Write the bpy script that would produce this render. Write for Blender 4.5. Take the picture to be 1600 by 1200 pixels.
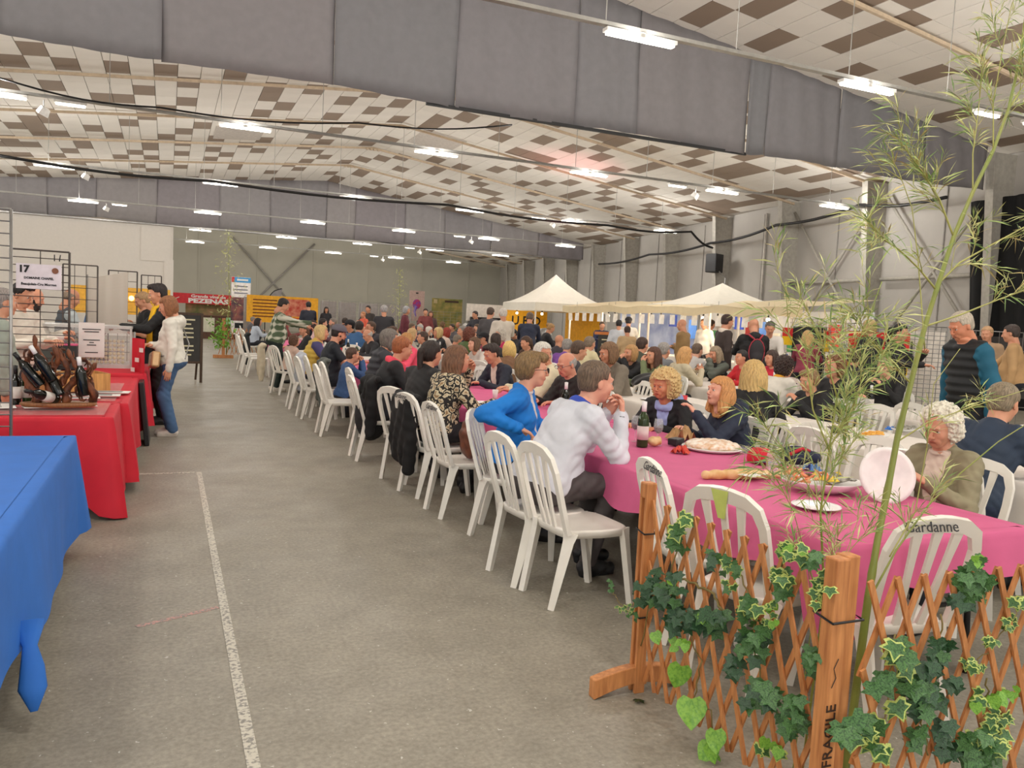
import bpy, bmesh, math, random
import numpy as np
from mathutils import Vector, Matrix
for o in list(bpy.data.objects): bpy.data.objects.remove(o)
C = bpy.context.scene
COL = C.collection
PI = math.pi
rnd = random.Random(7)
# ------------------------------------------------------------ camera
CR = np.array([[0.9180778563362169, -0.014246035701768881, -0.39614403967733847],
               [-0.39333055468877326, 0.09138721066188969, -0.9148439497945327],
               [0.04923539837676509, 0.9957135271724611, 0.07829717333632114]])
EYE = np.array([0, 0, 1.6]); FPX = 1251.33
cd = bpy.data.cameras.new('camera'); cam = bpy.data.objects.new('camera', cd); COL.objects.link(cam)
M4 = Matrix.Identity(4)
for i_ in range(3):
    for j_ in range(3): M4[i_][j_] = CR[i_][j_]
    M4[i_][3] = EYE[i_]
cam.matrix_world = M4
cd.sensor_width = 36; cd.lens = FPX / 1600 * 36; cd.clip_start = .05; cd.clip_end = 300
C.camera = cam
# ------------------------------------------------------------ light and exposure
w = bpy.data.worlds.new('world'); C.world = w; w.use_nodes = True
w.node_tree.nodes['Background'].inputs[0].default_value = (1, .985, .96, 1)
w.node_tree.nodes['Background'].inputs[1].default_value = 1.0
C.view_settings.view_transform = 'Standard'; C.view_settings.look = 'None'
C.view_settings.exposure = 0.27; C.view_settings.gamma = 1
C.view_settings.use_curve_mapping = False
LZ = 5.5
LROWS = [-8.3, .7, 9.7, 18.75, 27.7, 36.6, 45.2, 53.9]
LONG = [-11.8, -7.5, -3.15, 1.5, 5.85, 10.0, 14.25, 18.4]
SHORT = [-1.85, 12.75]
LUM_W = 250
def area(name, x, y, z, sx, sy, watts, up=False, col=(1, .955, .89)):
    d = bpy.data.lights.new(name, 'AREA'); d.shape = 'RECTANGLE'; d.size = sx; d.size_y = sy
    d.energy = watts; d.color = col
    o = bpy.data.objects.new(name, d); COL.objects.link(o); o.location = (x, y, z)
    if up: o.rotation_euler = (PI, 0, 0)
    return o
# one luminaire: downlight lobe plus a wide indirect lobe towards the ceiling
ld = bpy.data.lights.new('luminaire', 'POINT'); ld.energy = LUM_W; ld.color = (1, .965, .915); ld.shadow_soft_size = .22; ld.use_nodes = True
nt_ = ld.node_tree; em_ = nt_.nodes['Emission']; ge_ = nt_.nodes.new('ShaderNodeNewGeometry'); se_ = nt_.nodes.new('ShaderNodeSeparateXYZ')
nt_.links.new(ge_.outputs['Incoming'], se_.inputs[0]); rp_ = nt_.nodes.new('ShaderNodeMapRange'); rp_.inputs[1].default_value = -1; rp_.inputs[2].default_value = 1; nt_.links.new(se_.outputs['Z'], rp_.inputs[0])
cr_ = nt_.nodes.new('ShaderNodeValToRGB'); nt_.links.new(rp_.outputs[0], cr_.inputs[0]); nt_.links.new(cr_.outputs[0], em_.inputs['Strength'])
LOBE = [(0., .85), (.25, .75), (.42, .62), (.50, .70), (.56, 1.0), (.64, 1.0), (.73, .68), (.84, .42), (1., .28)]   # straight down ... level ... straight up
el_ = cr_.color_ramp.elements
el_[0].position, el_[0].color = 0, (LOBE[0][1],) * 3 + (1,); el_[1].position, el_[1].color = 1, (LOBE[-1][1],) * 3 + (1,)
for p_, v_ in LOBE[1:-1]:
    q_ = el_.new(p_); q_.color = (v_,) * 3 + (1,)
for y_ in LROWS:
    for x_ in LONG:
        if x_ > 18 and y_ < 10: continue
        o_ = bpy.data.objects.new('luminaire', ld); COL.objects.link(o_); o_.location = (x_, y_, LZ + .02)
sl_ = bpy.data.lights.new('stage_light', 'SPOT'); sl_.energy = 260; sl_.color = (1, .25, .3); sl_.spot_size = 1.2; sl_.spot_blend = 1.; sl_.shadow_soft_size = .1
so_ = bpy.data.objects.new('stage_light', sl_); COL.objects.link(so_); so_.location = (13.5, 26.5, 3.6); so_.rotation_euler = (PI, 0, 0)
# ------------------------------------------------------------ helpers
def ray(x, y):
    v = CR @ np.array([x - 800, 600 - y, -FPX]); return v / np.linalg.norm(v)
def atz(x, y, z=0.):
    d = ray(x, y); return Vector(EYE + d * ((z - 1.6) / d[2]))
def aty(x, y, Y):
    d = ray(x, y); return Vector(EYE + d * (Y / d[1]))
def atx(x, y, X):
    d = ray(x, y); return Vector(EYE + d * (X / d[0]))
def lin(c):
    return tuple(((v / 255) / 12.92 if v / 255 <= .04045 else ((v / 255 + .055) / 1.055) ** 2.4) for v in c[:3]) + (1,)
MC = {}
def mat(rgb, rough=.6, kind='plain', metal=0., s=30., b=.15, var=.12, rgb2=None, trans=0., emit=0., name=None, alpha=None):
    key = (rgb, rough, kind, metal, s, b, var, rgb2, trans, emit, alpha)
    if key in MC: return MC[key]
    m = bpy.data.materials.new(name or kind); m.use_nodes = True; MC[key] = m
    nt = m.node_tree; N = nt.nodes; L = nt.links; P = N['Principled BSDF']
    col = lin(rgb); P.inputs['Base Color'].default_value = col
    P.inputs['Roughness'].default_value = rough; P.inputs['Metallic'].default_value = metal
    if trans: P.inputs['Transmission Weight'].default_value = trans; P.inputs['IOR'].default_value = 1.45
    if alpha is not None: P.inputs['Alpha'].default_value = alpha
    if emit:
        P.inputs['Emission Color'].default_value = lin(rgb); P.inputs['Emission Strength'].default_value = emit
        return m
    if trans: return m
    tc = N.new('ShaderNodeTexCoord'); mp = N.new('ShaderNodeMapping'); L.new(tc.outputs['Object'], mp.inputs[0])
    def noise(sc, det=4, inp=None):
        n = N.new('ShaderNodeTexNoise'); n.inputs['Scale'].default_value = sc; n.inputs['Detail'].default_value = det
        L.new((inp or mp.outputs[0]), n.inputs['Vector']); return n
    def ramp(src, stops):
        r = N.new('ShaderNodeValToRGB'); e = r.color_ramp.elements
        e[0].position, e[0].color = stops[0][0], stops[0][1]; e[1].position, e[1].color = stops[-1][0], stops[-1][1]
        for p_, c_ in stops[1:-1]:
            q = e.new(p_); q.color = c_
        L.new(src, r.inputs[0]); L.new(r.outputs[0], P.inputs['Base Color']); return r
    dk = tuple(v * (1 - var) for v in col[:3]) + (1,); lt = tuple(min(1, v * (1 + var)) for v in col[:3]) + (1,)
    c2 = lin(rgb2) if rgb2 else dk
    bsrc = None
    if kind == 'plain':
        n = noise(s * .3); ramp(n.outputs[0], [(.3, dk), (.7, lt)]); bsrc = noise(s, 3).outputs[0]
    elif kind == 'hair':
        mp.inputs['Scale'].default_value = (1, 1, .12)
        n = noise(s * 5, 3); ramp(n.outputs[0], [(.36, c2 if rgb2 else tuple(v * (.38 + .35 * min(1, col[0] * 1.6)) for v in col[:3]) + (1,)), (.62, lt)]); bsrc = n.outputs[0]
    elif kind == 'wood':
        mp.inputs['Scale'].default_value = (12, 12, 1.2)
        n = noise(s * .12, 5); ramp(n.outputs[0], [(.25, c2), (.75, lt)]); bsrc = n.outputs[0]
    elif kind == 'cloth':
        n = noise(6, 3); ramp(n.outputs[0], [(.3, dk), (.7, lt)]); bsrc = noise(s * .35, 5).outputs[0]
    elif kind == 'leopard':
        v = N.new('ShaderNodeTexVoronoi'); v.feature = 'DISTANCE_TO_EDGE'; v.inputs['Scale'].default_value = 19
        nn = noise(10, 3); ad = N.new('ShaderNodeMixRGB'); ad.inputs[0].default_value = .12
        L.new(mp.outputs[0], ad.inputs[1]); L.new(nn.outputs[1], ad.inputs[2]); L.new(ad.outputs[0], v.inputs['Vector'])
        ramp(v.outputs[0], [(0, c2), (.09, c2), (.13, col), (.24, col), (.3, lin((150, 120, 85)))])
    elif kind == 'plaid':
        # two crossed wide stripes
        sp = N.new('ShaderNodeSeparateXYZ'); L.new(mp.outputs[0], sp.inputs[0]); outs = []
        for ax, f in (('X', 62), ('Z', 52), ('Y', 62)):
            a = N.new('ShaderNodeMath'); a.operation = 'MULTIPLY'; a.inputs[1].default_value = f; L.new(sp.outputs[ax], a.inputs[0])
            t = N.new('ShaderNodeMath'); t.operation = 'SINE'; L.new(a.outputs[0], t.inputs[0]); outs.append(t)
        mu = N.new('ShaderNodeMath'); mu.operation = 'ADD'; L.new(outs[0].outputs[0], mu.inputs[0]); L.new(outs[1].outputs[0], mu.inputs[1])
        mu3 = N.new('ShaderNodeMath'); mu3.operation = 'MULTIPLY_ADD'; mu3.inputs[1].default_value = .25; mu3.inputs[2].default_value = .5
        L.new(mu.outputs[0], mu3.inputs[0])
        ramp(mu3.outputs[0], [(.2, c2), (.42, c2), (.5, tuple((a + b_) / 2 for a, b_ in zip(col, c2))), (.75, col)])
    elif kind == 'stripe':
        wv = N.new('ShaderNodeTexWave'); wv.bands_direction = 'Z'; wv.inputs['Scale'].default_value = s; wv.inputs['Distortion'].default_value = .3
        L.new(mp.outputs[0], wv.inputs[0]); ramp(wv.outputs[0], [(.45, col), (.55, c2)])
    elif kind == 'spots':
        v = N.new('ShaderNodeTexVoronoi'); v.inputs['Scale'].default_value = s; L.new(mp.outputs[0], v.inputs['Vector'])
        ramp(v.outputs[0], [(.25, c2), (.4, col)])
    elif kind == 'skin':
        n = noise(14, 3); ramp(n.outputs[0], [(.3, tuple(a * b_ for a, b_ in zip(col, (.97, .84, .8, 1)))), (.7, lt)]); bsrc = noise(120, 2).outputs[0]
        P.inputs['Subsurface Weight'].default_value = .08; P.inputs['Subsurface Scale'].default_value = .02
        P.inputs['Subsurface Radius'].default_value = (1, .35, .2)
    elif kind == 'leaf':
        n = noise(s, 3); ramp(n.outputs[0], [(.35, c2), (.55, col), (.8, lt)]); bsrc = n.outputs[0]
    elif kind == 'mottle':
        n = noise(s, 6); ramp(n.outputs[0], [(.35, c2), (.65, col)]); bsrc = n.outputs[0]
    if bsrc is not None and b:
        bm_ = N.new('ShaderNodeBump'); bm_.inputs['Strength'].default_value = b; bm_.inputs['Distance'].default_value = .01
        L.new(bsrc, bm_.inputs['Height']); L.new(bm_.outputs[0], P.inputs['Normal'])
    return m
def me_(name, V, F, mats, smooth=False, midx=None):
    m = bpy.data.meshes.new(name)
    m.from_pydata([tuple(v) for v in V], [], F)
    for q in (mats if isinstance(mats, (list, tuple)) else [mats]): m.materials.append(q)
    if midx is not None: m.polygons.foreach_set('material_index', midx)
    if smooth: m.polygons.foreach_set('use_smooth', [True] * len(m.polygons))
    m.update(); return m
def link(name, me, parent=None, loc=None, rot=None, scl=None):
    o = bpy.data.objects.new(name, me); COL.objects.link(o)
    if parent is not None: o.parent = parent
    if loc is not None: o.location = loc
    if rot is not None: o.rotation_euler = rot
    if scl is not None: o.scale = scl
    return o
def empty(name, label, cat, loc=(0, 0, 0), rz=0., group=None, scl=1.):
    o = bpy.data.objects.new(name, None); COL.objects.link(o); o.empty_display_size = .1
    o.location = loc; o.rotation_euler = (0, 0, rz); o.scale = (scl,) * 3
    tag(o, label, cat, group); return o
def tag(o, label=None, cat=None, group=None, kind=None):
    if label: o['label'] = label
    if cat: o['category'] = cat
    if group: o['group'] = group
    if kind: o['kind'] = kind
    return o
class MB:
    def __init__(s): s.V = []; s.F = []; s.K = []; s.k = 0
    def add(s, V, F):
        n = len(s.V); s.V += [Vector(v) for v in V]; s.F += [tuple(i + n for i in f) for f in F]; s.K += [s.k] * len(F); return s
    def box(s, c, d, R=None, taper=1., bev=0.):
        x, y, z = d[0] / 2, d[1] / 2, d[2] / 2
        V = []
        for sz in (-1, 1):
            t = 1 if sz < 0 else taper
            for sx, sy in ((-1, -1), (1, -1), (1, 1), (-1, 1)): V.append(Vector((sx * x * t, sy * y * t, sz * z)))
        if R is not None: V = [R @ v for v in V]
        V = [v + Vector(c) for v in V]
        return s.add(V, [(3, 2, 1, 0), (4, 5, 6, 7), (0, 1, 5, 4), (1, 2, 6, 5), (2, 3, 7, 6), (3, 0, 4, 7)])
    def bar(s, a, b, w, h, up=(0, 0, 1)):
        a = Vector(a); b = Vector(b); d = (b - a); L = d.length; d.normalize(); up = Vector(up)
        if abs(d.dot(up)) > .98: up = Vector((0, 1, 0))
        x = d.cross(up).normalized(); z = x.cross(d)
        R = Matrix((x, d, z)).transposed()
        return s.box((a + b) / 2, (w, L, h), R)
    def tube(s, pts, r, n=8, cap=True, flat=1.):
        pts = [Vector(p) for p in pts]; m = len(pts)
        rs = r if isinstance(r, (list, tuple)) else [r] * m
        t0 = (pts[1] - pts[0]).normalized()
        u = t0.cross(Vector((0, 0, 1)) if abs(t0.z) < .9 else Vector((1, 0, 0))).normalized()
        V = []
        for i in range(m):
            t = (pts[min(i + 1, m - 1)] - pts[max(i - 1, 0)]).normalized()
            u = (u - t * u.dot(t)).normalized(); v = t.cross(u)
            for k in range(n):
                a = 2 * PI * k / n; V.append(pts[i] + (u * math.cos(a) + v * math.sin(a) * flat) * rs[i])
        F = []
        for i in range(m - 1):
            for k in range(n):
                k2 = (k + 1) % n; F.append((i * n + k, i * n + k2, (i + 1) * n + k2, (i + 1) * n + k))
        if cap: F.append(tuple(range(n - 1, -1, -1))); F.append(tuple((m - 1) * n + k for k in range(n)))
        return s.add(V, F)
    def lathe(s, prof, c=(0, 0, 0), n=16, R=None, cap=True):
        V = []; c = Vector(c)
        for r, z in prof:
            for k in range(n):
                a = 2 * PI * k / n; v = Vector((r * math.cos(a), r * math.sin(a), z))
                V.append((R @ v if R is not None else v) + c)
        F = []
        for i in range(len(prof) - 1):
            for k in range(n):
                k2 = (k + 1) % n; F.append((i * n + k, i * n + k2, (i + 1) * n + k2, (i + 1) * n + k))
        if cap: F.append(tuple(range(n - 1, -1, -1))); F.append(tuple((len(prof) - 1) * n + k for k in range(n)))
        return s.add(V, F)
    def ball(s, c, r, n=12, R=None, m=None):
        m = m or n // 2 + 1; r = (r,) * 3 if not isinstance(r, (tuple, list)) else r; c = Vector(c)
        V = []
        for i in range(m + 1):
            th = PI * i / m
            for k in range(n):
                a = 2 * PI * k / n
                v = Vector((r[0] * math.sin(th) * math.cos(a), r[1] * math.sin(th) * math.sin(a), -r[2] * math.cos(th)))
                V.append((R @ v if R is not None else v) + c)
        F = [(i * n + k, i * n + (k + 1) % n, (i + 1) * n + (k + 1) % n, (i + 1) * n + k) for i in range(m) for k in range(n)]
        return s.add(V, F)
    def sheet(s, fn, nu, nv):
        V = [fn(i / nu, j / nv) for j in range(nv + 1) for i in range(nu + 1)]
        F = [(j * (nu + 1) + i, j * (nu + 1) + i + 1, (j + 1) * (nu + 1) + i + 1, (j + 1) * (nu + 1) + i) for j in range(nv) for i in range(nu)]
        return s.add(V, F)
    def mesh(s, name, m, smooth=False): return me_(name, s.V, s.F, m, smooth, s.K if isinstance(m, (list, tuple)) else None)
    def build(s, name, m, parent=None, smooth=False, **k): return link(name, s.mesh(name, m, smooth), parent, **k)
def bevel(o, w_=.005, seg=2):
    md = o.modifiers.new('bevel', 'BEVEL'); md.width = w_; md.segments = seg; md.limit_method = 'ANGLE'; return o
def dup(o, parent=None, loc=None, rz=None, label=None, group=None):
    c = o.copy(); COL.objects.link(c); c.parent = parent
    if loc is not None: c.location = loc
    if rz is not None: c.rotation_euler = (0, 0, rz)
    if label: c['label'] = label
    if group: c['group'] = group
    for ch in o.children:
        d = dup(ch, c)
    return c
FONTC = {}
def text(body, size, m, parent, loc, rot=(PI / 2, 0, 0), name='lettering', bold=0., ext=.001, align='CENTER', shear=0.):
    cu = bpy.data.curves.new('txt', 'FONT'); cu.body = body; cu.size = size; cu.extrude = ext; cu.align_x = align; cu.align_y = 'CENTER'
    cu.offset = bold; cu.resolution_u = 2; cu.shear = shear
    t = bpy.data.objects.new('txt', cu); COL.objects.link(t)
    dg = bpy.context.evaluated_depsgraph_get(); me = bpy.data.meshes.new_from_object(t.evaluated_get(dg))
    bpy.data.objects.remove(t); me.materials.clear(); me.materials.append(m)
    return link(name, me, parent, loc, rot)
def rotz(a): return Matrix.Rotation(a, 3, 'Z')
R_ = math.radians
WHITE_P = mat((236, 232, 222), .35, 'plain', b=.03, var=.03, name='chair_plastic')
BLACK = mat((22, 21, 22), .5, 'plain', name='black_paint')
STEEL = mat((150, 148, 145), .35, 'plain', metal=.7, b=.02, name='steel')
PAPER = mat((228, 225, 220), .7, 'plain', b=.02, var=.03, name='paper')
INK = mat((25, 25, 28), .7, 'plain', b=0, name='ink')
GLASS = mat((225, 232, 232), .04, alpha=.17, b=0, name='clear_glass')
# ------------------------------------------------------------ SETTING
def wallX(y): return 20.55 + .107 * (y - 19)
XR = 7.3
def roofz(x): return 8.2 - (.13 * (x - XR) if x > XR else .1 * (XR - x))
YN, YF, YW = 14.5, 42., 61.5
def floor_mat():
    m = bpy.data.materials.new('worn_concrete'); m.use_nodes = True; nt = m.node_tree; N = nt.nodes; L = nt.links; P = N['Principled BSDF']
    tc = N.new('ShaderNodeTexCoord')
    def noise(sc, det, rough=.6):
        n = N.new('ShaderNodeTexNoise'); n.inputs['Scale'].default_value = sc; n.inputs['Detail'].default_value = det; n.inputs['Roughness'].default_value = rough
        L.new(tc.outputs['Object'], n.inputs['Vector']); return n
    def ramp(src, a, b, ca, cb):
        r = N.new('ShaderNodeValToRGB'); r.color_ramp.elements[0].position = a; r.color_ramp.elements[1].position = b
        r.color_ramp.elements[0].color = ca; r.color_ramp.elements[1].color = cb; L.new(src, r.inputs[0]); return r
    g = lambda v: (v * 1.03, v, v * .93, 1)
    r1 = ramp(noise(.35, 6).outputs[0], .3, .7, g(.28), g(.335))
    r2 = ramp(noise(3.2, 8, .7).outputs[0], .3, .72, g(.80), g(1.08))
    r3 = ramp(noise(45, 4).outputs[0], .3, .75, g(.74), g(1.16))
    r4 = ramp(noise(34, 2).outputs[0], .70, .72, (0, 0, 0, 1), (1, 1, 1, 1))
    def mix(a, b, t, f=1.):
        x = N.new('ShaderNodeMixRGB'); x.blend_type = t; x.inputs[0].default_value = f; L.new(a, x.inputs[1]); L.new(b, x.inputs[2]); return x.outputs[0]
    c = mix(mix(r1.outputs[0], r2.outputs[0], 'MULTIPLY'), r3.outputs[0], 'MULTIPLY')
    sp = N.new('ShaderNodeMixRGB'); L.new(r4.outputs[0], sp.inputs[0]); L.new(c, sp.inputs[1]); sp.inputs[2].default_value = (.55, .53, .48, 1)
    L.new(sp.outputs[0], P.inputs['Base Color'])
    rr = ramp(noise(1.5, 5).outputs[0], .3, .7, (.42,) * 3 + (1,), (.62,) * 3 + (1,)); L.new(rr.outputs[0], P.inputs['Roughness'])
    P.inputs['Specular IOR Level'].default_value = .35
    bp = N.new('ShaderNodeBump'); bp.inputs['Strength'].default_value = .25; bp.inputs['Distance'].default_value = .004
    L.new(r3.outputs[0], bp.inputs['Height']); L.new(bp.outputs[0], P.inputs['Normal'])
    return m
def struct(name, mb, m, parent=None, smooth=False):
    o = mb.build(name, m, parent, smooth)
    if parent is None: tag(o, kind='structure')
    return o
fl = struct('floor', MB().box((2, 25, -.1), (56, 80, .2)), floor_mat())
def paint_mat(rgb, wear):
    m = bpy.data.materials.new('worn_paint'); m.use_nodes = True; nt = m.node_tree; N = nt.nodes; L = nt.links; P = N['Principled BSDF']
    tc = N.new('ShaderNodeTexCoord'); n = N.new('ShaderNodeTexNoise'); n.inputs['Scale'].default_value = 60; n.inputs['Detail'].default_value = 6
    L.new(tc.outputs['Object'], n.inputs['Vector']); r = N.new('ShaderNodeValToRGB'); e = r.color_ramp.elements
    e[0].position, e[1].position = wear, wear + .12; e[0].color = (.27, .255, .225, 1); e[1].color = lin(rgb); L.new(n.outputs[0], r.inputs[0])
    L.new(r.outputs[0], P.inputs['Base Color']); P.inputs['Roughness'].default_value = .7; return m
ln = MB().box((.3, 5.1, .0015), (.045, 6.15, .003)).box((-.45, 8.16, .0015), (1.42, .045, .003)).build('painted_line', paint_mat((205, 200, 185), .4), fl)
MB().bar((-.12, 4.25, .001), (.27, 4.42, .001), .035, .002).build('painted_line', paint_mat((200, 150, 140), .45), fl)['label'] = 'faded reddish floor mark'
# ceiling: slabs, then tiles below them
ceil_m = mat((232, 226, 217), .9, 'plain', s=4, b=.05, var=.03, name='ceiling_tile_white')
brown_m = mat((146, 128, 112), .9, 'plain', s=4, b=.05, var=.04, name='ceiling_tile_brown')
grid_m = mat((178, 170, 160), .8, 'plain', b=0, name='ceiling_grid')
Y0, Y1 = -12., YW
cs = MB()
for xa, xb in ((-24, XR), (XR, 27)):
    za, zb = roofz(xa) + .03, roofz(xb) + .03
    cs.add([(xa, Y0, za), (xb, Y0, zb), (xb, Y1, zb), (xa, Y1, za), (xa, Y0, za + .2), (xb, Y0, zb + .2), (xb, Y1, zb + .2), (xa, Y1, za + .2)],
           [(0, 3, 2, 1), (4, 5, 6, 7), (0, 1, 5, 4), (2, 3, 7, 6), (0, 4, 7, 3), (1, 2, 6, 5)])
ceil = struct('ceiling', cs, grid_m)
PX_, PY_ = .55, 1.1
BR = set(tuple(map(int, c.split(','))) for c in '''-25,37 -24,35 -23,29 -23,30 -23,34 -23,36 -22,27 -21,22 -21,28 -21,32 -21,36 -20,20 -20,25 -20,26 -20,31 -20,37 -19,19 -19,22 -19,29 -19,30 -19,33 -18,20 -18,27 -17,23 -17,28 -17,32 -17,36 -16,20 -16,23 -16,26 -16,31 -16,34 -16,37 -15,22 -15,25 -15,29 -15,30 -15,32 -15,35 -14,20 -14,24 -14,28 -14,33 -13,21 -13,23 -13,27 -13,29 -13,31 -13,34 -12,26 -11,20 -11,28 -11,30 -11,32 -11,35 -10,31 -9,21 -9,22 -9,24 -9,29 -9,33 -9,34 -8,23 -8,28 -8,30 -8,37 -7,21 -7,25 -6,35 -5,22 -5,24 -5,27 -5,29 -5,33 -4,21 -4,26 -4,28 -4,30 -4,32 -4,34 -4,37 -3,23 -3,25 -3,31 -2,22 -1,24 -1,28 -1,32 -1,35 0,27 0,31 0,36 1,23 1,24 1,30 1,33 1,34 2,22 2,29 3,25 3,26 3,31 3,35 3,37 4,12 4,22 4,28 4,36 5,11 5,23 5,29 5,30 5,33 5,34 6,20 6,28 6,37 7,10 7,12 7,22 7,24 7,31 7,35 7,36 8,9 8,24 8,27 8,29 8,34 9,10 9,11 9,20 9,22 9,24 9,26 9,30 9,33 10,20 10,21 10,25 10,31 10,35 11,12 11,22 11,28 11,31 11,36 12,9 12,20 12,27 12,32 12,33 13,11 13,23 13,26 13,29 13,34 14,10 14,19 14,21 14,22 14,31 15,20 15,24 15,25 15,27 15,28 15,30 15,32 15,35 16,17 16,18 16,26 16,29 16,34 17,12 17,19 17,20 17,24 17,27 17,31 17,36 18,11 18,19 18,20 18,25 18,30 18,32 18,35 19,18 19,21 19,23 19,28 20,26 21,12 21,17 21,18 21,24 21,25 21,27 21,29 21,34 22,20 22,21 22,23 22,24 22,32 22,35 23,19 23,21 23,22 23,23 23,26 23,28 23,33 24,17 24,24 24,25 24,29 24,31 25,19 25,25 25,26 25,28 25,34 25,36 26,23 26,32 26,35 27,32 27,33 28,36'''.split())
def is_brown(i, j):
    if 16 * PY_ < j * PY_ < 40 and i < 22 and i > -20:
        return (i, j) in BR
    if (i, j) in BR: return True
    if j < 14 and i > 0 and (i, j) not in BR and j > 10: return False
    h = (i * 73856093 ^ j * 19349663) & 0xffff
    return (h * 2654435761 >> 7) % 100 < (25 if j > 14 else 12)
def tile_mesh(m, sl):
    x, y = PX_ / 2 - .006, PY_ / 2 - .006
    return MB().box((0, 0, 0), (2 * x, 2 * y, .02)).mesh('ceiling_tile', m)
TM = {b: tile_mesh(brown_m if b else ceil_m, 0) for b in (0, 1)}
camv = -CR[:, 2]
cells = []; rest = {0: MB(), 1: MB()}
for i in range(-44, 36):
    for j in range(-11, 56):
        x = XR + (i + .5) * PX_; y = (j + .5) * PY_
        if x > wallX(y) - .2 or x < -23.8: continue
        z = roofz(x); b = int(is_brown(i, j))
        v = np.array([x, y, z]) - EYE; c = CR.T @ v; vis = 0
        if c[2] < -1:
            px = 800 + FPX * c[0] / -c[2]; py = 600 - FPX * c[1] / -c[2]
            if -20 < px < 1620 and -20 < py < 600: vis = 1
        hid = (y > YN and z > 1.6 + (5.55 - 1.6) / YN * y)
        d = np.linalg.norm(v)
        cells.append(((0 if (vis and not hid) else 1000) + d, x, y, z, b))
cells.sort()
sR, sL = math.atan(.13), -math.atan(.1)
for n, (k, x, y, z, b) in enumerate(cells):
    a = sR if x > XR else sL
    if n < 300:
        link('ceiling_tile', TM[b], ceil, (x, y, z - .004), (0, a, 0))
    else:
        Rm = Matrix.Rotation(a, 3, 'Y'); hx, hy = PX_ / 2 - .006, PY_ / 2 - .006
        q = [Vector((x, y, z)) + Rm @ Vector((sx * hx, sy * hy, sz)) for sz in (-.012, .006) for sx, sy in ((-1, -1), (1, -1), (1, 1), (-1, 1))]
        rest[b].add(q, [(3, 2, 1, 0), (0, 1, 5, 4), (1, 2, 6, 5), (2, 3, 7, 6), (3, 0, 4, 7)])
for b in (0, 1):
    o = rest[b].build('ceiling_tile', brown_m if b else ceil_m, ceil); o['kind'] = 'stuff'
    o['label'] = 'brown ceiling tiles further off' if b else 'white ceiling tiles further off'
# flush panels in the ceiling
for x, y in ((2.2, 30.2), (8.9, 28.6)):
    MB().box((0, 0, 0), (1.6, 2.2, .02)).build('radiant_panel', mat((196, 187, 178), .8, b=.02, name='panel_grey'), ceil, loc=(x, y, roofz(x) - .02), rot=(0, sR if x > XR else sL, 0))
# rafters under the ceiling
raf_m = mat((196, 176, 150), .7, b=.02, name='rafter_paint')
for y in (-6, -1.6, 2.7, 7.0, 11.3, 18.9, 23.0, 27.4, 31.7, 36.0, 46., 50., 55., 59.):
    t = MB(); xw = wallX(y)
    t.bar((-23.5, y, roofz(-23.5) - .12), (XR, y, roofz(XR) - .12), .07, .07).bar((XR, y, roofz(XR) - .12), (xw - .3, y, roofz(xw) - .12), .07, .07)
    for k in (-.22, -.07, .07, .22): t.box((XR + k, y, roofz(XR) - .17), (.1, .16, .07))
    struct('trim_rafter', t, raf_m)
# walls
wall_m = mat((176, 171, 164), .85, 'plain', s=5, b=.03, var=.04, name='grey_wall_panel')
far_m = mat((178, 174, 160), .85, 'plain', s=3, b=.03, var=.04, name='far_wall_panel')
def wallpt(y, z, off=0.): return Vector((wallX(y) - off, y, z))
wr = MB(); ys = [Y0, YW]
wr.add([wallpt(Y0, 0), wallpt(YW, 0), wallpt(YW, 7.4), wallpt(Y0, 7.4), wallpt(Y0, 0, -.2), wallpt(YW, 0, -.2), wallpt(YW, 7.4, -.2), wallpt(Y0, 7.4, -.2)],
       [(0, 3, 2, 1), (4, 5, 6, 7), (3, 7, 6, 2), (0, 1, 5, 4), (0, 4, 7, 3), (1, 2, 6, 5)])
WR = struct('wall_right', wr, wall_m)
dirw = Vector((.107, 1, 0)).normalized(); nw = Vector((-1, .107, 0)).normalized()
def colpt(y, z, out, along=0.):
    return Vector((wallX(y), y, z)) + nw * out + dirw * along
col_m = mat((168, 163, 153), .7, b=.02, name='column_paint')
seam_m = mat((150, 146, 140), .8, b=0, name='panel_seam')
for y in (9.9, 14.3, 18.75, 23.0, 27.4, 31.7, 36.0, 40.2, 44.4, 48.6, 52.8, 57.0):
    t = MB(); zt = roofz(wallX(y)) - .05
    bo, to = .38, .85
    for z0, z1, a, b in ((0, zt, bo, to),):
        # web
        t.add([colpt(y, z0, 0, -.01), colpt(y, z0, a, -.01), colpt(y, z1, b, -.01), colpt(y, z1, 0, -.01), colpt(y, z0, 0, .01), colpt(y, z0, a, .01), colpt(y, z1, b, .01), colpt(y, z1, 0, .01)],
              [(0, 1, 2, 3), (7, 6, 5, 4), (0, 4, 5, 1), (1, 5, 6, 2), (2, 6, 7, 3)])
        # inner flange
        t.add([colpt(y, z0, a, -.12), colpt(y, z0, a, .12), colpt(y, z1, b, .12), colpt(y, z1, b, -.12), colpt(y, z0, a + .03, -.12), colpt(y, z0, a + .03, .12), colpt(y, z1, b + .03, .12), colpt(y, z1, b + .03, -.12)],
              [(3, 2, 1, 0), (4, 5, 6, 7), (0, 1, 5, 4), (1, 2, 6, 5), (2, 3, 7, 6), (3, 0, 4, 7)])
    struct('column', t, col_m, WR)
    s_ = MB().bar(colpt(y + 2.1, .1, .01), colpt(y + 2.1, 6.2, .01), .05, .03); struct('panel_seam', s_, seam_m, WR)
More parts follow.
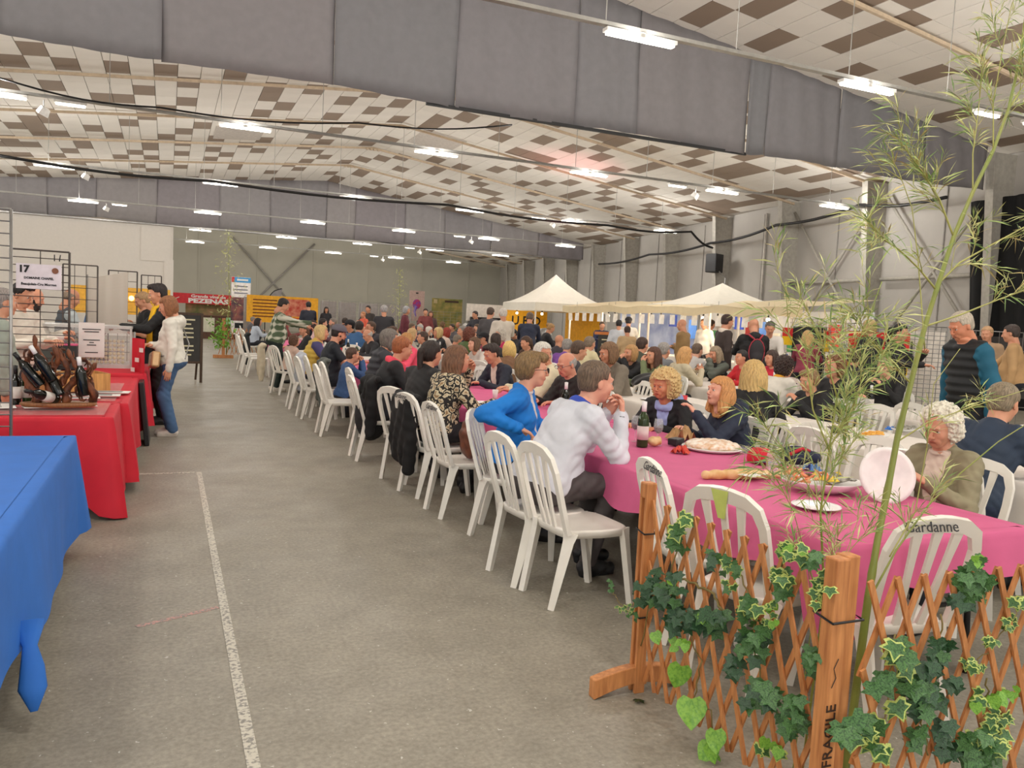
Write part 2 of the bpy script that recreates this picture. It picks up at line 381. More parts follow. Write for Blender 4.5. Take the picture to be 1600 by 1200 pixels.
for y in (14.3, 18.75):   # bracing and girt between the near columns
    for za, zb in ((1.2, 6.0), (6.0, 1.2)):
        MB().tube([colpt(y + .1, za, .25), colpt(y + 4.2, zb, .25)], .045, 8).build('brace', col_m, WR, True)
    MB().tube([colpt(y + .1, 3.45, .2), colpt(y + 4.2, 3.45, .2)], .06, 8).build('girt', col_m, WR, True)
MB().tube([colpt(24.9, 2, .08), colpt(24.9, 6.2, .08)], .05, 8).build('down_pipe', mat((205, 200, 192), .5, b=0), WR, True)
# dark doorway curtain at the right
dk = MB().sheet(lambda u, v: colpt(13.2 + 2.1 * u - .5 * (1 - v), .0 + 5.4 * v, .35 + .04 * math.sin(u * 30)), 30, 6).build('wall_curtain', mat((12, 12, 13), .9, 'cloth', b=.2, name='black_drape'), None, True)
tag(dk, 'tall black drape hanging on the right wall behind the bamboo', 'curtain')
# far wall with pilasters and cross brace
FW = struct('wall_back', MB().box((2, YW + .1, 4.3), (50, .2, 8.6)), far_m)
for x in (-2, 2, 6, 10, 14.2, 18.4, 22.3): MB().box((x, YW - .02, 3.9), (.12, .06, 7.8)).build('pilaster', far_m, FW)
for a, b in (((4.2, 0), (10, 6.6)), ((10, 0), (4.2, 6.6))):
    MB().tube([(a[0], YW - .15, a[1] + .4), (b[0], YW - .15, b[1])], .06, 8).build('brace', seam_m, FW, True)
# white partition at the left under the far bulkhead
wp = mat((220, 213, 204), .8, b=.02, var=.02, name='white_partition')
PW = struct('wall_left', MB().box((-11.9, YF + .1, 2.7), (24.2, .25, 5.4)), wp)
MB().box((.02, YF + .05, 1.85), (.42, .3, 3.7)).build('partition_end', wp, PW)
MB().box((-.55, YF - .05, 4.45), (1.3, .06, 1.7)).build('wall_box', wp, PW)
struct('wall_outer_left', MB().box((-23.9, 25, 3.2), (.2, 75, 6.4)), wp)
# bulkheads of grey fabric
def bulk(Y, zb, seams, cols, amp, nm):
    root = None
    for k in range(len(seams) - 1):
        xa, xb = seams[k], seams[k + 1]
        n = max(6, int((xb - xa) / .12)); ph = k * 1.7
        def fn(u, v, xa=xa, xb=xb, ph=ph, k=k):
            x = xa + (xb - xa) * u; zt = roofz(x) + .02
            bot = zb + .03 * math.sin(k * 2.3 + 3 * u)
            off = amp * (1 - v) * math.sin(u * 9 + ph) * .6 + amp * .4 * math.sin(u * 23 + ph + 3 * v) + (.015 * (k % 2))
            return Vector((x, Y + off - .1 * (1 - v) * 0, bot + (zt - bot) * v))
        mm = mat(cols[k % len(cols)], .75, 'cloth', s=20, b=.12, var=.05, name='bulkhead_fabric')
        o = MB().sheet(fn, n, 8).build('trim_%s_bulkhead' % nm if root is None else 'fabric_panel', mm, root, True)
        md = o.modifiers.new('thick', 'SOLIDIFY'); md.thickness = .012
        if root is None: root = tag(o, kind='structure')
    return root
gr = [(121, 119, 121), (125, 121, 122), (118, 117, 119), (123, 120, 122)]
sn = [-16, -12.5, -9, -5.6, -2.4, -.15, 2.6, 4.85, 7.35, 8.75, 11.55, 12.1, 14.2, 17.0, 19.2]
bn = bulk(YN, 5.52, sn, gr, .05, 'near')
MB().bar((4.3, YN + .03, 5.50), (11.6, YN + .03, 5.50), .05, .06).build('bottom_rail', BLACK, bn)
sf = [aty(px, 330, YF).x for px in (-330, -250, -170, -90, -10, 75, 152, 245, 342, 421, 509, 553, 631, 693, 766, 830)]
sf = sorted(sf); sf[-1] = wallX(YF) - .9; sf.insert(-1, (sf[-2] + sf[-1]) / 2)
gr2 = [(140, 136, 137), (134, 130, 132), (143, 138, 138), (135, 129, 132)]
bf = bulk(YF - .4, 5.35, sf, gr2, .05, 'far')
MB().bar((-20, YF - .3, 5.3), (22, YF - .3, 5.3), .08, .06).build('bottom_rail', STEEL, bf)
# light rows
tube_m = mat((255, 250, 240), .4, emit=5., name='lit_tube'); hous = mat((225, 222, 215), .4, b=0, name='luminaire_housing'); rail_m = mat((170, 168, 162), .4, metal=.5, b=0, name='cable_tray')
def lum(Lg):
    b_ = MB().box((0, 0, .03), (Lg + .06, .13, .05)).mesh('housing', hous)
    d_ = MB().box((0, 0, -.012), (Lg, .085, .035)).mesh('diffuser', tube_m)
    return b_, d_
LM = {1: lum(1.05), 0: lum(.52)}
sp_h = MB().box((0, 0, 0), (.26, .2, .2), taper=.8).mesh('lamp_head', mat((235, 233, 228), .3, b=0)); sp_y = MB().tube([(0, 0, .1), (0, 0, .3)], .02, 6).mesh('yoke', rail_m)
side = {9.7: 'nearest', 18.75: 'second', 27.7: 'third', 36.6: 'fourth', 45.2: 'fifth', 53.9: 'farthest'}
for y in LROWS:
    if y < 5: continue
    nm = side[y]
    t = empty('cable_tray', 'long thin cable tray carrying the %s row of ceiling lights across the hall' % nm, 'cable tray', (0, y, 0))
    xa, xb = -13, (19.6 if y > 12 else 17)
    MB().box(((xa + xb) / 2, 0, LZ + .1), (xb - xa, .1, .05)).build('tray', rail_m, t)
    for k in range(16):
        x = xa + 1.1 + k * 2.15
        if x < xb - .3: MB().tube([(x, 0, LZ + .1), (x, 0, roofz(x))], .008, 5).build('hanging_wire', rail_m, t)
    for xs, L_ in ((LONG, 1), (SHORT, 0)):
        for n, x in enumerate(xs):
            if x < -8 or (x > 18 and y < 10): continue
            e = empty('ceiling_light', '%s lit tube light, %s of the %s ceiling light row' % ((('long' if L_ else 'short'), ('%s from the left' % 'zeroth first second third fourth fifth sixth seventh'.split()[max(n, 0)] if L_ else ('left one' if n == 0 else 'right one')), nm)), 'ceiling light', (x, y, LZ), 0, 'tube lights on the ceiling light rows')
            link('housing', LM[L_][0], e); link('diffuser', LM[L_][1], e)
    for n, x in enumerate((-2.32, 13.35)):
        if y < 12: continue
        e = empty('spotlight', 'small white square spotlight beside the short tube of the %s light row, %s' % (nm, 'left end' if n == 0 else 'right part'), 'spotlight', (x, y, LZ - .2), 0, 'spotlights on the light rows')
        e.scale = (.75,) * 3; link('lamp_head', sp_h, e, rot=(.5, .3, .6)); link('yoke', sp_y, e)
# loose black cables
def cable(pts, r, label):
    P_ = []
    for a, b in zip(pts[:-1], pts[1:]):
        a = Vector(a); b = Vector(b)
        for k in range(8): 
            p = a.lerp(b, k / 8); p.z -= .12 * math.sin(PI * k / 8); P_.append(p)
    P_.append(Vector(pts[-1])); o = MB().tube(P_, r, 6).build('cable', BLACK, None, True); tag(o, label, 'cable')
cable([aty(0, 243, 27.3), aty(330, 283, 27.3), aty(700, 320, 27.3), aty(950, 352, 27.3), aty(1080, 362, 27.3), colpt(27.3, 5.0, .9)], .045, 'thick black cable bundle slung along the third light row')
cable([colpt(39.5, 5.0, .7), colpt(33, 5.1, .9), colpt(27.4, 5.2, .95), colpt(23, 5.5, .95), colpt(18.8, 5.7, .95), colpt(15.5, 5.5, .95)], .05, 'thick black cable bundle running along the right wall columns')
cable([aty(0, 122, 18.4), aty(250, 168, 18.4), aty(560, 192, 18.4), aty(800, 195, 18.4)], .02, 'thin black cable strung above the second light row')
cable([aty(0, 331, 44.9), aty(270, 352, 44.9), aty(560, 372, 44.9), aty(760, 395, 44.9)], .035, 'black cable along the fifth light row')
# loudspeaker on the wall
p = colpt(27.0, 4.35, .95)
sp = empty('loudspeaker', 'black box loudspeaker fixed to the right wall column', 'loudspeaker', p, R_(200))
bevel(MB().box((0, 0, 0), (.55, .5, .75)).build('cabinet', BLACK, sp), .03)
MB().box((0, -.26, .03), (.45, .03, .6)).build('grille', mat((40, 40, 42), .8, 'spots', s=150, rgb2=(10, 10, 10), b=0), sp)
MB().box((0, -.275, -.32), (.14, .01, .04)).build('badge', PAPER, sp)
MB().tube([(0, .2, -.3), (0, .55, -.6), (0, .55, -2.2)], .03, 6).build('bracket', STEEL, sp)
# ------------------------------------------------------------ body engine: smooth union of limbs, meshed by surface nets
f4 = np.float32
def sdf_eval(prims, lo, hi, h):
    lo = np.array(lo) - 2.5 * h; hi = np.array(hi) + 2.5 * h
    n = np.maximum(4, np.ceil((hi - lo) / h).astype(int) + 1)
    X, Y, Z = np.meshgrid(*[(lo[k] + h * np.arange(n[k])).astype(f4) for k in range(3)], indexing='ij')
    D = np.full(X.shape, 9., f4); I = np.zeros(X.shape, np.int16); B = np.full(X.shape, 9., f4)
    for pr in prims:
        t = pr[0]
        mi = pr['m'] if isinstance(pr, dict) else pr[1]; k = pr[2]
        if t == 'c':      # tapered capsule a,b,ra,rb
            a, b, ra, rb = pr[3:7]; d = [float(b[i] - a[i]) for i in range(3)]; L2 = max(1e-9, sum(q * q for q in d))
            u = ((X - a[0]) * d[0] + (Y - a[1]) * d[1] + (Z - a[2]) * d[2]) / f4(L2); np.clip(u, 0, 1, u)
            dd = np.sqrt((X - a[0] - u * d[0]) ** 2 + (Y - a[1] - u * d[1]) ** 2 + (Z - a[2] - u * d[2]) ** 2) - (ra + (rb - ra) * u)
        elif t in ('e', 's'):   # ellipsoid centre, radii, rotation
            c, r, Rm = pr[3], pr[4], (pr[5] if len(pr) > 5 else None)
            x, y, z = X - c[0], Y - c[1], Z - c[2]
            if Rm is not None:
                Rm = np.array(Rm); x, y, z = (Rm[0][0] * x + Rm[1][0] * y + Rm[2][0] * z, Rm[0][1] * x + Rm[1][1] * y + Rm[2][1] * z, Rm[0][2] * x + Rm[1][2] * y + Rm[2][2] * z)
            k0 = np.sqrt((x / r[0]) ** 2 + (y / r[1]) ** 2 + (z / r[2]) ** 2); k1 = np.sqrt((x / r[0] ** 2) ** 2 + (y / r[1] ** 2) ** 2 + (z / r[2] ** 2) ** 2)
            dd = k0 * (k0 - 1) / np.maximum(k1, 1e-4)
        elif t == 't':    # torus centre, R, r, tilt matrix
            c, RR, r, Rm = pr[3:7]; x, y, z = X - c[0], Y - c[1], Z - c[2]
            if Rm is not None:
                Rm = np.array(Rm); x, y, z = (Rm[0][0] * x + Rm[1][0] * y + Rm[2][0] * z, Rm[0][1] * x + Rm[1][1] * y + Rm[2][1] * z, Rm[0][2] * x + Rm[1][2] * y + Rm[2][2] * z)
            dd = np.sqrt((np.sqrt(x * x + y * y) - RR) ** 2 + z * z) - r
        elif t == 'f':    # free function intersect / displace: fn(X,Y,Z,D)->D
            D = pr[3](X, Y, Z, D).astype(f4); continue
        dd = dd.astype(f4)
        if t == 's':      # smooth subtract
            hh = np.clip(.5 - .5 * (D + dd) / k, 0, 1); D = D * (1 - hh) - dd * hh + k * hh * (1 - hh); continue
        if k > 0:
            hh = np.clip(.5 + .5 * (D - dd) / k, 0, 1); D = D * (1 - hh) + dd * hh - k * hh * (1 - hh)
        else: D = np.minimum(D, dd)
        w = dd < B; I[w] = mi; B = np.minimum(B, dd)
    return D, I, lo, (X, Y, Z)
CORN = np.array([(i, j, k) for i in (0, 1) for j in (0, 1) for k in (0, 1)])
EDG = [(a, b) for a in range(8) for b in range(a + 1, 8) if abs(CORN[a] - CORN[b]).sum() == 1]
def nets(D, I, lo, h):
    ins = D < 0; n = np.array(D.shape)
    cnt = np.zeros(n - 1, np.int8)
    for c in CORN: cnt += ins[c[0]:n[0] - 1 + c[0], c[1]:n[1] - 1 + c[1], c[2]:n[2] - 1 + c[2]]
    act = np.argwhere((cnt > 0) & (cnt < 8))
    if len(act) == 0: return np.zeros((0, 3)), np.zeros((0, 4), int), np.zeros(0, int)
    ID = np.full(n - 1, -1, np.int64); ID[act[:, 0], act[:, 1], act[:, 2]] = np.arange(len(act))
    cv = np.stack([D[act[:, 0] + c[0], act[:, 1] + c[1], act[:, 2] + c[2]] for c in CORN], 1)
    P = np.zeros((len(act), 3)); W = np.zeros(len(act))
    for a, b in EDG:
        fa, fb = cv[:, a], cv[:, b]; s = (fa < 0) != (fb < 0)
        t = np.where(s, fa / np.where(s, fa - fb, 1), 0)
        P += np.where(s[:, None], CORN[a] + (CORN[b] - CORN[a]) * t[:, None], 0); W += s
    P = (P / W[:, None] + act) * h + lo
    Q = []; QM = []
    for ax in range(3):
        sl0 = [slice(1, n[k] - 1) for k in range(3)]; sl1 = list(sl0)
        sl0[ax] = slice(0, n[ax] - 1); sl1[ax] = slice(1, n[ax])
        a = ins[tuple(sl0)]; b = ins[tuple(sl1)]
        ch = np.argwhere(a != b)
        if len(ch) == 0: continue
        off = np.array([1, 1, 1]); off[ax] = 0; g = ch + off
        u, v = [(1, 2), (2, 0), (0, 1)][ax]
        du = np.zeros(3, int); du[u] = 1; dv = np.zeros(3, int); dv[v] = 1
        ids = [ID[tuple((g - x).T)] for x in (du * 0, du, du + dv, dv)]
        q = np.stack(ids, 1); fl = ~a[tuple(ch.T)]; q[fl] = q[fl][:, ::-1]
        q = q[:, ::1]; Q.append(q); g2 = g.copy(); QM.append(I[tuple(g2.T)])
    Q = np.concatenate(Q); QM = np.concatenate(QM)
    if QM.max() > 0:      # run the seams between two fabrics smooth
        E = np.sort(np.stack([Q, np.roll(Q, -1, 1)], 2).reshape(-1, 2), 1); key = E[:, 0] * len(P) + E[:, 1]; o = np.argsort(key, kind='stable'); k = key[o]; fm = np.repeat(QM, 4)[o]
        s = (k[1:] == k[:-1]) & (fm[1:] != fm[:-1]); e = E[o][1:][s]
        for _ in range(6):
            A = np.zeros_like(P); W = np.zeros(len(P))
            np.add.at(A, e[:, 0], P[e[:, 1]]); np.add.at(A, e[:, 1], P[e[:, 0]]); np.add.at(W, e[:, 0], 1); np.add.at(W, e[:, 1], 1)
            g = W >= 2; P[g] = P[g] * .4 + .6 * A[g] / W[g][:, None]
    return P, Q, QM
def np_mesh(name, V, Q, M, mats):
    m = bpy.data.meshes.new(name)
    nq = len(Q); m.vertices.add(len(V)); m.vertices.foreach_set('co', V.astype(f4).ravel())
    m.loops.add(nq * 4); m.loops.foreach_set('vertex_index', Q.astype(np.int32).ravel())
    m.polygons.add(nq); m.polygons.foreach_set('loop_start', np.arange(0, nq * 4, 4, dtype=np.int32))
    m.polygons.foreach_set('use_smooth', np.ones(nq, bool))
    for q in mats: m.materials.append(q)
    m.polygons.foreach_set('material_index', M.astype(np.int32)); m.update(calc_edges=True); return m
def bb(prims):
    lo = np.full(3, 9.); hi = np.full(3, -9.)
    for p in prims:
        if p[0] == 'c':
            for q, r in ((p[3], p[5]), (p[4], p[6])): lo = np.minimum(lo, np.array(q) - r); hi = np.maximum(hi, np.array(q) + r)
        elif p[0] == 'e': r = max(p[4]) if len(p) > 5 else np.array(p[4]); lo = np.minimum(lo, np.array(p[3]) - r); hi = np.maximum(hi, np.array(p[3]) + r)
        elif p[0] == 't': lo = np.minimum(lo, np.array(p[3]) - p[4] - p[5]); hi = np.maximum(hi, np.array(p[3]) + p[4] + p[5])
    return lo, hi
def solid(prims, h, xf=None):
    lo, hi = bb(prims); D, I, o, _ = sdf_eval(prims, lo, hi, h); V, Q, M = nets(D, I, o, h)
    if xf is not None: V = V @ np.array(xf[0]).T + np.array(xf[1])
    return V, Q, M
def rotm(yaw=0, pitch=0, roll=0):
    return np.array(Matrix.Rotation(yaw, 3, 'Z') @ Matrix.Rotation(pitch, 3, 'X') @ Matrix.Rotation(roll, 3, 'Y'))
# material slots of a figure: 0 skin 1 top 2 trousers 3 shoes 4 hair 5 lips 6 dark 7 inner top 8 extra
def head_prims(female=False, beard=0, old=0, fat=0.):
    w = .93 if female else 1.
    p = [('e', 0, .0, (0, -.012, .035), (.076 * w, .094, .083)),
         ('e', 0, .03, (0, .02, -.03), ((.062 + fat * .01) * w, .066, .082)),
         ('e', 0, .03, (0, .052, -.088), (.030 * w, .026, .022)),
         ('e', 0, .02, (.036 * w, .058, -.028), (.024, .024, .026)), ('e', 0, .02, (-.036 * w, .058, -.028), (.024, .024, .026)),
         ('c', 0, .014, (-.034, .083, .026), (.034, .083, .026), .010, .010),
         ('s', 0, .014, (.031, .101, .006), (.016, .017, .012)), ('s', 0, .014, (-.031, .101, .006), (.016, .017, .012)),
         ('c', 0, .003, (.019, .0845, .0125), (.043, .0785, .0115), .0048, .0045), ('c', 0, .003, (-.019, .0845, .0125), (-.043, .0785, .0115), .0048, .0045),
         ('c', 0, .003, (.021, .082, -.003), (.041, .0775, -.003), .0036, .0036), ('c', 0, .003, (-.021, .082, -.003), (-.041, .0775, -.003), .0036, .0036),
         ('c', 0, .010, (0, .088, .012), (0, .106, -.026), .0065, .0105),
         ('e', 0, .007, (.011, .099, -.031), (.0075, .009, .007)), ('e', 0, .007, (-.011, .099, -.031), (.0075, .009, .007)),
         ('e', 0, .012, (0, .080, -.052), (.028, .012, .016)),
         ('c', 5, .004, (-.020, .0835, -.0545), (.020, .0835, -.0545), .004, .004), ('c', 5, .004, (-.008, .091, -.0535), (.008, .091, -.0535), .0048, .0048),
         ('c', 5, .004, (-.013, .0865, -.062), (.013, .0865, -.062), .0055, .0055),
         ('e', 0, .006, (.078 * w, -.008, -.006), (.009, .018, .031)), ('e', 0, .006, (-.078 * w, -.008, -.006), (.009, .018, .031)),
         ('c', 4, .003, (.018, .094, .026), (.044, .080, .028), .0035, .0025), ('c', 4, .003, (-.018, .094, .026), (-.044, .080, .028), .0035, .0025),
         ('c', 0, .03, (0, -.03, -.06), (0, -.045, -.15), .056 * w, .058 * w)]
    if old: p += [('e', 0, .01, (.028, .075, -.062), (.012, .012, .02)), ('e', 0, .01, (-.028, .075, -.062), (.012, .012, .02))]
    if beard:
        p += [('e', 4, .012, (0, .05, -.092), (.046, .04, .034 + .014 * beard)), ('c', 4, .01, (.055, .015, -.03), (.03, .062, -.085), .018, .016), ('c', 4, .01, (-.055, .015, -.03), (-.03, .062, -.085), .018, .016),
              ('c', 4, .004, (-.022, .090, -.046), (.022, .090, -.046), .005, .005)]
    return p
def hair_prims(st):
    def strands(X, Y, Z, D, amp=.005, f=26.):
        a = np.arctan2(X, Y + .02); return D + amp * ((1 - 2 * np.abs(np.sin(a * f * .5 + 1.6 * np.sin(Z * 30)))) * .7 + np.sin(a * f * .3 + Z * 22 + 1) * .7)
    def cut(zf, yb, zb):   # remove the face: front of plane below hairline
        def fn(X, Y, Z, D):
            face = np.maximum(-(Y - .035 - .25 * np.maximum(Z - .02, 0)), Z - zf)     # inside where forward and low
            D = np.maximum(D, -face)
            ear = np.maximum(-(Y - yb), Z - (zf - .045)); D = np.maximum(D, -ear)
            return np.maximum(D, zb - Z)
        def fn2(X, Y, Z, D): return np.maximum(fn(X, Y, Z, D), -np.maximum(np.maximum(-Y - .005, Z + .05), np.abs(X) - .062))
        return fn2
    base = ('e', 0, 0, (0, -.018, .043), (.086, .103, .088))
    if st == 'short': return [base, ('e', 0, .02, (0, -.05, -.01), (.075, .06, .07)), ('f', 0, 0, cut(.07, .005, -.055)), ('f', 0, 0, lambda X, Y, Z, D: strands(X, Y, Z, D, .0022, 34))]
    if st == 'quiff': return [base, ('e', 0, .02, (0, .045, .1), (.06, .045, .03)), ('e', 0, .02, (0, -.05, -.01), (.078, .06, .07)), ('f', 0, 0, cut(.075, .0, -.05)), ('f', 0, 0, strands)]
    if st == 'bob': return [base, ('e', 0, .03, (0, -.035, -.01), (.095, .085, .115)), ('e', 0, .02, (.07, .0, -.04), (.03, .055, .085)), ('e', 0, .02, (-.07, .0, -.04), (.03, .055, .085)), ('f', 0, 0, cut(.062, .045, -.135)), ('f', 0, 0, strands)]
    if st == 'layered': return [base, ('e', 0, .03, (0, -.035, .02), (.094, .095, .095)), ('e', 0, .03, (0, -.06, -.01), (.075, .06, .07)), ('e', 0, .02, (0, .05, .092), (.065, .05, .035)), ('f', 0, 0, cut(.065, .002, -.075)), ('f', 0, 0, lambda X, Y, Z, D: strands(X, Y, Z, D, .005, 22))]
    if st == 'long': return [base, ('e', 0, .03, (0, -.035, -.01), (.096, .085, .11)), ('c', 0, .05, (0, -.06, -.05), (0, -.085, -.27), .085, .075), ('c', 0, .03, (.07, -.02, -.03), (.08, -.04, -.24), .035, .03), ('c', 0, .03, (-.07, -.02, -.03), (-.08, -.04, -.24), .035, .03), ('f', 0, 0, cut(.06, .035, -.34)), ('f', 0, 0, strands)]
    if st == 'shoulder': return [base, ('e', 0, .03, (0, -.035, -.01), (.098, .09, .12)), ('c', 0, .04, (0, -.055, -.05), (0, -.07, -.15), .09, .09), ('c', 0, .03, (.074, .0, -.0), (.08, .0, -.14), .032, .04), ('c', 0, .03, (-.074, .0, -.0), (-.08, .0, -.14), .032, .04), ('f', 0, 0, cut(.06, .04, -.21)), ('f', 0, 0, strands)]
    if st in ('curly', 'curly_small'):
        r = .138 if st == 'curly' else .112
        def bump(X, Y, Z, D): return D + (.015 if st == 'curly' else .011) * (np.sin(X * 95 + 2 * np.sin(Y * 60)) * np.sin(Y * 90 + 1.5 * np.sin(Z * 70)) * np.sin(Z * 100 + X * 40) + .6 * np.sin(X * 190 + Y * 60) * np.sin(Z * 180 + Y * 110))
        return [('e', 0, 0, (0, -.035, .04), (r, r * .98, r * .95)), ('e', 0, .03, (0, -.05, -.03), (r * 1.0, r * .8, r * .85)), ('f', 0, 0, bump), ('f', 0, 0, cut(.07, .03, -.12))]
    if st == 'ponytail': return [base, ('e', 0, .02, (0, -.045, .0), (.08, .075, .085)), ('e', 0, .01, (0, -.125, .03), (.03, .03, .03)), ('c', 0, .02, (0, -.14, .02), (0, -.15, -.2), .034, .02), ('f', 0, 0, cut(.07, .0, -.25)), ('f', 0, 0, lambda X, Y, Z, D: strands(X, Y, Z, D, .003, 30))]
    if st == 'bun': return [base, ('e', 0, .02, (0, -.045, .0), (.08, .075, .085)), ('e', 0, .01, (0, -.12, .06), (.045, .045, .045)), ('f', 0, 0, cut(.07, .0, -.06)), ('f', 0, 0, lambda X, Y, Z, D: strands(X, Y, Z, D, .004, 30))]
    return None
def hand_prims(curl=.5, side=1, spread=.08):
    # frame: origin wrist, +y to the fingers, palm facing -z, thumb on side*x
    p = [('e', 0, 0, (0, .045, 0), (.038, .05, .015)), ('c', 0, .015, (0, -.03, 0), (0, .02, 0), .026, .024)]
    for k, (x, L_) in enumerate(((.028, .072), (.0095, .080), (-.0095, .075), (-.027, .058))):
        x *= side; a = curl * .8; y, z = .088 if k in (1, 2) else .082, 0.; pt = (x, y, z); ang = x * spread / .03 * 1.2
        p.append(('c', 0, .006, (x * .8, .045, 0), pt, .0105, .0095))
        for s_, fr in ((0, .45), (1, .3), (2, .25)):
            q = (pt[0] + math.sin(ang) * L_ * fr, pt[1] + math.cos(a) * L_ * fr, pt[2] - math.sin(a) * L_ * fr)
            p.append(('c', 0, .003, pt, q, .0088 - .0008 * s_, .008 - .0008 * s_)); pt = q; a += curl * .9
    t0 = (.03 * side, .02, -.004); t1 = (.052 * side, .05, -.012); t2 = (.056 * side - .012 * side * curl, .078, -.018 - .01 * curl)
    p += [('c', 0, .012, (.012 * side, .01, 0), t0, .014, .014), ('c', 0, .006, t0, t1, .0125, .0105), ('c', 0, .004, t1, t2, .0100, .0085)]
    return p
def V3(*a): return np.array(a, float)
def ik(a, b, l1, l2, hint):
    d = b - a; L_ = np.linalg.norm(d); mx = (l1 + l2) * .985
    if L_ > mx: b = a + d / L_ * mx; d = b - a; L_ = mx
    L_ = max(L_, abs(l1 - l2) + .04); n = d / max(np.linalg.norm(d), 1e-6)
    t = (l1 * l1 - l2 * l2 + L_ * L_) / (2 * L_); hgt = math.sqrt(max(l1 * l1 - t * t, 1e-6))
    hint = np.array(hint, float); hint = hint - n * hint.dot(n); hint /= max(np.linalg.norm(hint), 1e-6)
    return a + n * t + hint * hgt, b
def frame_to(d, up):
    y = d / np.linalg.norm(d); z = np.array(up, float); z -= y * z.dot(y); z /= max(np.linalg.norm(z), 1e-6); x = np.cross(y, z)
    return np.stack([x, y, z], 1)
HANDS = {   # targets in the figure's frame for seated (x side positive): (pos, palm-up vector, curl)
 'table': ((.16, .46, .80), (0, 0, 1), .45), 'lap': ((.10, .28, .63), (0, 0, 1), .4), 'mouth': ((.04, .30, 1.06), (.2, .6, .6), .9), 'eat': ((.07, .38, .95), (.6, 0, .6), .8),
 'chin': ((.05, .27, 1.00), (.3, .9, 0), .8), 'wave': ((.16, .42, 1.05), (0, -.4, .8), .35), 'down': ((.26, .02, .42), (1, 0, 0), .5)}
LASTHEAD = {}
def person(label, head, heading, pose='sit', lean=12, hyaw=0, hpitch=0, skin=(205, 150, 120), top=(30, 30, 34), topk='cloth', top2=None, bottom=(40, 42, 50), shoes=(30, 28, 28),
           hair='short', hc=(60, 42, 30), female=False, arms=('table', 'table'), q=1, fat=.12, beard=0, old=0, glasses=0, inner=None, hood=None, collar=None, sleeve=1, scarf=None, scale=None, long=0,
           group=None, name='person', twist=0., extra=None, puffy=0, lw=1., hints=(None, None)):
    """head = world position of the middle of the head; heading in degrees, 0 looks along +X, 90 away from the camera"""
    hz = head[2]; a = R_(lean)
    sit = pose == 'sit'
    if sit:
        pz = .55; sp = .49; nb = V3(0, sp * math.sin(a), pz + sp * math.cos(a)); ho = nb + V3(0, .055 + .10 * math.sin(a), .155 - .02 * math.sin(a)); base = 0
        s = min(1.1, max(.82, hz / ho[2])) if scale is None else scale
    else:
        pz = .94; sp = .50; nb = V3(0, sp * math.sin(a), pz + sp * math.cos(a)); ho = nb + V3(0, .045 + .1 * math.sin(a), .155)
        s = min(1.12, max(.6, hz / ho[2])) if scale is None else scale
    th = R_(heading) - PI / 2; Rz = np.array(Matrix.Rotation(th, 3, 'Z'))
    org = np.array(head[:2]) - (Rz @ (ho * s))[:2]
    root = empty(name, label, 'person', (org[0], org[1], 0), th, group, s)
    if not sit: root.location.z = 0
    h_b = (.034, .022, .0145, .0105)[q]; h_h = (.013, .0085, .006, .0046)[q]; h_g = (.009, .0065, .005, .004)[q]
    fw = (.92 if female else 1.) * (1 + .35 * fat); fd = (1 + .6 * fat)
    up = (nb - V3(0, 0, pz)) / sp; Rt = rotm(twist * 1.0, -a, 0)
    T = lambda x, y, z: V3(0, 0, pz) + Rt @ V3(x, y, z)
    cl = .008 + .008 * puffy; P = []
    add = P.append
    # trunk
    add(('e', 2, .0, V3(0, -.01, pz - .01), (.165 * fw, .125 * fd, .105)))
    add(('e', 1, .06, T(0, .012, .13), (.150 * fw + cl, .115 * fd + cl, .15), Rt)); add(('e', 1, .07, T(0, .005, .31), (.165 * fw + cl, .112 * fd ** .5 + cl, .17), Rt))
    add(('e', 1, .05, T(0, .0, .02), (.170 * fw + cl, .132 * fd + cl, .125), Rt))
    if fat > .1: add(('e', 1, .06, T(0, .07, .14), (.12 * fw, .1 * fd, .12), Rt))
    if female:
        for sx in (-1, 1): add(('e', 1, .04, T(.07 * sx, .09, .30), (.065, .055, .06), Rt))
    sw = .165 if female else .185
    add(('c', 1, .06, T(-sw * .8, 0, .45), T(sw * .8, 0, .45), .058 + cl, .058 + cl)); add(('c', 1, .05, T(0, -.01, .44), T(0, .0, .49), .075, .058))
    add(('c', 0, .02, T(0, .0, .46), T(0, .025, .56), .052, .05))
    if collar: add(('t', 8 if collar == 2 else 1, .01, T(0, .01, .505), .066, .018, rotm(0, -a - .2, 0)))
    if hood: add(('e', 1 if hood == 1 else 8, .02, T(0, -.105, .47), (.105, .06, .085), Rt)); add(('t', 1 if hood == 1 else 8, .02, T(0, .0, .49), .085, .028, rotm(0, -a - .35, 0)))
    if long: add(('e', 1, .08, V3(0, -.05, pz - .10), (.19 * fw, .17, .26)))
    # arms
    for k, sx in enumerate((-1, 1)):
        sh = T(sw * sx, 0, .435); tg = arms[k]
        if isinstance(tg, str):
            tp, pu, curl = HANDS[tg]; tp = V3(tp[0] * sx, tp[1] + (nb[1] * .55 if tg in ('mouth', 'chin', 'eat') else nb[1] * .3), tp[2]); pu = V3(pu[0] * sx, pu[1], pu[2])
            if not sit: tp = tp + V3(0, 0, .38)
            if tg in ('mouth', 'chin'): tp = ho + V3(.035 * sx, .15, -.10); 
        else:
            tp, pu, curl = V3(*tg[0]), V3(*tg[1]), tg[2]
        hint = V3(.6 * sx, -.5, -.8) if not (not isinstance(tg, str) and len(tg) > 3) else V3(*tg[3])
        if hints[k] is not None: hint = V3(*hints[k])
        el, wr_ = ik(sh, tp, .285, .265, hint)
        cu = .62 if sleeve == 0 else 1.
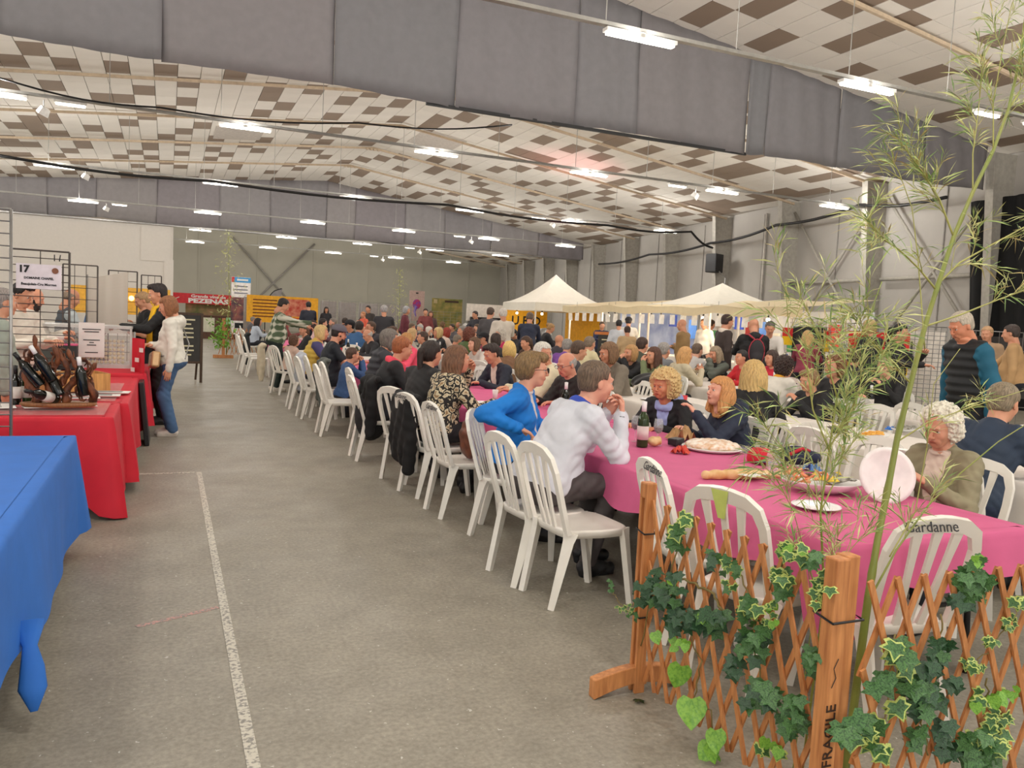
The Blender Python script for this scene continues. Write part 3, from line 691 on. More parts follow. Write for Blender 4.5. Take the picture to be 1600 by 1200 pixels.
        if sleeve == 0:
            m_ = sh + (el - sh) * .6; add(('c', 1, .04, sh, m_, .060, .056)); add(('c', 0, .02, sh, el, .046, .039)); add(('c', 0, .02, el, wr_, .038, .026))
        elif sleeve == 2:   # pushed-up sleeve
            m_ = el + (wr_ - el) * .35; add(('c', 1, .05, sh, el, .056 + cl, .047 + cl)); add(('c', 1, .02, el, m_, .045 + cl, .042 + cl)); add(('c', 0, .01, el, wr_, .036, .026))
        else:
            arm_m = 8 if sleeve == 3 else 1
            add(('c', arm_m, .05, sh, el, .056 + cl, .046 + cl)); add(('c', arm_m, .02, el, wr_, .044 + cl, .033 + cl))
        d_ = (wr_ - el) / np.linalg.norm(wr_ - el)
        if isinstance(tg, str) and tg in ('mouth', 'chin', 'wave', 'eat'): d_ = d_ + V3(-.35 * sx, .0, .3)
        if isinstance(tg, str) and tg == 'table': d_ = d_ + V3(-.25 * sx, .35, 0); d_[2] *= .3
        LASTHEAD.setdefault('hands', {})[sx] = (wr_, d_, pu, curl)
    # legs
    for sx in (-1, 1):
        hp = V3(.085 * sx, 0, pz - .02)
        if sit: kn = V3(.12 * sx, .43, .53); an = V3(.12 * sx, .40 - .12 * (sx > 0), .09)
        elif pose == 'walk': kn, an = ik(hp, V3(.09 * sx, .16 * sx, .09), .43, .42, (0, 1, 0))
        else: kn, an = ik(hp, V3(.10 * sx, .02 * sx, .09), .43, .425, (0, 1, 0))
        add(('c', 2, .05, hp, kn, .086 * fw, .062)); add(('c', 2, .03, kn, an, .060 * lw, .047 * lw))
        add(('c', 3, .01, an + V3(0, -.02, -.035), an + V3(0, .15, -.055), .045, .036)); 
        if q >= 2: add(('c', 3, .005, an + V3(0, -.03, -.07), an + V3(0, .16, -.072), .028, .026))
    # cloth folds
    amp = (.0, .004, .005, .0052)[q] + .004 * puffy
    if amp:
        if puffy: add(('f', 0, 0, lambda X, Y, Z, D: np.where((Z > pz - .02) & (np.abs(X) < .2), D + .009 * np.cos(Z * 2 * PI / .075) - .004, D + .003 * np.sin(Z * 50 + X * 30))))
        else: add(('f', 0, 0, lambda X, Y, Z, D: D + amp * ((1 - 2 * np.abs(np.sin(X * 21 + Z * 46 + 2.2 * np.sin(Y * 24 + 1)))) * .55 + (1 - 2 * np.abs(np.sin(Y * 33 - Z * 38 + 2.2 * np.sin(X * 31)))) * .45)))
    lo, hi = bb(P); lo[2] = max(lo[2], .0)
    D, I, o_, G = sdf_eval(P, lo, hi, h_b)
    if inner:
        Xl = (G[0] * Rt[0][0] + G[1] * Rt[1][0] + (G[2] - pz) * Rt[2][0]); yl = (G[0] * Rt[0][1] + G[1] * Rt[1][1] + (G[2] - pz) * Rt[2][1]); zl = (G[0] * Rt[0][2] + G[1] * Rt[1][2] + (G[2] - pz) * Rt[2][2])
        I = np.where((I == 1) & (yl > .03) & (np.abs(Xl) < .02 + .11 * np.clip(zl - .05, 0, .45)) & (zl < .52), 7, I)
        D = np.where(I == 7, D + .012, D)
    V, Q, M = nets(D, I, o_, h_b)
    # head
    Rh = rotm(R_(hyaw), R_(-hpitch) - a * .35)
    Rh = rotm(R_(hyaw), -R_(hpitch))
    hp_ = head_prims(female, beard, old, fat)
    Vh, Qh, Mh = solid(hp_, h_h, (Rh, ho))
    Vs, Qs, Ms = [V, Vh], [Q, Qh + len(V)], [M, Mh]; n = len(V) + len(Vh)
    for sx in (-1, 1):
        wr_, d_, pu, curl = LASTHEAD['hands'][sx]; F_ = frame_to(d_, pu)
        Vg, Qg, Mg = solid(hand_prims(curl, -sx), h_g, (F_, wr_)); Vs.append(Vg); Qs.append(Qg + n); Ms.append(Mg); n += len(Vg)
    mats = [mat(skin, .55, 'skin', var=.08, b=.05, name='skin'), mat(top, .75, topk, b=.25, rgb2=top2, name='top_fabric'), mat(bottom, .8, 'cloth', b=.2, name='trouser_fabric'), mat(shoes, .5, 'plain', b=.05, name='shoe'),
            mat(hc, .6, 'hair', name='hair'), mat((int(skin[0] * .86), int(skin[1] * .72), int(skin[2] * .72)), .5, 'plain', b=0, name='lips'), BLACK, mat(inner or (200, 200, 200), .75, 'cloth', b=.2, name='inner_top'),
            mat(extra or (200, 200, 200), .75, 'cloth', b=.2, name='second_fabric')]
    body = link('body', np_mesh('body', np.concatenate(Vs), np.concatenate(Qs), np.concatenate(Ms), mats), root)
    HT = Matrix([[*Rh[0], ho[0]], [*Rh[1], ho[1]], [*Rh[2], ho[2]], [0, 0, 0, 1]])
    def put(ob): ob.matrix_local = HT; return ob
    if hair in ('bald_ring',):
        hp2 = [('e', 0, 0, (0, -.022, .015), (.084, .099, .08)), ('f', 0, 0, lambda X, Y, Z, D: np.maximum(np.maximum(D, Z - .045 - .12 * np.maximum(-Y, 0)), np.maximum(-.055 - Z, np.maximum(Y - .02, np.where(Z < .0, Y + .02, -9)))))]
    else: hp2 = hair_prims(hair) if isinstance(hair, str) and hair not in ('none', 'cap', 'cap_hair') else None
    if hair in ('cap', 'cap_hair'): hp2 = hair_prims('short')
    if hp2:
        Vr, Qr, Mr = solid(hp2, h_h * (1. if q >= 2 else 1.1))
        if len(Qr): put(link('hair', np_mesh('hair', Vr, Qr, Mr, [mats[4]]), root))
    if q >= 2:
        for sx in (-1, 1):
            e = MB(); e.k = 0; e.ball((.0305 * sx, .0755, .0045), .0120, 12); e.k = 1; e.ball((.0305 * sx, .0812, .0045), (.0078, .0074, .0078), 10); e.k = 2; e.ball((.0305 * sx, .0850, .0045), (.0036,) * 3, 8)
            put(e.build('eye', [mat((196, 184, 176), .3, b=0, name='eye_white'), mat((70, 48, 34), .2, b=0, name='iris'), BLACK], root, True))
    if glasses:
        g = MB()
        for sx in (-1, 1):
            g.tube([(.033 * sx + .024 * math.cos(t), .108 - .06 * abs(math.cos(t)) * 0, .003 + .018 * math.sin(t)) for t in [k * PI / 8 for k in range(17)]], .0018 if glasses == 1 else .0026, 5)
            g.tube([(.057 * sx, .107, .008), (.08 * sx, .04, .008), (.082 * sx, -.02, .0)], .0018, 5)
        g.tube([(-.009, .108, .006), (.009, .108, .006)], .0018, 5)
        put(g.build('glasses', mat((60, 55, 55) if glasses == 1 else (20, 20, 24), .3, metal=.4, b=0, name='frame_metal'), root, True))
    if scarf:
        sm = mat(scarf, .85, 'cloth', b=.4, name='scarf')
        Vv, Qv, Mv = solid([('t', 0, .02, T(0, .015, .50), .078, .034, rotm(0, -a - .15, 0)), ('t', 0, .02, T(0, .02, .47), .088, .03, rotm(0, -a - .3, .2)), ('c', 0, .03, T(.03, .10, .46), T(.045, .145, .25), .035, .03),
                            ('f', 0, 0, lambda X, Y, Z, D: D + .005 * np.sin(X * 80 + Z * 60) * np.sin(Y * 70 + 1))], .014 if q > 1 else .02)
        link('scarf', np_mesh('scarf', Vv, Qv, Mv, [sm]), root)
    root['_ho'] = list(ho); root['_pz'] = pz
    del root['_ho'], root['_pz']
    return root, T, put
# ------------------------------------------------------------ FURNITURE
OR_ = 'first second third fourth fifth sixth seventh eighth ninth tenth eleventh twelfth thirteenth fourteenth fifteenth sixteenth seventeenth eighteenth nineteenth twentieth twenty-first twenty-second'.split()
def ribbon(pts, widths, wdir, th, name_mb=None):
    mb = name_mb or MB(); pts = [Vector(p) for p in pts]; n = len(pts); V = []
    for i, p in enumerate(pts):
        t = (pts[min(i + 1, n - 1)] - pts[max(i - 1, 0)]).normalized()
        wd = Vector(wdir[i]) if isinstance(wdir, list) else Vector(wdir)
        wd = (wd - t * wd.dot(t)).normalized(); nn = t.cross(wd).normalized(); wv = widths[i] if isinstance(widths, list) else widths
        for a, b in ((-1, -1), (1, -1), (1, 1), (-1, 1)): V.append(p + wd * a * wv / 2 + nn * b * th / 2)
    F = [(3, 2, 1, 0)] + [(i * 4 + k, i * 4 + (k + 1) % 4, i * 4 + 4 + (k + 1) % 4, i * 4 + 4 + k) for i in range(n - 1) for k in range(4)] + [tuple((n - 1) * 4 + k for k in range(4))]
    return mb.add(V, F)
def back_y(z): t = (z - .44) / .44; return -.20 - .13 * t ** .9 if t > 0 else -.2
def chair_meshes():
    m = {}
    # seat: rounded D with a shallow apron
    def out(t, s_=1., z=.44):
        a = 2 * PI * t; c, q = math.cos(a), math.sin(a); e = .45
        x = math.copysign(abs(c) ** e, c); y = math.copysign(abs(q) ** e, q); hw = (.205 if y < 0 else .225)
        return Vector((x * hw * s_, .005 + y * .215 * s_, z))
    s = MB(); N_ = 32
    rings = [(.3, .436), (.8, .437), (.96, .446), (1., .444), (1.01, .435), (.985, .40), (.96, .40), (.95, .43), (.3, .425)]
    V = [out(k / N_, a, z) for a, z in rings for k in range(N_)]
    F = [(i * N_ + k, i * N_ + (k + 1) % N_, (i + 1) * N_ + (k + 1) % N_, (i + 1) * N_ + k) for i in range(len(rings) - 1) for k in range(N_)]
    F = [f[::-1] for f in F]; F += [tuple(range(N_)), tuple(reversed(range((len(rings) - 1) * N_, len(rings) * N_)))]
    s.add(V, F); m['seat'] = s.mesh('seat', WHITE_P, True)
    arch = []; wd = []; wl = []
    prof = [(.195, .43, .045), (.198, .55, .042), (.203, .68, .04), (.200, .78, .042), (.175, .85, .05), (.12, .882, .06), (.05, .892, .064), (0, .895, .065)]
    full = [(-x, z, w_) for x, z, w_ in prof] + [(x, z, w_) for x, z, w_ in reversed(prof[:-1])]
    for x, z, w_ in full:
        arch.append((x, back_y(z), z)); wl.append(w_)
    def inw(x, z):
        return (0 - x, 0, .70 - z) if z > .8 else (1, 0, 0)
    wd = []
    for i in range(len(arch)):
        a = Vector(arch[max(i - 1, 0)]); b = Vector(arch[min(i + 1, len(arch) - 1)]); t = (b - a).normalized(); nrm = Vector((0, 1, .28)).normalized(); wd.append(t.cross(nrm).normalized())
    b_ = MB(); ribbon([Vector(p) + Vector((0, 0, -.0)) - 0 * Vector(d) for p, d in zip(arch, wd)], wl, wd, .026, b_)
    m['back_frame'] = b_.mesh('back_frame', WHITE_P)
    s = MB(); ribbon([(0, back_y(z), z) for z in (.43, .55, .68, .8, .88)], [.034, .028, .028, .032, .045], (1, 0, 0), .014, s); m['slat'] = s.mesh('slat', WHITE_P)
    for sg, nm in ((1, 'sl'), (-1, 'sr')):
        s = MB(); ribbon([(sg * (.055 + .04 * t), back_y(.43 + .44 * t), .43 + .44 * t) for t in (0, .25, .5, .75, 1)], [.034, .028, .028, .032, .045], (1, 0, 0), .014, s); m[nm] = s.mesh('slat', WHITE_P)
    k = 0
    for sx in (-1, 1):
        for fr in (0, 1):
            s = MB(); top = (.185 * sx, .185 if fr else -.175, .435); bot = ((.235 if fr else .170) * sx, .225 if fr else -.27, 0)
            ribbon([Vector(top).lerp(Vector(bot), t) + Vector((0, 0, 0)) for t in (0, .12, .5, 1)], [.085, .062, .05, .036], (.6 * sx, -1 if fr else 1, 0), .034, s); m['leg%d' % k] = s.mesh('leg', WHITE_P); k += 1
    return m
CM = chair_meshes(); NCH = [0]
def chair(x, y, heading, label, group='white plastic chairs at the tables', txt=False, z=0.):
    e = empty('plastic_chair', label, 'chair', (x, y, z), R_(heading) - PI / 2, group)
    for k, nm in (('seat', 'seat'), ('back_frame', 'back_frame'), ('slat', 'slat'), ('sl', 'slat'), ('sr', 'slat'), ('leg0', 'leg'), ('leg1', 'leg'), ('leg2', 'leg'), ('leg3', 'leg')): link(nm, CM[k], e)
    if txt:
        t = text('Gardanne', .062, mat((45, 45, 48), .6, b=0, name='stamped_ink'), e, (.10 if txt == 2 else -.06, back_y(.885) - .026, .888), (R_(72) , 0, 0)); 
    return e
def cloth(name, label, x0, x1, y0, y1, z, drop, m, waves=.03, seed=0, cat='tablecloth', group=None, freq=9., dropf=None):
    r_ = random.Random(seed); per = []; nx = max(6, int((x1 - x0) / .05)); ny = max(6, int((y1 - y0) / .05))
    for i in range(nx): per.append((x0 + (x1 - x0) * i / nx, y0, 0, -1))
    for i in range(ny): per.append((x1, y0 + (y1 - y0) * i / ny, 1, 0))
    for i in range(nx): per.append((x1 - (x1 - x0) * i / nx, y1, 0, 1))
    for i in range(ny): per.append((x0, y1 - (y1 - y0) * i / ny, -1, 0))
    n = len(per); ph = [r_.random() * 6 for _ in range(4)]; V = []; cx, cy = (x0 + x1) / 2, (y0 + y1) / 2
    # smooth the outward normals round the corners
    nr = []
    for k in range(n):
        a = Vector((0, 0)); 
        for j in range(-2, 3): a += Vector(per[(k + j) % n][2:])
        nr.append(a.normalized())
    lev = [(-.06, 0), (-.008, 0.), (.004, -.006), (.009, -.03)] + [(.012, -q) for q in (.12, .25, .4, .6, .8, 1.)]
    for li, (of, dz) in enumerate(lev):
        for k in range(n):
            x, y, _, _ = per[k]; q = nr[k]; s_ = k * .05 if True else 0
            dr = drop if dropf is None else dropf(x, y, drop)
            corner = max(0, abs(q.x * q.y) * 2)
            if li < 4: o_ = of; zz = z + dz
            else:
                t = -dz; wv = waves * t ** .8 * (math.sin(s_ * freq + ph[0]) * .6 + math.sin(s_ * freq * 2.3 + ph[1]) * .3 + .25 * math.sin(s_ * freq * .4 + ph[2]))
                o_ = .012 + wv + waves * .8 * t + corner * .12 * t * drop; zz = z - .03 - (dr - .03) * t
            V.append(Vector((x + q.x * o_, y + q.y * o_, max(zz, .012 + .003 * (li % 3)))))
    F = [(i * n + k, i * n + (k + 1) % n, (i + 1) * n + (k + 1) % n, (i + 1) * n + k) for i in range(len(lev) - 1) for k in range(n)]
    F = [f[::-1] for f in F]; mb = MB(); mb.add(V, F)
    # flat top grid meets the first ring
    mb.add([(x0 + .058, y0 + .058, z), (x1 - .058, y0 + .058, z), (x1 - .058, y1 - .058, z), (x0 + .058, y1 - .058, z)], [(0, 1, 2, 3)])
    o = mb.build(name, m, None, True); tag(o, label, cat, group); return o
def trestle(x0, x1, y0, y1, z, label, group=None, top=(180, 170, 150)):
    e = empty('trestle_table', label, 'table', ((x0 + x1) / 2, (y0 + y1) / 2, 0), 0, group)
    hx, hy = (x1 - x0) / 2 - .02, (y1 - y0) / 2 - .02
    MB().box((0, 0, z - .02), (2 * hx, 2 * hy, .03)).build('tabletop', mat(top, .6, 'plain', b=.02, name='table_board'), e)
    for sx in (-1, 1):
        for sy in (-1, 1): MB().tube([(sx * (hx - .12), sy * (hy - .1), z - .04), (sx * (hx - .12), sy * (hy - .06), 0)], .016, 6).build('leg', BLACK, e, True)
    for sy in (-1, 1): MB().tube([(-hx + .12, sy * (hy - .08), .35), (hx - .12, sy * (hy - .08), .35)], .012, 6).build('crossbar', BLACK, e, True)
    return e
PINK = mat((206, 94, 138), .8, 'cloth', s=60, b=.08, var=.04, name='raspberry_cloth')
PINK2 = mat((214, 92, 140), .8, 'cloth', s=60, b=.08, var=.04, name='pink_cloth')
WHT = mat((226, 218, 208), .8, 'cloth', s=60, b=.08, var=.03, name='white_cloth')
RED = mat((200, 20, 44), .7, 'cloth', s=40, b=.1, var=.05, name='red_cloth')
BLUE = mat((40, 108, 196), .75, 'cloth', s=40, b=.12, var=.05, name='blue_cloth')
TZ = .74
# row A (nearest), B, C, D
cloth('tablecloth', 'raspberry pink cloth on the nearest table behind the lattice fence', 2.56, 3.78, 2.42, 6.1, TZ + .008, .22, PINK, .03, 1, freq=7, dropf=lambda x, y, d: d + (.16 if x < 2.9 and y < 2.6 else 0) + .03 * math.sin(x * 9 + y * 7))
trestle(2.6, 3.74, 2.5, 6.0, TZ, 'nearest long trestle table under the raspberry cloth')
rowd = [('second', 6.2, 10.4, PINK2), ('third', 10.5, 14.7, PINK2), ('fourth', 14.8, 19., WHT), ('fifth', 19.1, 23.3, PINK2)]
for nm, a, b, mm in rowd:
    cloth('tablecloth', '%s cloth on the %s table from the fence in the aisle row' % ('pink' if mm is PINK2 else 'white', nm), 2.62, 3.78, a, b, TZ + .008, .3, mm, .02, int(a * 7))
    trestle(2.66, 3.74, a + .05, b - .05, TZ, '%s trestle table from the fence in the aisle row' % nm)
for rn, x0, x1, segs in (('second row from the aisle', 4.95, 6.1, [(2.2, 6.4), (6.5, 10.7), (10.8, 15.), (15.1, 19.3)]), ('third row from the aisle', 7.35, 8.45, [(4.8, 8.6), (8.7, 12.6), (12.7, 16.6)]), ('fourth row from the aisle', 9.75, 10.5, [(9.2, 10.8)]), ):
    for k, (a, b) in enumerate(segs):
        cloth('tablecloth', 'white paper cloth, %s in the %s' % (('nearest', 'second', 'third', 'farthest')[k], rn), x0, x1, a, b, TZ + .008, .26, WHT, .02, int(a * 11 + x0))
        trestle(x0 + .05, x1 - .05, a + .05, b - .05, TZ, '%s trestle table in the %s' % (('nearest', 'second', 'third', 'farthest')[k], rn))
# ------------------------------------------------------------ left: blue and red stalls
def bdrop(x, y, d):
    return d * (1.0 - .32 * max(0, (5.0 - y)) / 2.4) if x > -.7 else d
cloth('tablecloth', 'bright blue cloth hanging over the nearest table at the left', -2.6, -.52, 2.55, 5.66, .75, .60, BLUE, .035, 5, freq=3, dropf=bdrop)
trestle(-2.55, -.57, 2.6, 5.6, .742, 'stall table hidden under the blue cloth')
kn = MB(); kp = [(-.47, 3.42, .37), (-.455, 3.36, .30), (-.44, 3.31, .24), (-.435, 3.28, .17), (-.425, 3.24, .10)]
kn.tube(kp, [.06, .025, .04, .048, .012], 12, flat=.5); k_ = kn.build('cloth_knot', BLUE, None, True)
tag(k_, 'knotted corner of the blue cloth hanging near the floor', 'knot')
def rdrop(x, y, d): return .42 + (.31 * min(1, max(0, (x + .68) / .22)) if y < 6.8 else .22 * (x > -.5)) + .015 * math.sin(x * 30)
cloth('tablecloth', 'red cloth on the front stall table, its corner reaching the floor', -3.4, -.36, 6.52, 7.42, .75, .5, RED, .05, 8, freq=4, dropf=rdrop)
trestle(-3.3, -.42, 6.6, 7.36, .742, 'stall table under the front red cloth')
cloth('tablecloth', 'red cloth on the second stall table running back along the aisle', -1.12, -.30, 7.46, 10.1, .745, .6, RED, .045, 9, freq=5, dropf=lambda x, y, d: .66 if y < 8.5 else .58)
trestle(-1.06, -.36, 7.52, 10.0, .736, 'stall table under the second red cloth')
clear = mat((240, 238, 236), .08, alpha=.16, b=0, name='clear_vinyl')
for a in ((-3.2, -.42, 6.58, 7.35, .7615, 'clear plastic cover sheet on the front red table'), (-1.05, -.4, 7.55, 9.2, .7565, 'clear plastic cover sheet on the second red table')):
    o = MB().box(((a[0] + a[1]) / 2, (a[2] + a[3]) / 2, a[4]), (a[1] - a[0], a[3] - a[2], .003)).build('plastic_sheet', clear); tag(o, a[5], 'plastic sheet')
MB_ = MB
for k, (x, y, w_, d_, lb) in enumerate(((-.52, 8.2, .42, .18, 'small white printed card at the right edge of the second red table, farthest'), (-.60, 7.9, .45, .16, 'cream printed card, middle of three on the second red table'), (-.72, 7.66, .4, .14, 'white printed card, nearest of three on the second red table'), (-1.35, 7.0, .6, .3, 'white leaflets lying at the left of the front red table'), (-.75, 7.02, .5, .12, 'white sheet under the wooden bottle stand'))):
    o = MB().box((0, 0, 0), (w_, d_, .004)).build('paper_card', PAPER, loc=(x, y, .768 + .001 * k), rot=(0, 0, .1 * (k - 1))); tag(o, lb, 'paper')
    for j in range(3): MB().box((0, d_ * (.25 - .25 * j), .003), (w_ * .7, d_ * .07, .001)).build('printed_line', INK, o)
# wine bottles
def bottle_mb(h=.3, r=.038, neck=.014):
    return MB().lathe([(.0, .0), (r * .95, 0), (r, .01), (r, h * .58), (r * .92, h * .64), (neck * 1.25, h * .76), (neck, h * .8), (neck, h * .97), (neck * 1.15, h * .975), (neck * 1.15, h)], n=16)
dkglass = mat((14, 16, 12), .08, b=0, name='dark_bottle_glass'); grglass = mat((40, 60, 25), .08, 'plain', b=0, name='green_bottle_glass')
BOT = {'d': bottle_mb().mesh('bottle', dkglass, True), 'g': bottle_mb().mesh('bottle', grglass, True)}
def bottle(loc, label, kind='d', cap=(230, 228, 225), lab=(222, 214, 205), rot=(0, 0, 0), group=None, s=1.):
    o = bpy.data.objects.new('wine_bottle', BOT[kind]); COL.objects.link(o); o.location = loc; o.rotation_euler = rot; o.scale = (s,) * 3; tag(o, label, 'bottle', group)
    if lab: MB().lathe([(.0388, .05), (.0392, .05), (.0392, .14), (.0388, .14)], n=16, cap=False).build('label_paper', mat(lab, .6, b=0), o, True)
    if cap: MB().lathe([(.0152, .235), (.016, .235), (.0168, .3), (.0, .304)], n=12).build('capsule', mat(cap, .4, b=0), o, True)
    return o
# sculpture of vine wood holding bottles on a wooden slab
vw = mat((134, 76, 44), .65, 'mottle', s=14, rgb2=(66, 34, 20), b=.6, name='vine_wood')
vs = empty('bottle_stand', 'twisted vine wood bottle stand on an oval wooden slab', 'bottle stand', (aty(92, 632, 7.0).x, 7.0, .775), 0, None, .68); vs.scale.z = 1.02
MB().lathe([(.0, 0), (.36, 0), (.39, .015), (.38, .03), (.0, .03)], n=28).build('slab', mat((150, 100, 58), .45, 'wood', rgb2=(110, 68, 36), b=.1, name='slab_wood'), vs, True).scale = (1., .42, 1)
rv = random.Random(3)
for k, (x0, h0, ln) in enumerate(((-.27, .50, 5), (-.17, .42, 5), (-.05, .42, 5), (.02, .40, 4), (.12, .40, 5), (.30, .30, 5))):
    pts = []; n = 16; ph = rv.random() * 6
    for i in range(n):
        t = i / (n - 1); pts.append((x0 + .06 * math.sin(ph + t * 7) + .02 * t * (-1 if k < 3 else 1), .05 * math.cos(ph + t * 8), .03 + h0 * t))
    MB().tube(pts, [.042 - .024 * i / n + .008 * math.sin(i * 2.4) for i in range(n)], 9).build('vine_branch', vw, vs, True)
for k in range(44):
    x = -.32 + .66 * rv.random(); z = .05 + (.40 if x < .1 else .26) * rv.random(); a = rv.random() * 6; r = .025 + .035 * rv.random()
    MB().tube([(x + r * math.cos(a + t * .7), .07 * (rv.random() - .5), z + r * math.sin(a + t * .7) * 1.1) for t in range(6)], [.009, .014, .012, .011, .009, .005], 6).build('vine_twig', vw, vs, True)
for k, (x, z, tx, ty) in enumerate(((-.16, .27, 0, -.62), (-.05, .33, .1, -.5), (.02, .16, -.2, -.45), (.24, .16, 0, -.12), (-.02, .12, .9, -1.1))):
    bottle((aty(92, 632, 7.0).x + x * .72, 7.0 - .05, .79 + (z - .05) * .66), 'dark bottle in the vine wood stand, %s' % ('leaning left, at the top left', 'leaning left with white cap, in the middle', 'lower one behind the middle branch', 'nearly upright one at the right end', 'lying low with its base showing')[k], 'd', rot=(tx, ty, 0), cap=(235, 235, 235) if k in (1, 3) else (20, 20, 20), lab=(215, 212, 205) if k == 4 else None)
bottle((-1.06, 7.1, .775), 'dark wine bottle standing left of the vine wood stand', 'd', cap=(20, 20, 22)); bottle((-.99, 7.16, .775), 'green wine bottle with pale label beside the dark one at the left', 'g', cap=(190, 190, 60))
bottle((-1.25, 7.2, .775), 'small red labelled bottle at the left edge of the red table', 'd', lab=(200, 30, 60), s=.8)
# wooden crate with lying bottles
wc = mat((214, 158, 92), .6, 'wood', rgb2=(180, 124, 66), b=.1, name='crate_pine')
cr = empty('wine_crate', 'open pine crate of lying wine bottles behind the vine wood stand', 'crate', (-.80, 8.4, .76), .42, None, .85)
for a, b, nm in (((0, 0, .01), (.62, .42, .015), 'base'), ((0, -.21, .1), (.62, .012, .19), 'side_board'), ((0, .21, .1), (.62, .012, .19), 'side_board'), ((-.31, 0, .1), (.012, .42, .19), 'end_board'), ((.31, 0, .1), (.012, .42, .19), 'end_board')):
    MB().box(a, b).build(nm, wc, cr)
for k in range(4):
    v = cr.matrix_basis @ Vector((-.22 + .145 * k, -.12, .10)) if False else Vector((-.80, 8.4, .76)) + rotz(.42) @ Vector((-.17 + .11 * k, -.1, .07))
    bottle(tuple(v), 'dark wine bottle lying in the pine crate, %s' % ('leftmost', 'second from left', 'third from left', 'rightmost')[k], 'd', rot=(-PI / 2 + .25, 0, .42), cap=(20, 20, 22), lab=(235, 230, 215))
# grid panels
def grid_panel(name, label, p0, p1, z0, z1, nh, nv, m=STEEL, r=.004, group=None, feet=True):
    p0 = Vector(p0); p1 = Vector(p1); L_ = (p1 - p0).length; d = (p1 - p0).normalized()
    e = empty(name, label, 'grid panel', (*p0, 0), math.atan2(d.y, d.x), group)
    for x in (0, L_): MB().tube([(x, 0, z0), (x, 0, z1)], .011, 6).build('upright', m, e, True)
    MB().tube([(0, 0, z1), (L_, 0, z1)], .009, 6).build('top_bar', m, e, True); MB().tube([(0, 0, z0 + .06), (L_, 0, z0 + .06)], .009, 6).build('bottom_bar', m, e, True)
    t = MB()
    for k in range(1, nh): z = z0 + .06 + (z1 - z0 - .06) * k / nh; t.tube([(0, -.006, z), (L_, -.006, z)], r, 4, False)
    o = t.build('cross_wires', m, e); o['kind'] = 'stuff'
    if nv > 1:
        t = MB()
        for k in range(1, nv): x = L_ * k / nv; t.tube([(x, .006, z0 + .06), (x, .006, z1)], r, 4, False)
        o = t.build('upright_wires', m, e); o['kind'] = 'stuff'
    if feet and z0 < .3:
        for x in (0, L_): MB().box((x, 0, .02), (.04, .5, .03)).build('foot', m, e)
    return e
grid_panel('wire_grid_panel', 'tall steel wire display grid at the far left edge beside the red table', (-1.75, 6.22), (-.955, 6.22), .03, 2.17, 26, 3, r=.0045)
dgrid = mat((78, 70, 66), .5, metal=.4, b=0, name='dark_grid')
grid_panel('wire_grid_panel', 'dark wire display grid carrying the number 17 sign', (-1.31, 8.5), (-.84, 8.5), .78, 2.03, 17, 2, dgrid, .004)
for a, b in (((-1.25, 11.9), (-.85, 11.9)), ((-.8, 13.2), (-.42, 13.2)), ((-.4, 14.5), (-.1, 14.5))):
    grid_panel('wire_grid_panel', 'wire grid of the stalls behind sign 17, %s' % ('nearest' if a[1] < 12 else 'middle' if a[1] < 14 else 'farthest'), a, b, .2, 2.05, 12, 3, dgrid)
sg = empty('stall_sign', 'white sign reading 17 hung on the dark wire grid', 'sign', (-1.08, 8.46, 1.79))
MB().box((0, 0, 0), (.36, .006, .225)).build('board', mat((222, 214, 222), .6, b=0, name='sign_card'), sg)
text('17', .085, INK, sg, (-.12, -.006, .062), bold=.004); text('DOMAINE CHAPEL', .028, INK, sg, (0, -.006, -.015), bold=.001); text('Beaujolais-Cru Morgon', .03, INK, sg, (0, -.006, -.07), bold=.001)
MB().lathe([(0, 0), (.027, 0), (.027, .004), (0, .004)], (.13, -.008, .06), 16, Matrix.Rotation(PI / 2, 3, 'X')).build('crest', mat((130, 80, 55), .6, b=0), sg)
# small marks "17" tag above
for k, (x, z) in enumerate(((-.96, 1.97), (-.92, 1.97))): 
    o = MB().tube([(x, 8.48, z - .03), (x + .008 * k, 8.48, z + .03)], .005, 5).build('cable_tie', BLACK, None, True); tag(o, 'black cable tie near the top right of the grid with sign 17, %s' % ('left one' if k == 0 else 'right one'), 'cable tie')
# display case with eggs / oysters trays
dc = empty('display_case', 'glass fronted display case with a paper notice on the stall table', 'display case', (-.90, 11.3, 0))
cf = mat((196, 194, 190), .4, b=0, name='case_frame')
MB().box((0, 0, .80), (1.0, .7, .05)).build('case_base', cf, dc); MB().box((0, 0, 1.28), (1.0, .7, .03)).build('case_top', cf, dc)
for sx in (-1, 1):
    for sy in (-1, 1): MB().box((.49 * sx, .34 * sy, 1.04), (.025, .025, .46)).build('corner_post', cf, dc)
MB().box((0, -.345, 1.04), (.96, .006, .44)).build('glass_front', clear, dc)
no = MB().box((.06, -.37, 1.12), (.28, .006, .42)).build('notice', PAPER, dc); 
for w_, z in ((.2, 1.25), (.16, 1.22), (.18, 1.12), (.05, 1.09), (.1, 1.06), (.14, .97)): MB().box((.06, -.376, z), (w_, .002, .010)).build('printed_line', INK, no)
for gx in range(2):
    for gz in range(6):
        t = MB()
        for q in range(9): t.ball((-.44 + .46 * gx + q * .047, -.25, .85 + gz * .052), (.021, .028, .021), 8)
        o = t.build('egg_row', mat((222, 208, 160), .6, b=0, name='eggs'), dc, True); o['kind'] = 'stuff'
o = cloth('tablecloth', 'red cloth under the glass display case', -1.12, -.22, 10.2, 11.9, .78, .6, RED, .04, 12, freq=6)
trestle(-1.06, -.27, 10.3, 11.8, .77, 'stall table under the display case')
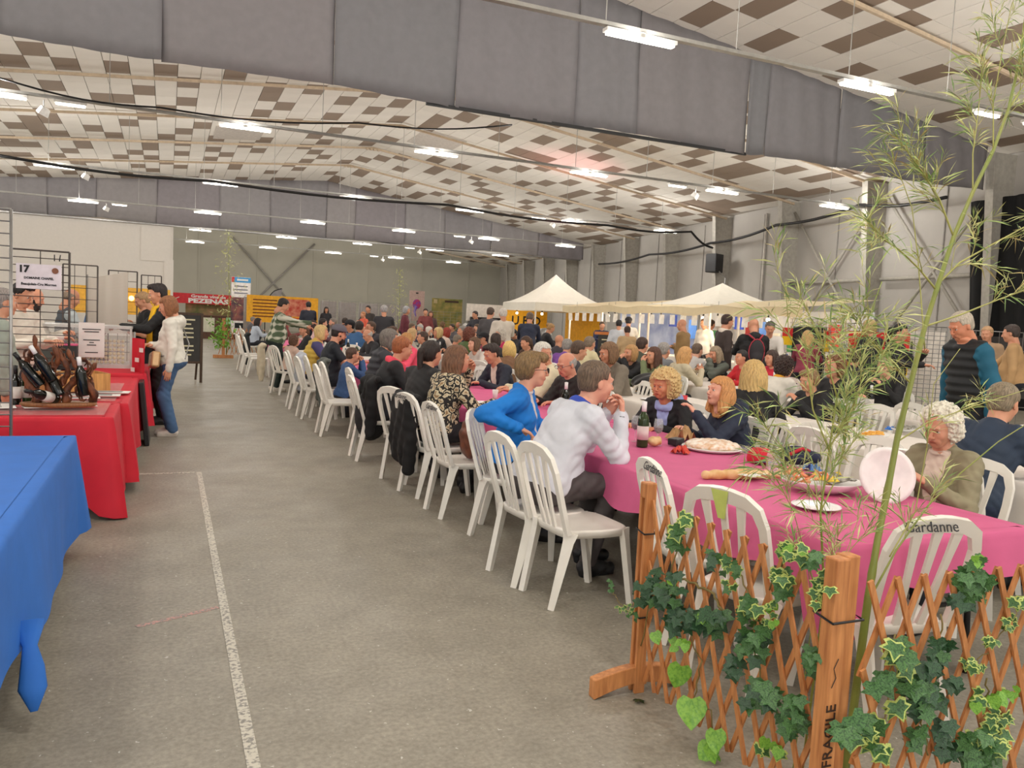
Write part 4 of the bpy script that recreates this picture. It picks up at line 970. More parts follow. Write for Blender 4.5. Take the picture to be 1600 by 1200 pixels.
for k, (x, y, z, c) in enumerate(((-1.05, 10.5, .79, (40, 45, 42)), (-.95, 10.45, .79, (70, 75, 70)))):
    o = bevel(MB().box((0, 0, .14), (.2, .16, .28)).build('storage_box', mat(c, .6, b=0), None, loc=(x - .3 * k, y, z)), .01); tag(o, 'dark box with pink top left of the display case' if k == 0 else 'grey box at the left behind the bottle stand', 'box')
    MB().box((0, 0, .29), (.2, .16, .02)).build('lid', mat((205, 90, 130), .5, b=0), o)
# red banner board leaning at the table corner and black folded board
rb = empty('roller_banner', 'narrow red banner with white marks hanging at the aisle end of the red tables', 'banner', (-.30, 10.35, 0), R_(-62))
MB().sheet(lambda u, v: Vector((-.17 + .34 * u, .02 * math.sin(u * 5), .33 + .85 * v)), 8, 8).build('fabric', RED, rb, True)
for k in range(6): MB().box((-.1 + .2 * ((k * 7) % 3) / 2, -.025, .45 + .12 * k), (.09, .004, .05)).build('white_mark', PAPER, rb)
MB().tube([(-.17, .03, .0), (-.17, .03, 1.25)], .012, 6).build('pole', STEEL, rb, True)
bb_ = bevel(MB().box((0, 0, .36), (.05, .5, .72)).build('folded_board', mat((28, 28, 30), .4, b=0, name='black_board'), None, loc=(-.19, 10.0, 0), rot=(0, -.1, 0)), .01); tag(bb_, 'black folded board leaning against the red table at the aisle', 'board')
# striped cloth and things on the back stalls
o = MB().sheet(lambda u, v: Vector((-1.02 + .5 * u, 12.6 + .05 * math.sin(u * 9), 1.15 + .75 * v + .12 * u * v)), 14, 10).build('hanging_cloth', mat((205, 196, 184), .8, 'stripe', s=16, rgb2=(188, 178, 166), b=.1), None, True); tag(o, 'pale rippled cloth hung as a screen behind sign 17', 'cloth'); MB().tube([(-1.03, 12.6, 0), (-1.03, 12.6, 1.95)], .015, 6).build('pole', STEEL, o)
trestle(-3.2, -1.1, 9.3, 10.1, .78, 'white tasting counter behind the wire grids at the left', top=(225, 222, 215))
rq = random.Random(5)
for k in range(9):
    x = -3. + .2 * k + .05 * rq.random(); 
    if k % 3 == 0: bottle((x, 9.6, .79), 'dark bottle on the tasting counter, %s one behind the grids' % ('left', 'middle', 'right')[k // 3], 'd')
    else:
        o = MB().lathe([(.028, 0), (.036, .1), (.034, .1), (.026, .004), (0, .004)], n=12).build('paper_cup', mat(((230, 215, 190), (205, 50, 60))[k % 2], .6, b=0), None, True, loc=(x, 9.5, .79)); tag(o, '%s paper cup on the tasting counter behind the grids, %s from the left' % (('red and white' if k % 2 else 'cream'), OR_[k]), 'cup', 'cups on the tasting counter')
# A-board
ab = empty('chalkboard', 'dark A-board with chalk writing standing behind the woman in the white hoodie', 'chalkboard', (.30, 17.8, 0), R_(8))
wb = mat((84, 62, 46), .6, 'wood', rgb2=(60, 42, 30), b=.05, name='board_wood'); cb = mat((62, 60, 58), .8, 'plain', b=.02, name='chalk_slate')
for sx in (-1, 1): MB().box((.36 * sx, 0, .72), (.05, .04, 1.44)).build('side_rail', wb, ab)
for z in (1.42, .42): MB().box((0, 0, z), (.7, .04, .05)).build('cross_rail', wb, ab)
MB().box((0, 0, .92), (.68, .015, .96)).build('slate', cb, ab)
chalk = mat((222, 214, 180), .9, b=0, name='chalk')
for j, (w_, x_) in enumerate(((.25, .1), (.2, .05), (.38, 0), (.34, .03), (.3, .05), (.1, -.1), (.2, .1), (.42, .0), (.12, .1))): MB().box((x_, -.02, 1.3 - .09 * j), (w_, .004, .03)).build('chalk_line', chalk, ab)
for sx in (-1, 1): MB().bar((.34 * sx, .05, 1.4), (.34 * sx, .5, .02), .04, .03).build('rear_leg', wb, ab)
# ------------------------------------------------------------ far stalls
def flat_sign(name, label, loc, w_, h_, m, rz=0, cat='banner', th=.02):
    e = empty(name, label, cat, loc, rz); MB().box((0, 0, 0), (w_, th, h_)).build('panel', m, e); zb = loc[2] - h_ / 2
    for sx in ((-1, 1) if zb > .05 else ()): MB().tube([(sx * (w_ / 2 - .04), .03, -loc[2]), (sx * (w_ / 2 - .04), .03, h_ / 2)], .015, 6).build('support_pole', STEEL, e, True)
    return e
p = aty(314, 467, 43.); s1 = flat_sign('shop_banner', 'long red banner reading Grands vins de PEZENAS over the counter at the back', tuple(p), 3.3, .5, mat((200, 34, 44), .6, b=0, name='banner_red'))
text('Grands vins de', .20, PAPER, s1, (.35, -.02, .12), bold=.006).scale = (1.35, 1, 1); text('PEZENAS', .29, PAPER, s1, (.35, -.02, -.11), bold=.014).scale = (1.6, 1, 1)
o = MB().tube([(-1.45, -.02, 0), (-1.3, -.02, .05), (-1.15, -.02, -.03), (-1.0, -.02, .04)], .02, 5).build('emblem', PAPER, s1)
for sx in (-1, 1): MB().tube([(1.6 * sx, .05, .2), (1.6 * sx, .05, -p.z)], .03, 6).build('pole', STEEL, s1)
cw = mat((98, 62, 40), .5, 'wood', rgb2=(74, 44, 28), b=.05, name='counter_wood')
ct = empty('stall_counter', 'brown wooden counter with pale notices below the red Pezenas banner', 'counter', (aty(349, 515, 42.6).x + .2, 42.6, 0))
MB().box((0, 0, .55), (2.9, .8, 1.1)).build('body', cw, ct); MB().box((0, 0, 1.12), (3.0, .9, .05)).build('worktop', cw, ct)
for x in (-.95, .85): MB().box((x, -.41, .68), (.62, .02, .7)).build('notice', mat((214, 212, 190), .7, b=0), ct)
MB().box((.0, -.42, .9), (.2, .02, .35)).build('green_card', mat((150, 205, 150), .7, b=0), ct)
s2 = flat_sign('poster', 'wide photograph of a walled town and green hills above the wooden counter', (aty(333, 485, 43.4).x, 43.4, 1.5), 2.6, .8, mat((150, 118, 84), .7, 'mottle', s=2.2, rgb2=(78, 98, 44), b=0), 0, 'poster')
rl = flat_sign('roll_up_banner', 'tall roll-up banner, blue top, white middle and wine photo at the bottom', tuple(aty(376, 478, 40)), .86, 2.7, mat((232, 226, 222), .6, b=0), 0)
MB().box((.06, -.015, 1.22), (.74, .01, .24)).build('blue_header', mat((70, 150, 205), .6, b=0), rl); MB().box((-.36, -.016, 1.22), (.12, .01, .24)).build('red_header', mat((200, 40, 50), .6, b=0), rl)
MB().box((0, -.015, -.15), (.86, .01, 1.1)).build('photo', mat((150, 90, 80), .6, 'mottle', s=3, rgb2=(50, 45, 60), b=0), rl); MB().box((.06, -.025, 1.22), (.5, .006, .08)).build('white_band', PAPER, rl)
MB().box((0, -.016, -.93), (.5, .01, .25)).build('dark_mark', INK, rl)
for j in range(3): MB().box((0, -.016, .92 - .16 * j), (.6, .01, .05)).build('text_line', mat((120, 120, 130), .7, b=0), rl)
ff = empty('feather_flag', 'grey feather flag on a curved pole at the back', 'flag', tuple(aty(424, 520, 42)), 0); z0 = 1.6 - ff.location.z
fl_ = lambda v: -.32 + .78 * (1 - math.sqrt(max(0, 1 - v * v)))
MB().sheet(lambda u, v: Vector((fl_(v) + u * (.24 + .25 * v - fl_(v)), 0, 1.0 + 1.25 * v)), 6, 14).build('fabric', mat((140, 135, 135), .8, 'cloth', b=.1), ff)
MB().tube([(-.33, 0, -ff.location.z)] + [(fl_(v / 10) - .01, 0, 1.0 + 1.25 * v / 10) for v in range(11)], .025, 6).build('pole', BLACK, ff, True)
yb = flat_sign('stall_banner', 'yellow stall banner with a red food photo behind the man in the plaid shirt', tuple(aty(442, 484, 36)), 3.0, 1.15, mat((238, 172, 30), .6, b=0))
MB().box((.55, -.02, .1), (1.15, .01, .75)).build('food_photo', mat((186, 60, 40), .6, 'mottle', s=5, rgb2=(214, 140, 110), b=0), yb)
for j in range(6): MB().box((-.75, -.02, .38 - .14 * j), (1.0, .01, .05)).build('text_line', mat((120, 60, 10), .7, b=0), yb)
MB().box((.6, -.02, -.42), (1.3, .01, .2)).build('orange_band', mat((215, 90, 30), .7, b=0), yb)
gp = mat((150, 142, 138), .85, 'cloth', b=.1, name='grey_partition')
for k, (xa, xb) in enumerate(((380, 408), (500, 525), (528, 556), (560, 590), (592, 618), (620, 642))):
    a, b = aty(xa, 500, 38 + k * .3), aty(xb, 500, 38 + k * .3)
    o = flat_sign('partition_panel', 'plain grey partition panel at the back stalls, %s from the left' % ('first second third fourth fifth sixth'.split()[k]), ((a.x + b.x) / 2, 38 + k * .3, 1.05), (b.x - a.x), 2.1, gp, 0, 'partition')
    grid_panel('wire_grid_panel', 'wire grid before the back partitions, %s from the left' % ('first second third fourth fifth sixth'.split()[k]), (a.x, 37.4 + k * .3), (b.x, 37.4 + k * .3), .1, 2.15, 14, 5, STEEL, .006)
ps = flat_sign('poster', 'tall beige poster with a red and purple figure on the back wall', tuple(aty(651, 478, 44)), .88, 1.7, mat((190, 160, 150), .6, b=0), 0, 'poster')
MB().ball((0, -.02, .1), (.24, .02, .28), 12).build('red_figure', mat((190, 40, 60), .6, 'mottle', s=8, rgb2=(120, 60, 160), b=0), ps); MB().tube([(-.05, -.02, 0), (-.12, -.02, -.35), (-.02, -.02, -.6)], [.1, .06, .02], 6).build('purple_tail', mat((130, 100, 190), .6, b=0), ps); MB().box((0, -.02, .72), (.14, .01, .07)).build('dark_mark', INK, ps)
og = flat_sign('poster', 'olive green landscape backdrop at the back stalls', tuple(aty(698, 494, 42)), 1.75, 1.9, mat((92, 98, 40), .7, 'mottle', s=3, rgb2=(150, 130, 70), b=0), 0, 'backdrop'); MB().box((.25, -.02, .8), (.8, .01, .12)).build('text_line', mat((60, 40, 20), .7, b=0), og); MB().box((-.68, -.02, .78), (.2, .01, .22)).build('emblem', mat((170, 150, 110), .7, b=0), og)
grid_panel('wire_grid_panel', 'wire grid in front of the olive green backdrop', tuple(aty(672, 500, 40))[:2], tuple(aty(724, 500, 40))[:2], .1, 1.9, 12, 5, STEEL, .006)
wt = mat((222, 214, 204), .7, b=0, name='white_board')
flat_sign('stall_board', 'low white stall panel left of the first tent', tuple(aty(757, 489, 33)), 1.7, .75, wt, 0, 'panel')
MBX = flat_sign('black_counter', 'black counter front left of the first tent', tuple(aty(762, 506, 33)), 1.7, .55, BLACK, 0, 'counter', .4)
# far small planter with lattice and cane (end of the aisle)
# ------------------------------------------------------------ right: tents and awnings
tent_m = mat((226, 220, 206), .8, 'cloth', b=.08, var=.03, name='tent_canvas'); cream = mat((228, 210, 172), .8, 'cloth', b=.1, var=.03, name='cream_awning')
def tent(label, cx, cy, hx, hy, ze, zp, val=.25):
    e = empty('market_tent', label, 'tent', (cx, cy, 0))
    n = 8; rim = []
    for (ax, ay), (bx, by) in zip(((-1, -1), (1, -1), (1, 1), (-1, 1)), ((1, -1), (1, 1), (-1, 1), (-1, -1))):
        for k in range(n): t = k / n; rim.append(Vector(((ax + (bx - ax) * t) * hx, (ay + (by - ay) * t) * hy, ze)))
    m_ = len(rim); V = []; lv = 8
    for j in range(lv + 1):
        t = j / lv; 
        for r in rim: V.append(Vector((r.x * (1 - t), r.y * (1 - t), ze + (zp - ze) * (t ** 1.7 * .75 + t * .25))))
    MB().add(V, [(j * m_ + k, j * m_ + (k + 1) % m_, (j + 1) * m_ + (k + 1) % m_, (j + 1) * m_ + k) for j in range(lv) for k in range(m_)]).build('canopy', tent_m, e, True)
    V = [r + Vector((0, 0, 0)) for r in rim] + [r * 1.01 - Vector((0, 0, val + .0)) + Vector((0, 0, -.01 * ze)) * 0 for r in rim]
    V = rim + [Vector((r.x * 1.01, r.y * 1.01, r.z - val)) for r in rim]
    MB().add(V, [(k, m_ + k, m_ + (k + 1) % m_, (k + 1) % m_) for k in range(m_)]).build('valance', tent_m, e)
    for sx in (-1, 1):
        for sy in (-1, 1): MB().box((sx * (hx - .04), sy * (hy - .04), ze / 2), (.05, .05, ze)).build('post', wt, e)
    return e
tent('white peaked market tent at the left of the stall row by the right wall', 14.0, 28.5, 1.55, 1.55, 2.34, 3.5, .3)
tent('white peaked tent rising behind the long cream awning', 14.6, 18.9, 1.5, 1.5, 2.3, 2.98, .2)
aw = empty('long_awning', 'long cream awning over the stalls along the right wall', 'awning', (0, 0, 0))
def awf(u, v):
    y = 24.8 - 11.4 * u; sag = .035 * math.sin(u * PI * 4) ** 2 + .02 * math.sin(u * 40)
    return Vector((12.5 + 2.3 * v, y, 2.22 - sag + .28 * v))
MB().sheet(awf, 60, 6).build('roof_cloth', cream, aw, True)
MB().sheet(lambda u, v: awf(u, 0) - Vector((.02 * math.sin(u * 60), 0, .2 * v + .02 * math.sin(u * 33) * v)), 80, 3).build('valance', cream, aw, True)
for k in range(6): MB().box((12.6, 24.4 - 2.2 * k, 1.1), (.05, .05, 2.2)).build('post', wt, aw)
# end face of the awning row towards the camera
bulb_m = mat((255, 236, 200), .4, emit=14., name='lit_bulb')
BULB = MB().ball((0, 0, 0), .05, 8).mesh('glass_bulb', bulb_m, True); BCAP = MB().lathe([(.025, .04), (.025, .11), (.004, .11), (.004, .42)], n=8).mesh('socket', BLACK)
for k in [q for q in range(13) if q not in (2, 3)]:
    y = 29.3 - 1.27 * k; x = 12.75 + .5 * (k % 2)
    e = empty('light_bulb', 'bare lit bulb hanging under the stall canopies, %s from the left' % ('first second third fourth fifth sixth seventh eighth ninth tenth eleventh twelfth thirteenth'.split()[k]), 'bulb', (x, y, 1.93), 0, 'bulbs under the stall canopies')
    link('glass_bulb', BULB, e); link('socket', BCAP, e)
    if k % 2 == 0:
        d = bpy.data.lights.new('bulb_glow', 'POINT'); d.energy = 10 if k == 0 else 34; d.color = (1, .86, .66); d.shadow_soft_size = .1; o = bpy.data.objects.new('bulb_glow', d); COL.objects.link(o); o.location = (x + .3, y, 1.9)
# backs of the stalls
def backdrop(label, y0, y1, x, z0, z1, m, cat='backdrop'):
    e = empty('stall_backdrop', label, cat, (x, (y0 + y1) / 2, (z0 + z1) / 2), PI / 2); MB().box((0, 0, 0), (y1 - y0, .03, z1 - z0)).build('sheet', m, e); return e
e = backdrop('yellow printed backdrop under the first white tent', 27.3, 30.2, 15.4, .6, 2.2, mat((226, 164, 30), .7, b=0)); 
e2 = flat_sign('yellow_banner', 'yellow banner with large dark letters at the left of the tent', tuple(aty(822, 500, 30.2)), 1.9, 1.35, mat((228, 168, 34), .7, b=0)); text('U B O', .5, INK, e2, (0, -.02, -.05), bold=.01)
e = backdrop('pale blue landscape backdrop behind the vendor in navy', 20.2, 24.6, 14.7, .7, 2.2, mat((166, 180, 216), .7, 'mottle', s=1.6, rgb2=(110, 128, 184), b=0))
e = backdrop('white and blue backdrop behind the stall goods', 13.6, 20.1, 14.8, .5, 2.2, mat((226, 226, 230), .7, 'mottle', s=1.5, rgb2=(190, 198, 216), b=0))
for k in range(12):
    y = 20. - .5 * k; o = MB().box((0, 0, 0), (.02, .38, .34 + .1 * (k % 3))).build('hung_goods', mat(((30, 60, 160), (236, 232, 226), (60, 110, 190), (220, 214, 205), (40, 120, 70), (200, 60, 60))[k % 6], .7, b=0), None, loc=(13.75 + .8 * (k % 2), y, 1.62 - .22 * ((k * 5) % 3 - 1)))
    tag(o, '%s cloth item hung on the stall backdrop, %s from the far end' % (('blue', 'white', 'light blue', 'cream', 'green', 'red')[k % 6], OR_[k]), 'textile', 'goods hung on the stall backdrop')
card = mat((236, 232, 224), .7, b=0, name='hanging_card')
for k in range(22):
    y = 24.3 - .5 * k; o = MB().box((0, 0, -.12), (.005, .16, .26)).build('hanging_card', card, None, loc=(12.55, y, 1.97), rot=(0, .05 * ((k * 3) % 5 - 2), .4)); tag(o, 'small white card hanging from the cream awning edge, %s from its far end' % OR_[k], 'card', 'cards hanging from the awning edge')
for k in range(5):
    y0 = 24.4 - 2.25 * k; cloth('tablecloth', 'white cloth on the goods table under the cream awning, %s from the far end' % ('first', 'second', 'third', 'fourth', 'fifth')[k], 12.7, 13.6, y0 - 2.1, y0, .86, .8, WHT, .02, 40 + k)
    trestle(12.75, 13.55, y0 - 2.05, y0 - .05, .85, 'goods table under the cream awning, %s from the far end' % ('first', 'second', 'third', 'fourth', 'fifth')[k])
rq = random.Random(11)
GC = [(60, 90, 170), (230, 225, 215), (200, 60, 50), (235, 190, 60), (70, 130, 80), (180, 150, 110), (40, 40, 45), (150, 185, 210)]
for k in range(46):
    y = 24.2 - .235 * k; x = 12.85 + .6 * rq.random(); c = k % 8; h_ = .1 + .22 * rq.random(); t = k % 4
    if t == 0: mb = MB().lathe([(.05, 0), (.06, h_ * .5), (.03, h_ * .8), (.02, h_)], n=10)
    elif t == 1: mb = MB().box((0, 0, h_ / 2), (.16, .2, h_), taper=.85)
    elif t == 2: mb = MB().lathe([(.03, 0), (.1, .05), (.11, .09), (.1, .1)], n=12)
    else: mb = MB().lathe([(.04, 0), (.04, h_), (.045, h_), (.045, h_ + .03), (.0, h_ + .03)], n=10)
    o = mb.build(('bottle', 'gift_box', 'bowl', 'jar')[t], mat(GC[c], .5, b=0), None, t != 1, loc=(x, y, .868)); tag(o, '%s %s of the goods tables under the awning, %s of its kind from far' % (('blue', 'white', 'red', 'yellow', 'green', 'tan', 'black', 'pale blue')[c], ('bottle', 'gift box', 'bowl', 'jar')[t], OR_[k // 8]), ('bottle', 'box', 'bowl', 'jar')[t], 'goods on the awning tables')
# chalkboard with orange rail under the awning
e = empty('chalkboard', 'black price board with a wooden top rail in front of the vendor', 'chalkboard', tuple(aty(952, 553, 20.)[:2]) + (0,), R_(-10)); MB().box((0, 0, .75), (.72, .03, 1.2)).build('slate', cb, e); MB().box((0, 0, 1.38), (.95, .06, .08)).build('rail', mat((200, 120, 60), .5, b=0), e)
for j in range(8): MB().box((0, -.02, 1.2 - .13 * j), (.52, .004, .03)).build('chalk_line', chalk, e)
e = empty('serving_machine', 'dark serving machine with a lit screen at the first tent', 'machine', tuple(aty(850, 540, 21)[:2]) + (0,)); bevel(MB().box((0, 0, .55), (.7, .5, 1.1)).build('cabinet', BLACK, e), .02); MB().box((-.1, -.26, .95), (.22, .02, .2)).build('screen', mat((120, 170, 190), .3, emit=.6), e); MB().lathe([(.2, 1.1), (.22, 1.25), (.12, 1.42), (0, 1.45)], n=14).build('dome', STEEL, e, True)
# flags, black cloth and grids right of the awning
def Pw(px, py, Y): v = aty(px, py, Y); return v
def span(pxa, pxb, py, Ya, Yb): a, b = aty(pxa, py, Ya), aty(pxb, py, Yb); return (a.x, a.y), (b.x, b.y)
red_f = mat((206, 40, 40), .7, 'cloth', b=.1); yel_f = mat((236, 196, 30), .7, 'cloth', b=.1)
def flag(label, pxa, pxb, Ya, Yb, zt, zb):
    (xa, ya), (xb, yb_) = span(pxa, pxb, 500, Ya, Yb); e = empty('red_yellow_flag', label, 'flag', (xa, ya, 0), math.atan2(yb_ - ya, xb - xa)); L_ = math.hypot(xb - xa, yb_ - ya); zm = zt - (zt - zb) * .5
    for nm, m_, a, b in (('red_half', red_f, zm, zt), ('yellow_half', yel_f, zb, zm)):
        MB().sheet(lambda u, v: Vector((L_ * u, .02 * math.sin(u * 14), a + (b - a) * v)), 16, 4).build(nm, m_, e, True)
    return e
flag('large red and yellow flag on the wire grid behind the bamboo', 1328, 1425, 10.6, 10.0, 1.72, 1.0)
flag('small red and yellow flag at the left of the black cloth', 1224, 1240, 13.6, 13.4, 1.75, 1.38)
flag('small red and yellow flag at the right of the black cloth', 1290, 1300, 12.2, 12.1, 1.72, 1.3)
(xa, ya), (xb, yb_) = span(1240, 1292, 505, 13.4, 12.3); e = empty('black_cloth', 'black cloth screen between the two small red and yellow flags', 'cloth screen', (xa, ya, 0), math.atan2(yb_ - ya, xb - xa)); MB().sheet(lambda u, v: Vector((math.hypot(xb - xa, yb_ - ya) * u, .02 * math.sin(u * 20), .6 + 1.18 * v)), 14, 4).build('fabric', mat((30, 27, 26), .8, 'cloth', b=.1), e, True)
(a, b) = span(1232, 1330, 500, 13.9, 11.3); grid_panel('wire_grid_panel', 'white wire grid left of the large red and yellow flag', a, b, .1, 1.95, 22, 14, STEEL, .006)
(a, b) = span(1326, 1482, 500, 10.9, 9.9); grid_panel('wire_grid_panel', 'white wire grid behind the large red and yellow flag', a, b, .1, 1.86, 22, 16, STEEL, .006)
(a, b) = span(1420, 1480, 500, 10.4, 10.2); e = empty('white_sheet', 'white sheet with a black Eiffel shaped print beside the flag', 'sheet', (*a, 0), math.atan2(b[1] - a[1], b[0] - a[0])); L_ = math.hypot(b[0] - a[0], b[1] - a[1]); MB().box((L_ / 2, .02, 1.05), (L_, .01, 1.5)).build('sheet', wt, e); MB().box((.1, -.0, 1.35), (.11, .01, .5), taper=.2).build('black_print', INK, e)
(a, b) = span(1490, 1640, 500, 10.3, 9.4); grid_panel('wire_grid_panel', 'steel grid and rail at the far right behind the man in the black vest', a, b, .1, 1.84, 5, 4, STEEL, .006)
e = empty('dark_banner', 'dark banner with a small emblem behind the man in the tan shirt', 'banner', (*((Vector(a) + Vector(b)) / 2), 0), math.atan2(b[1] - a[1], b[0] - a[0])); MB().box((0, .06, 1.2), (math.dist(a, b), .02, 1.1)).build('fabric', mat((58, 54, 52), .8, 'cloth', b=.1), e)
# ------------------------------------------------------------ lattice fence
fw_ = mat((206, 142, 86), .55, 'wood', s=40, rgb2=(166, 102, 56), b=.15, var=.1, name='fence_pine')
fence = empty('lattice_fence', 'low folding wooden lattice fence with two posts and ivy, in the right foreground', 'fence', (1.94, 1.8, 0))
FX, FY = 1.94, 1.8
def fpart(mb, name, sm=False, m=fw_, bv=0): 
    o = mb.build(name, m, fence, sm, loc=(-FX, -FY, 0)); 
    if bv: bevel(o, bv, 2)
    return o
# post 1, slotted, with curved foot
for dy in (-.019, .019): fpart(MB().box((1.925, 2.9 + dy, .465), (.05, .017, .93)), 'post', bv=.003)
fpart(MB().box((1.925, 2.9, .90), (.052, .055, .07)), 'post_cap', bv=.006)
ft = MB(); V = []
for k in range(13):
    t = k / 12; x = 1.70 + .45 * t; z0 = .0 + .045 * math.sin(PI * t) ** 1.; z1 = .085 + .035 * math.sin(PI * t)
    for yy in (2.875, 2.925): V += [Vector((x, yy, z0)), Vector((x, yy, z1))]
F = []
for k in range(12):
    a = k * 4; b = a + 4; F += [(a, b, b + 1, a + 1), (a + 2, a + 3, b + 3, b + 2), (a + 1, b + 1, b + 3, a + 3), (a, a + 2, b + 2, b)]
F += [(0, 1, 3, 2), (48, 50, 51, 49)]
fpart(ft.add(V, F), 'foot', bv=.004)
# post 2: two square posts tied together
for a, lean in ((1.895, 0), (1.955, .0)): fpart(MB().box((a, 1.80 + .02 * (a > 1.9), .465), (.055, .052, .93)), 'post', bv=.005)
tie = mat((18, 18, 20), .4, b=0, name='black_tie')
def ring_(cx, cy, z, rx, ry): return MB().tube([(cx + rx * c, cy + ry * s, z + .006 * s) for c, s in ((-1, -1), (1, -1), (1, 1), (-1, 1), (-1, -1), (-.2, -1))], .004, 6)
for z in (.74, .22): fpart(ring_(1.925, 1.81, z, .062, .04), 'cable_tie', m=tie)
for z in (.72, .35): fpart(ring_(1.925, 2.9, z, .03, .034), 'cable_tie', m=tie)
t_ = text('FRAGILE', .055, mat((55, 32, 18), .8, b=0, name='marker_ink'), fence, (1.888 - FX, 1.771 - FY, .375), (PI / 2, -PI / 2, 0)); 
fpart(MB().tube([(1.880, 1.771, .53), (1.895, 1.771, .56), (1.884, 1.771, .59), (1.9, 1.771, .62)], .0015, 4), 'marker_scribble', m=INK)
def lattice(p0, p1, off, zt, zb, pitch, lean):
    p0 = Vector(p0); p1 = Vector(p1); L_ = (p1 - p0).length; d = (p1 - p0).normalized(); nn = Vector((-d.y, d.x, 0)); c = 0
    for s_ in (1, -1):
        k = -4
        while k * pitch < L_ + 4 * pitch:
            u0 = k * pitch + (0 if s_ > 0 else .012); a = (u0, zt); b = (u0 + s_ * lean, zb); k += 1
            # clip to the panel
            def clip(a, b):
                (ua, za), (ub, zb_) = a, b; ts = [0, 1]
                for lim in (0., L_):
                    if (ua - lim) * (ub - lim) < 0: ts.append((lim - ua) / (ub - ua))
                ts.sort(); best = None
                for t0, t1 in zip(ts, ts[1:]):
                    tm = (t0 + t1) / 2; um = ua + (ub - ua) * tm
                    if 0 <= um <= L_ and t1 - t0 > .12: best = (t0, t1)
                return best
            q = clip(a, b)
            if not q: continue
            P_ = [Vector((p0.x, p0.y, 0)) + d * (a[0] + (b[0] - a[0]) * t) + nn * (-off * s_) + Vector((0, 0, a[1] + (b[1] - a[1]) * t + .004 * rnd.random())) for t in q]
            fpart(MB().bar(P_[0], P_[1], .020, .0085, tuple(nn)), 'slat'); c += 1
    return c
# bars are 20 mm wide in the panel plane: up vector is the panel normal
n1 = lattice((1.935, 2.87, 0), (1.935, 1.84, 0), .006, .86, .05, .098, .30)
n2 = lattice((1.99, 1.765, 0), (3.7, 1.72, 0), .006, .86, .03, .112, .33)
# ------------------------------------------------------------ ivy
def leaf_mesh(nm, mats, sc=1., lobes=True):
    if lobes: pr = [(0, 0), (.35, -.16), (.62, .02), (.5, .22), (.78, .45), (.48, .55), (.30, .62), (0, 1.12)]
    else: pr = [(0, 0), (.30, -.14), (.52, .05), (.58, .3), (.5, .55), (.32, .8), (.14, 1.0), (0, 1.12)]
    V = []; mb = MB(); inner = .78 if len(mats) > 1 else 1.
    out_ = [(x * .5, y * .5) for x, y in pr] + [(-x * .5, y * .5) for x, y in reversed(pr[1:-1])]
    def z_(x, y): return -.9 * x * x + .10 * abs(x) - .35 * (y - .2) ** 2 + .02 * math.sin(y * 20)
    cx, cy = 0, .24
    ring = [Vector((x, y, z_(x, y))) for x, y in out_]; inn = [Vector((cx + (x - cx) * inner, cy + (y - cy) * inner, z_(cx + (x - cx) * inner, cy + (y - cy) * inner) + .002)) for x, y in out_]
    n = len(ring); c = Vector((cx, cy, z_(cx, cy) - .02))
    mb.k = 0; mb.add(inn + [c], [(k, (k + 1) % n, n) for k in range(n)])
    if inner < 1: mb.k = 1; mb.add(inn + ring, [(k, n + k, n + (k + 1) % n, (k + 1) % n) for k in range(n)])
    return mb.mesh(nm, list(mats), True)
LG = mat((74, 118, 60), .4, 'leaf', s=22, rgb2=(34, 70, 34), b=.2, name='ivy_green'); LD = mat((50, 88, 54), .35, 'leaf', s=22, rgb2=(22, 48, 30), b=.2, name='ivy_dark')
LL = mat((128, 176, 62), .4, 'leaf', s=14, rgb2=(96, 150, 50), b=.2, name='ivy_lime'); LC = mat((190, 200, 110), .45, 'leaf', s=22, rgb2=(150, 178, 84), b=.1, name='ivy_margin')
LMESH = {'g': leaf_mesh('leaf', [LG]), 'd': leaf_mesh('leaf', [LD]), 'l': leaf_mesh('leaf', [LL], lobes=False), 'v': leaf_mesh('leaf', [LG, LC])}
stem_m = mat((128, 112, 62), .6, b=.1, name='ivy_stem')
ri = random.Random(21)
def on1(px, py, off=.05): v = atx(px, py, 1.935 - off); return v
def on2(px, py, off=.05): v = aty(px, py, 1.765 - off); return v
def vine(label, on, path, leaves, r=.003):
    pts = [on(x, y, .015) for x, y in path]; base = pts[0]
    e = empty('ivy_vine', label, 'ivy', (base.x, base.y, 0))
    sm = []
    for a, b in zip(pts, pts[1:]):
        for k in range(5): sm.append(a.lerp(b, k / 5) + Vector((.006 * ri.uniform(-1, 1), .006 * ri.uniform(-1, 1), .006 * ri.uniform(-1, 1))))
    sm.append(pts[-1]); MB().tube([p - Vector((base.x, base.y, 0)) for p in sm], r, 6).build('stem', stem_m, e, True)
    for (cx, cy, rx, ry, n, kinds, s0, s1) in leaves:
        for k in range(int(n * 1.5)):
            a = ri.uniform(0, 2 * PI); q = math.sqrt(ri.random()); p = on(cx + rx * q * math.cos(a), cy + ry * q * math.sin(a), ri.uniform(.01, .09) if on is on1 else ri.uniform(.0, .07))
            o = link('leaf', LMESH[ri.choice(kinds)], e, p - Vector((base.x, base.y, 0)))
            view = Vector((-.75, -.65, .35)) if on is on1 else Vector((-.55, -.8, .35))
            view = (view + Vector([ri.uniform(-.55, .55) for _ in range(3)])).normalized(); dn = Vector((ri.uniform(-.7, .7), ri.uniform(-.7, .7), -1)); dn = (dn - view * dn.dot(view)).normalized()
            o.rotation_euler = Matrix((dn.cross(view), dn, view)).transposed().to_euler(); o.scale = (ri.uniform(s0, s1) * 1.12,) * 3
    return e
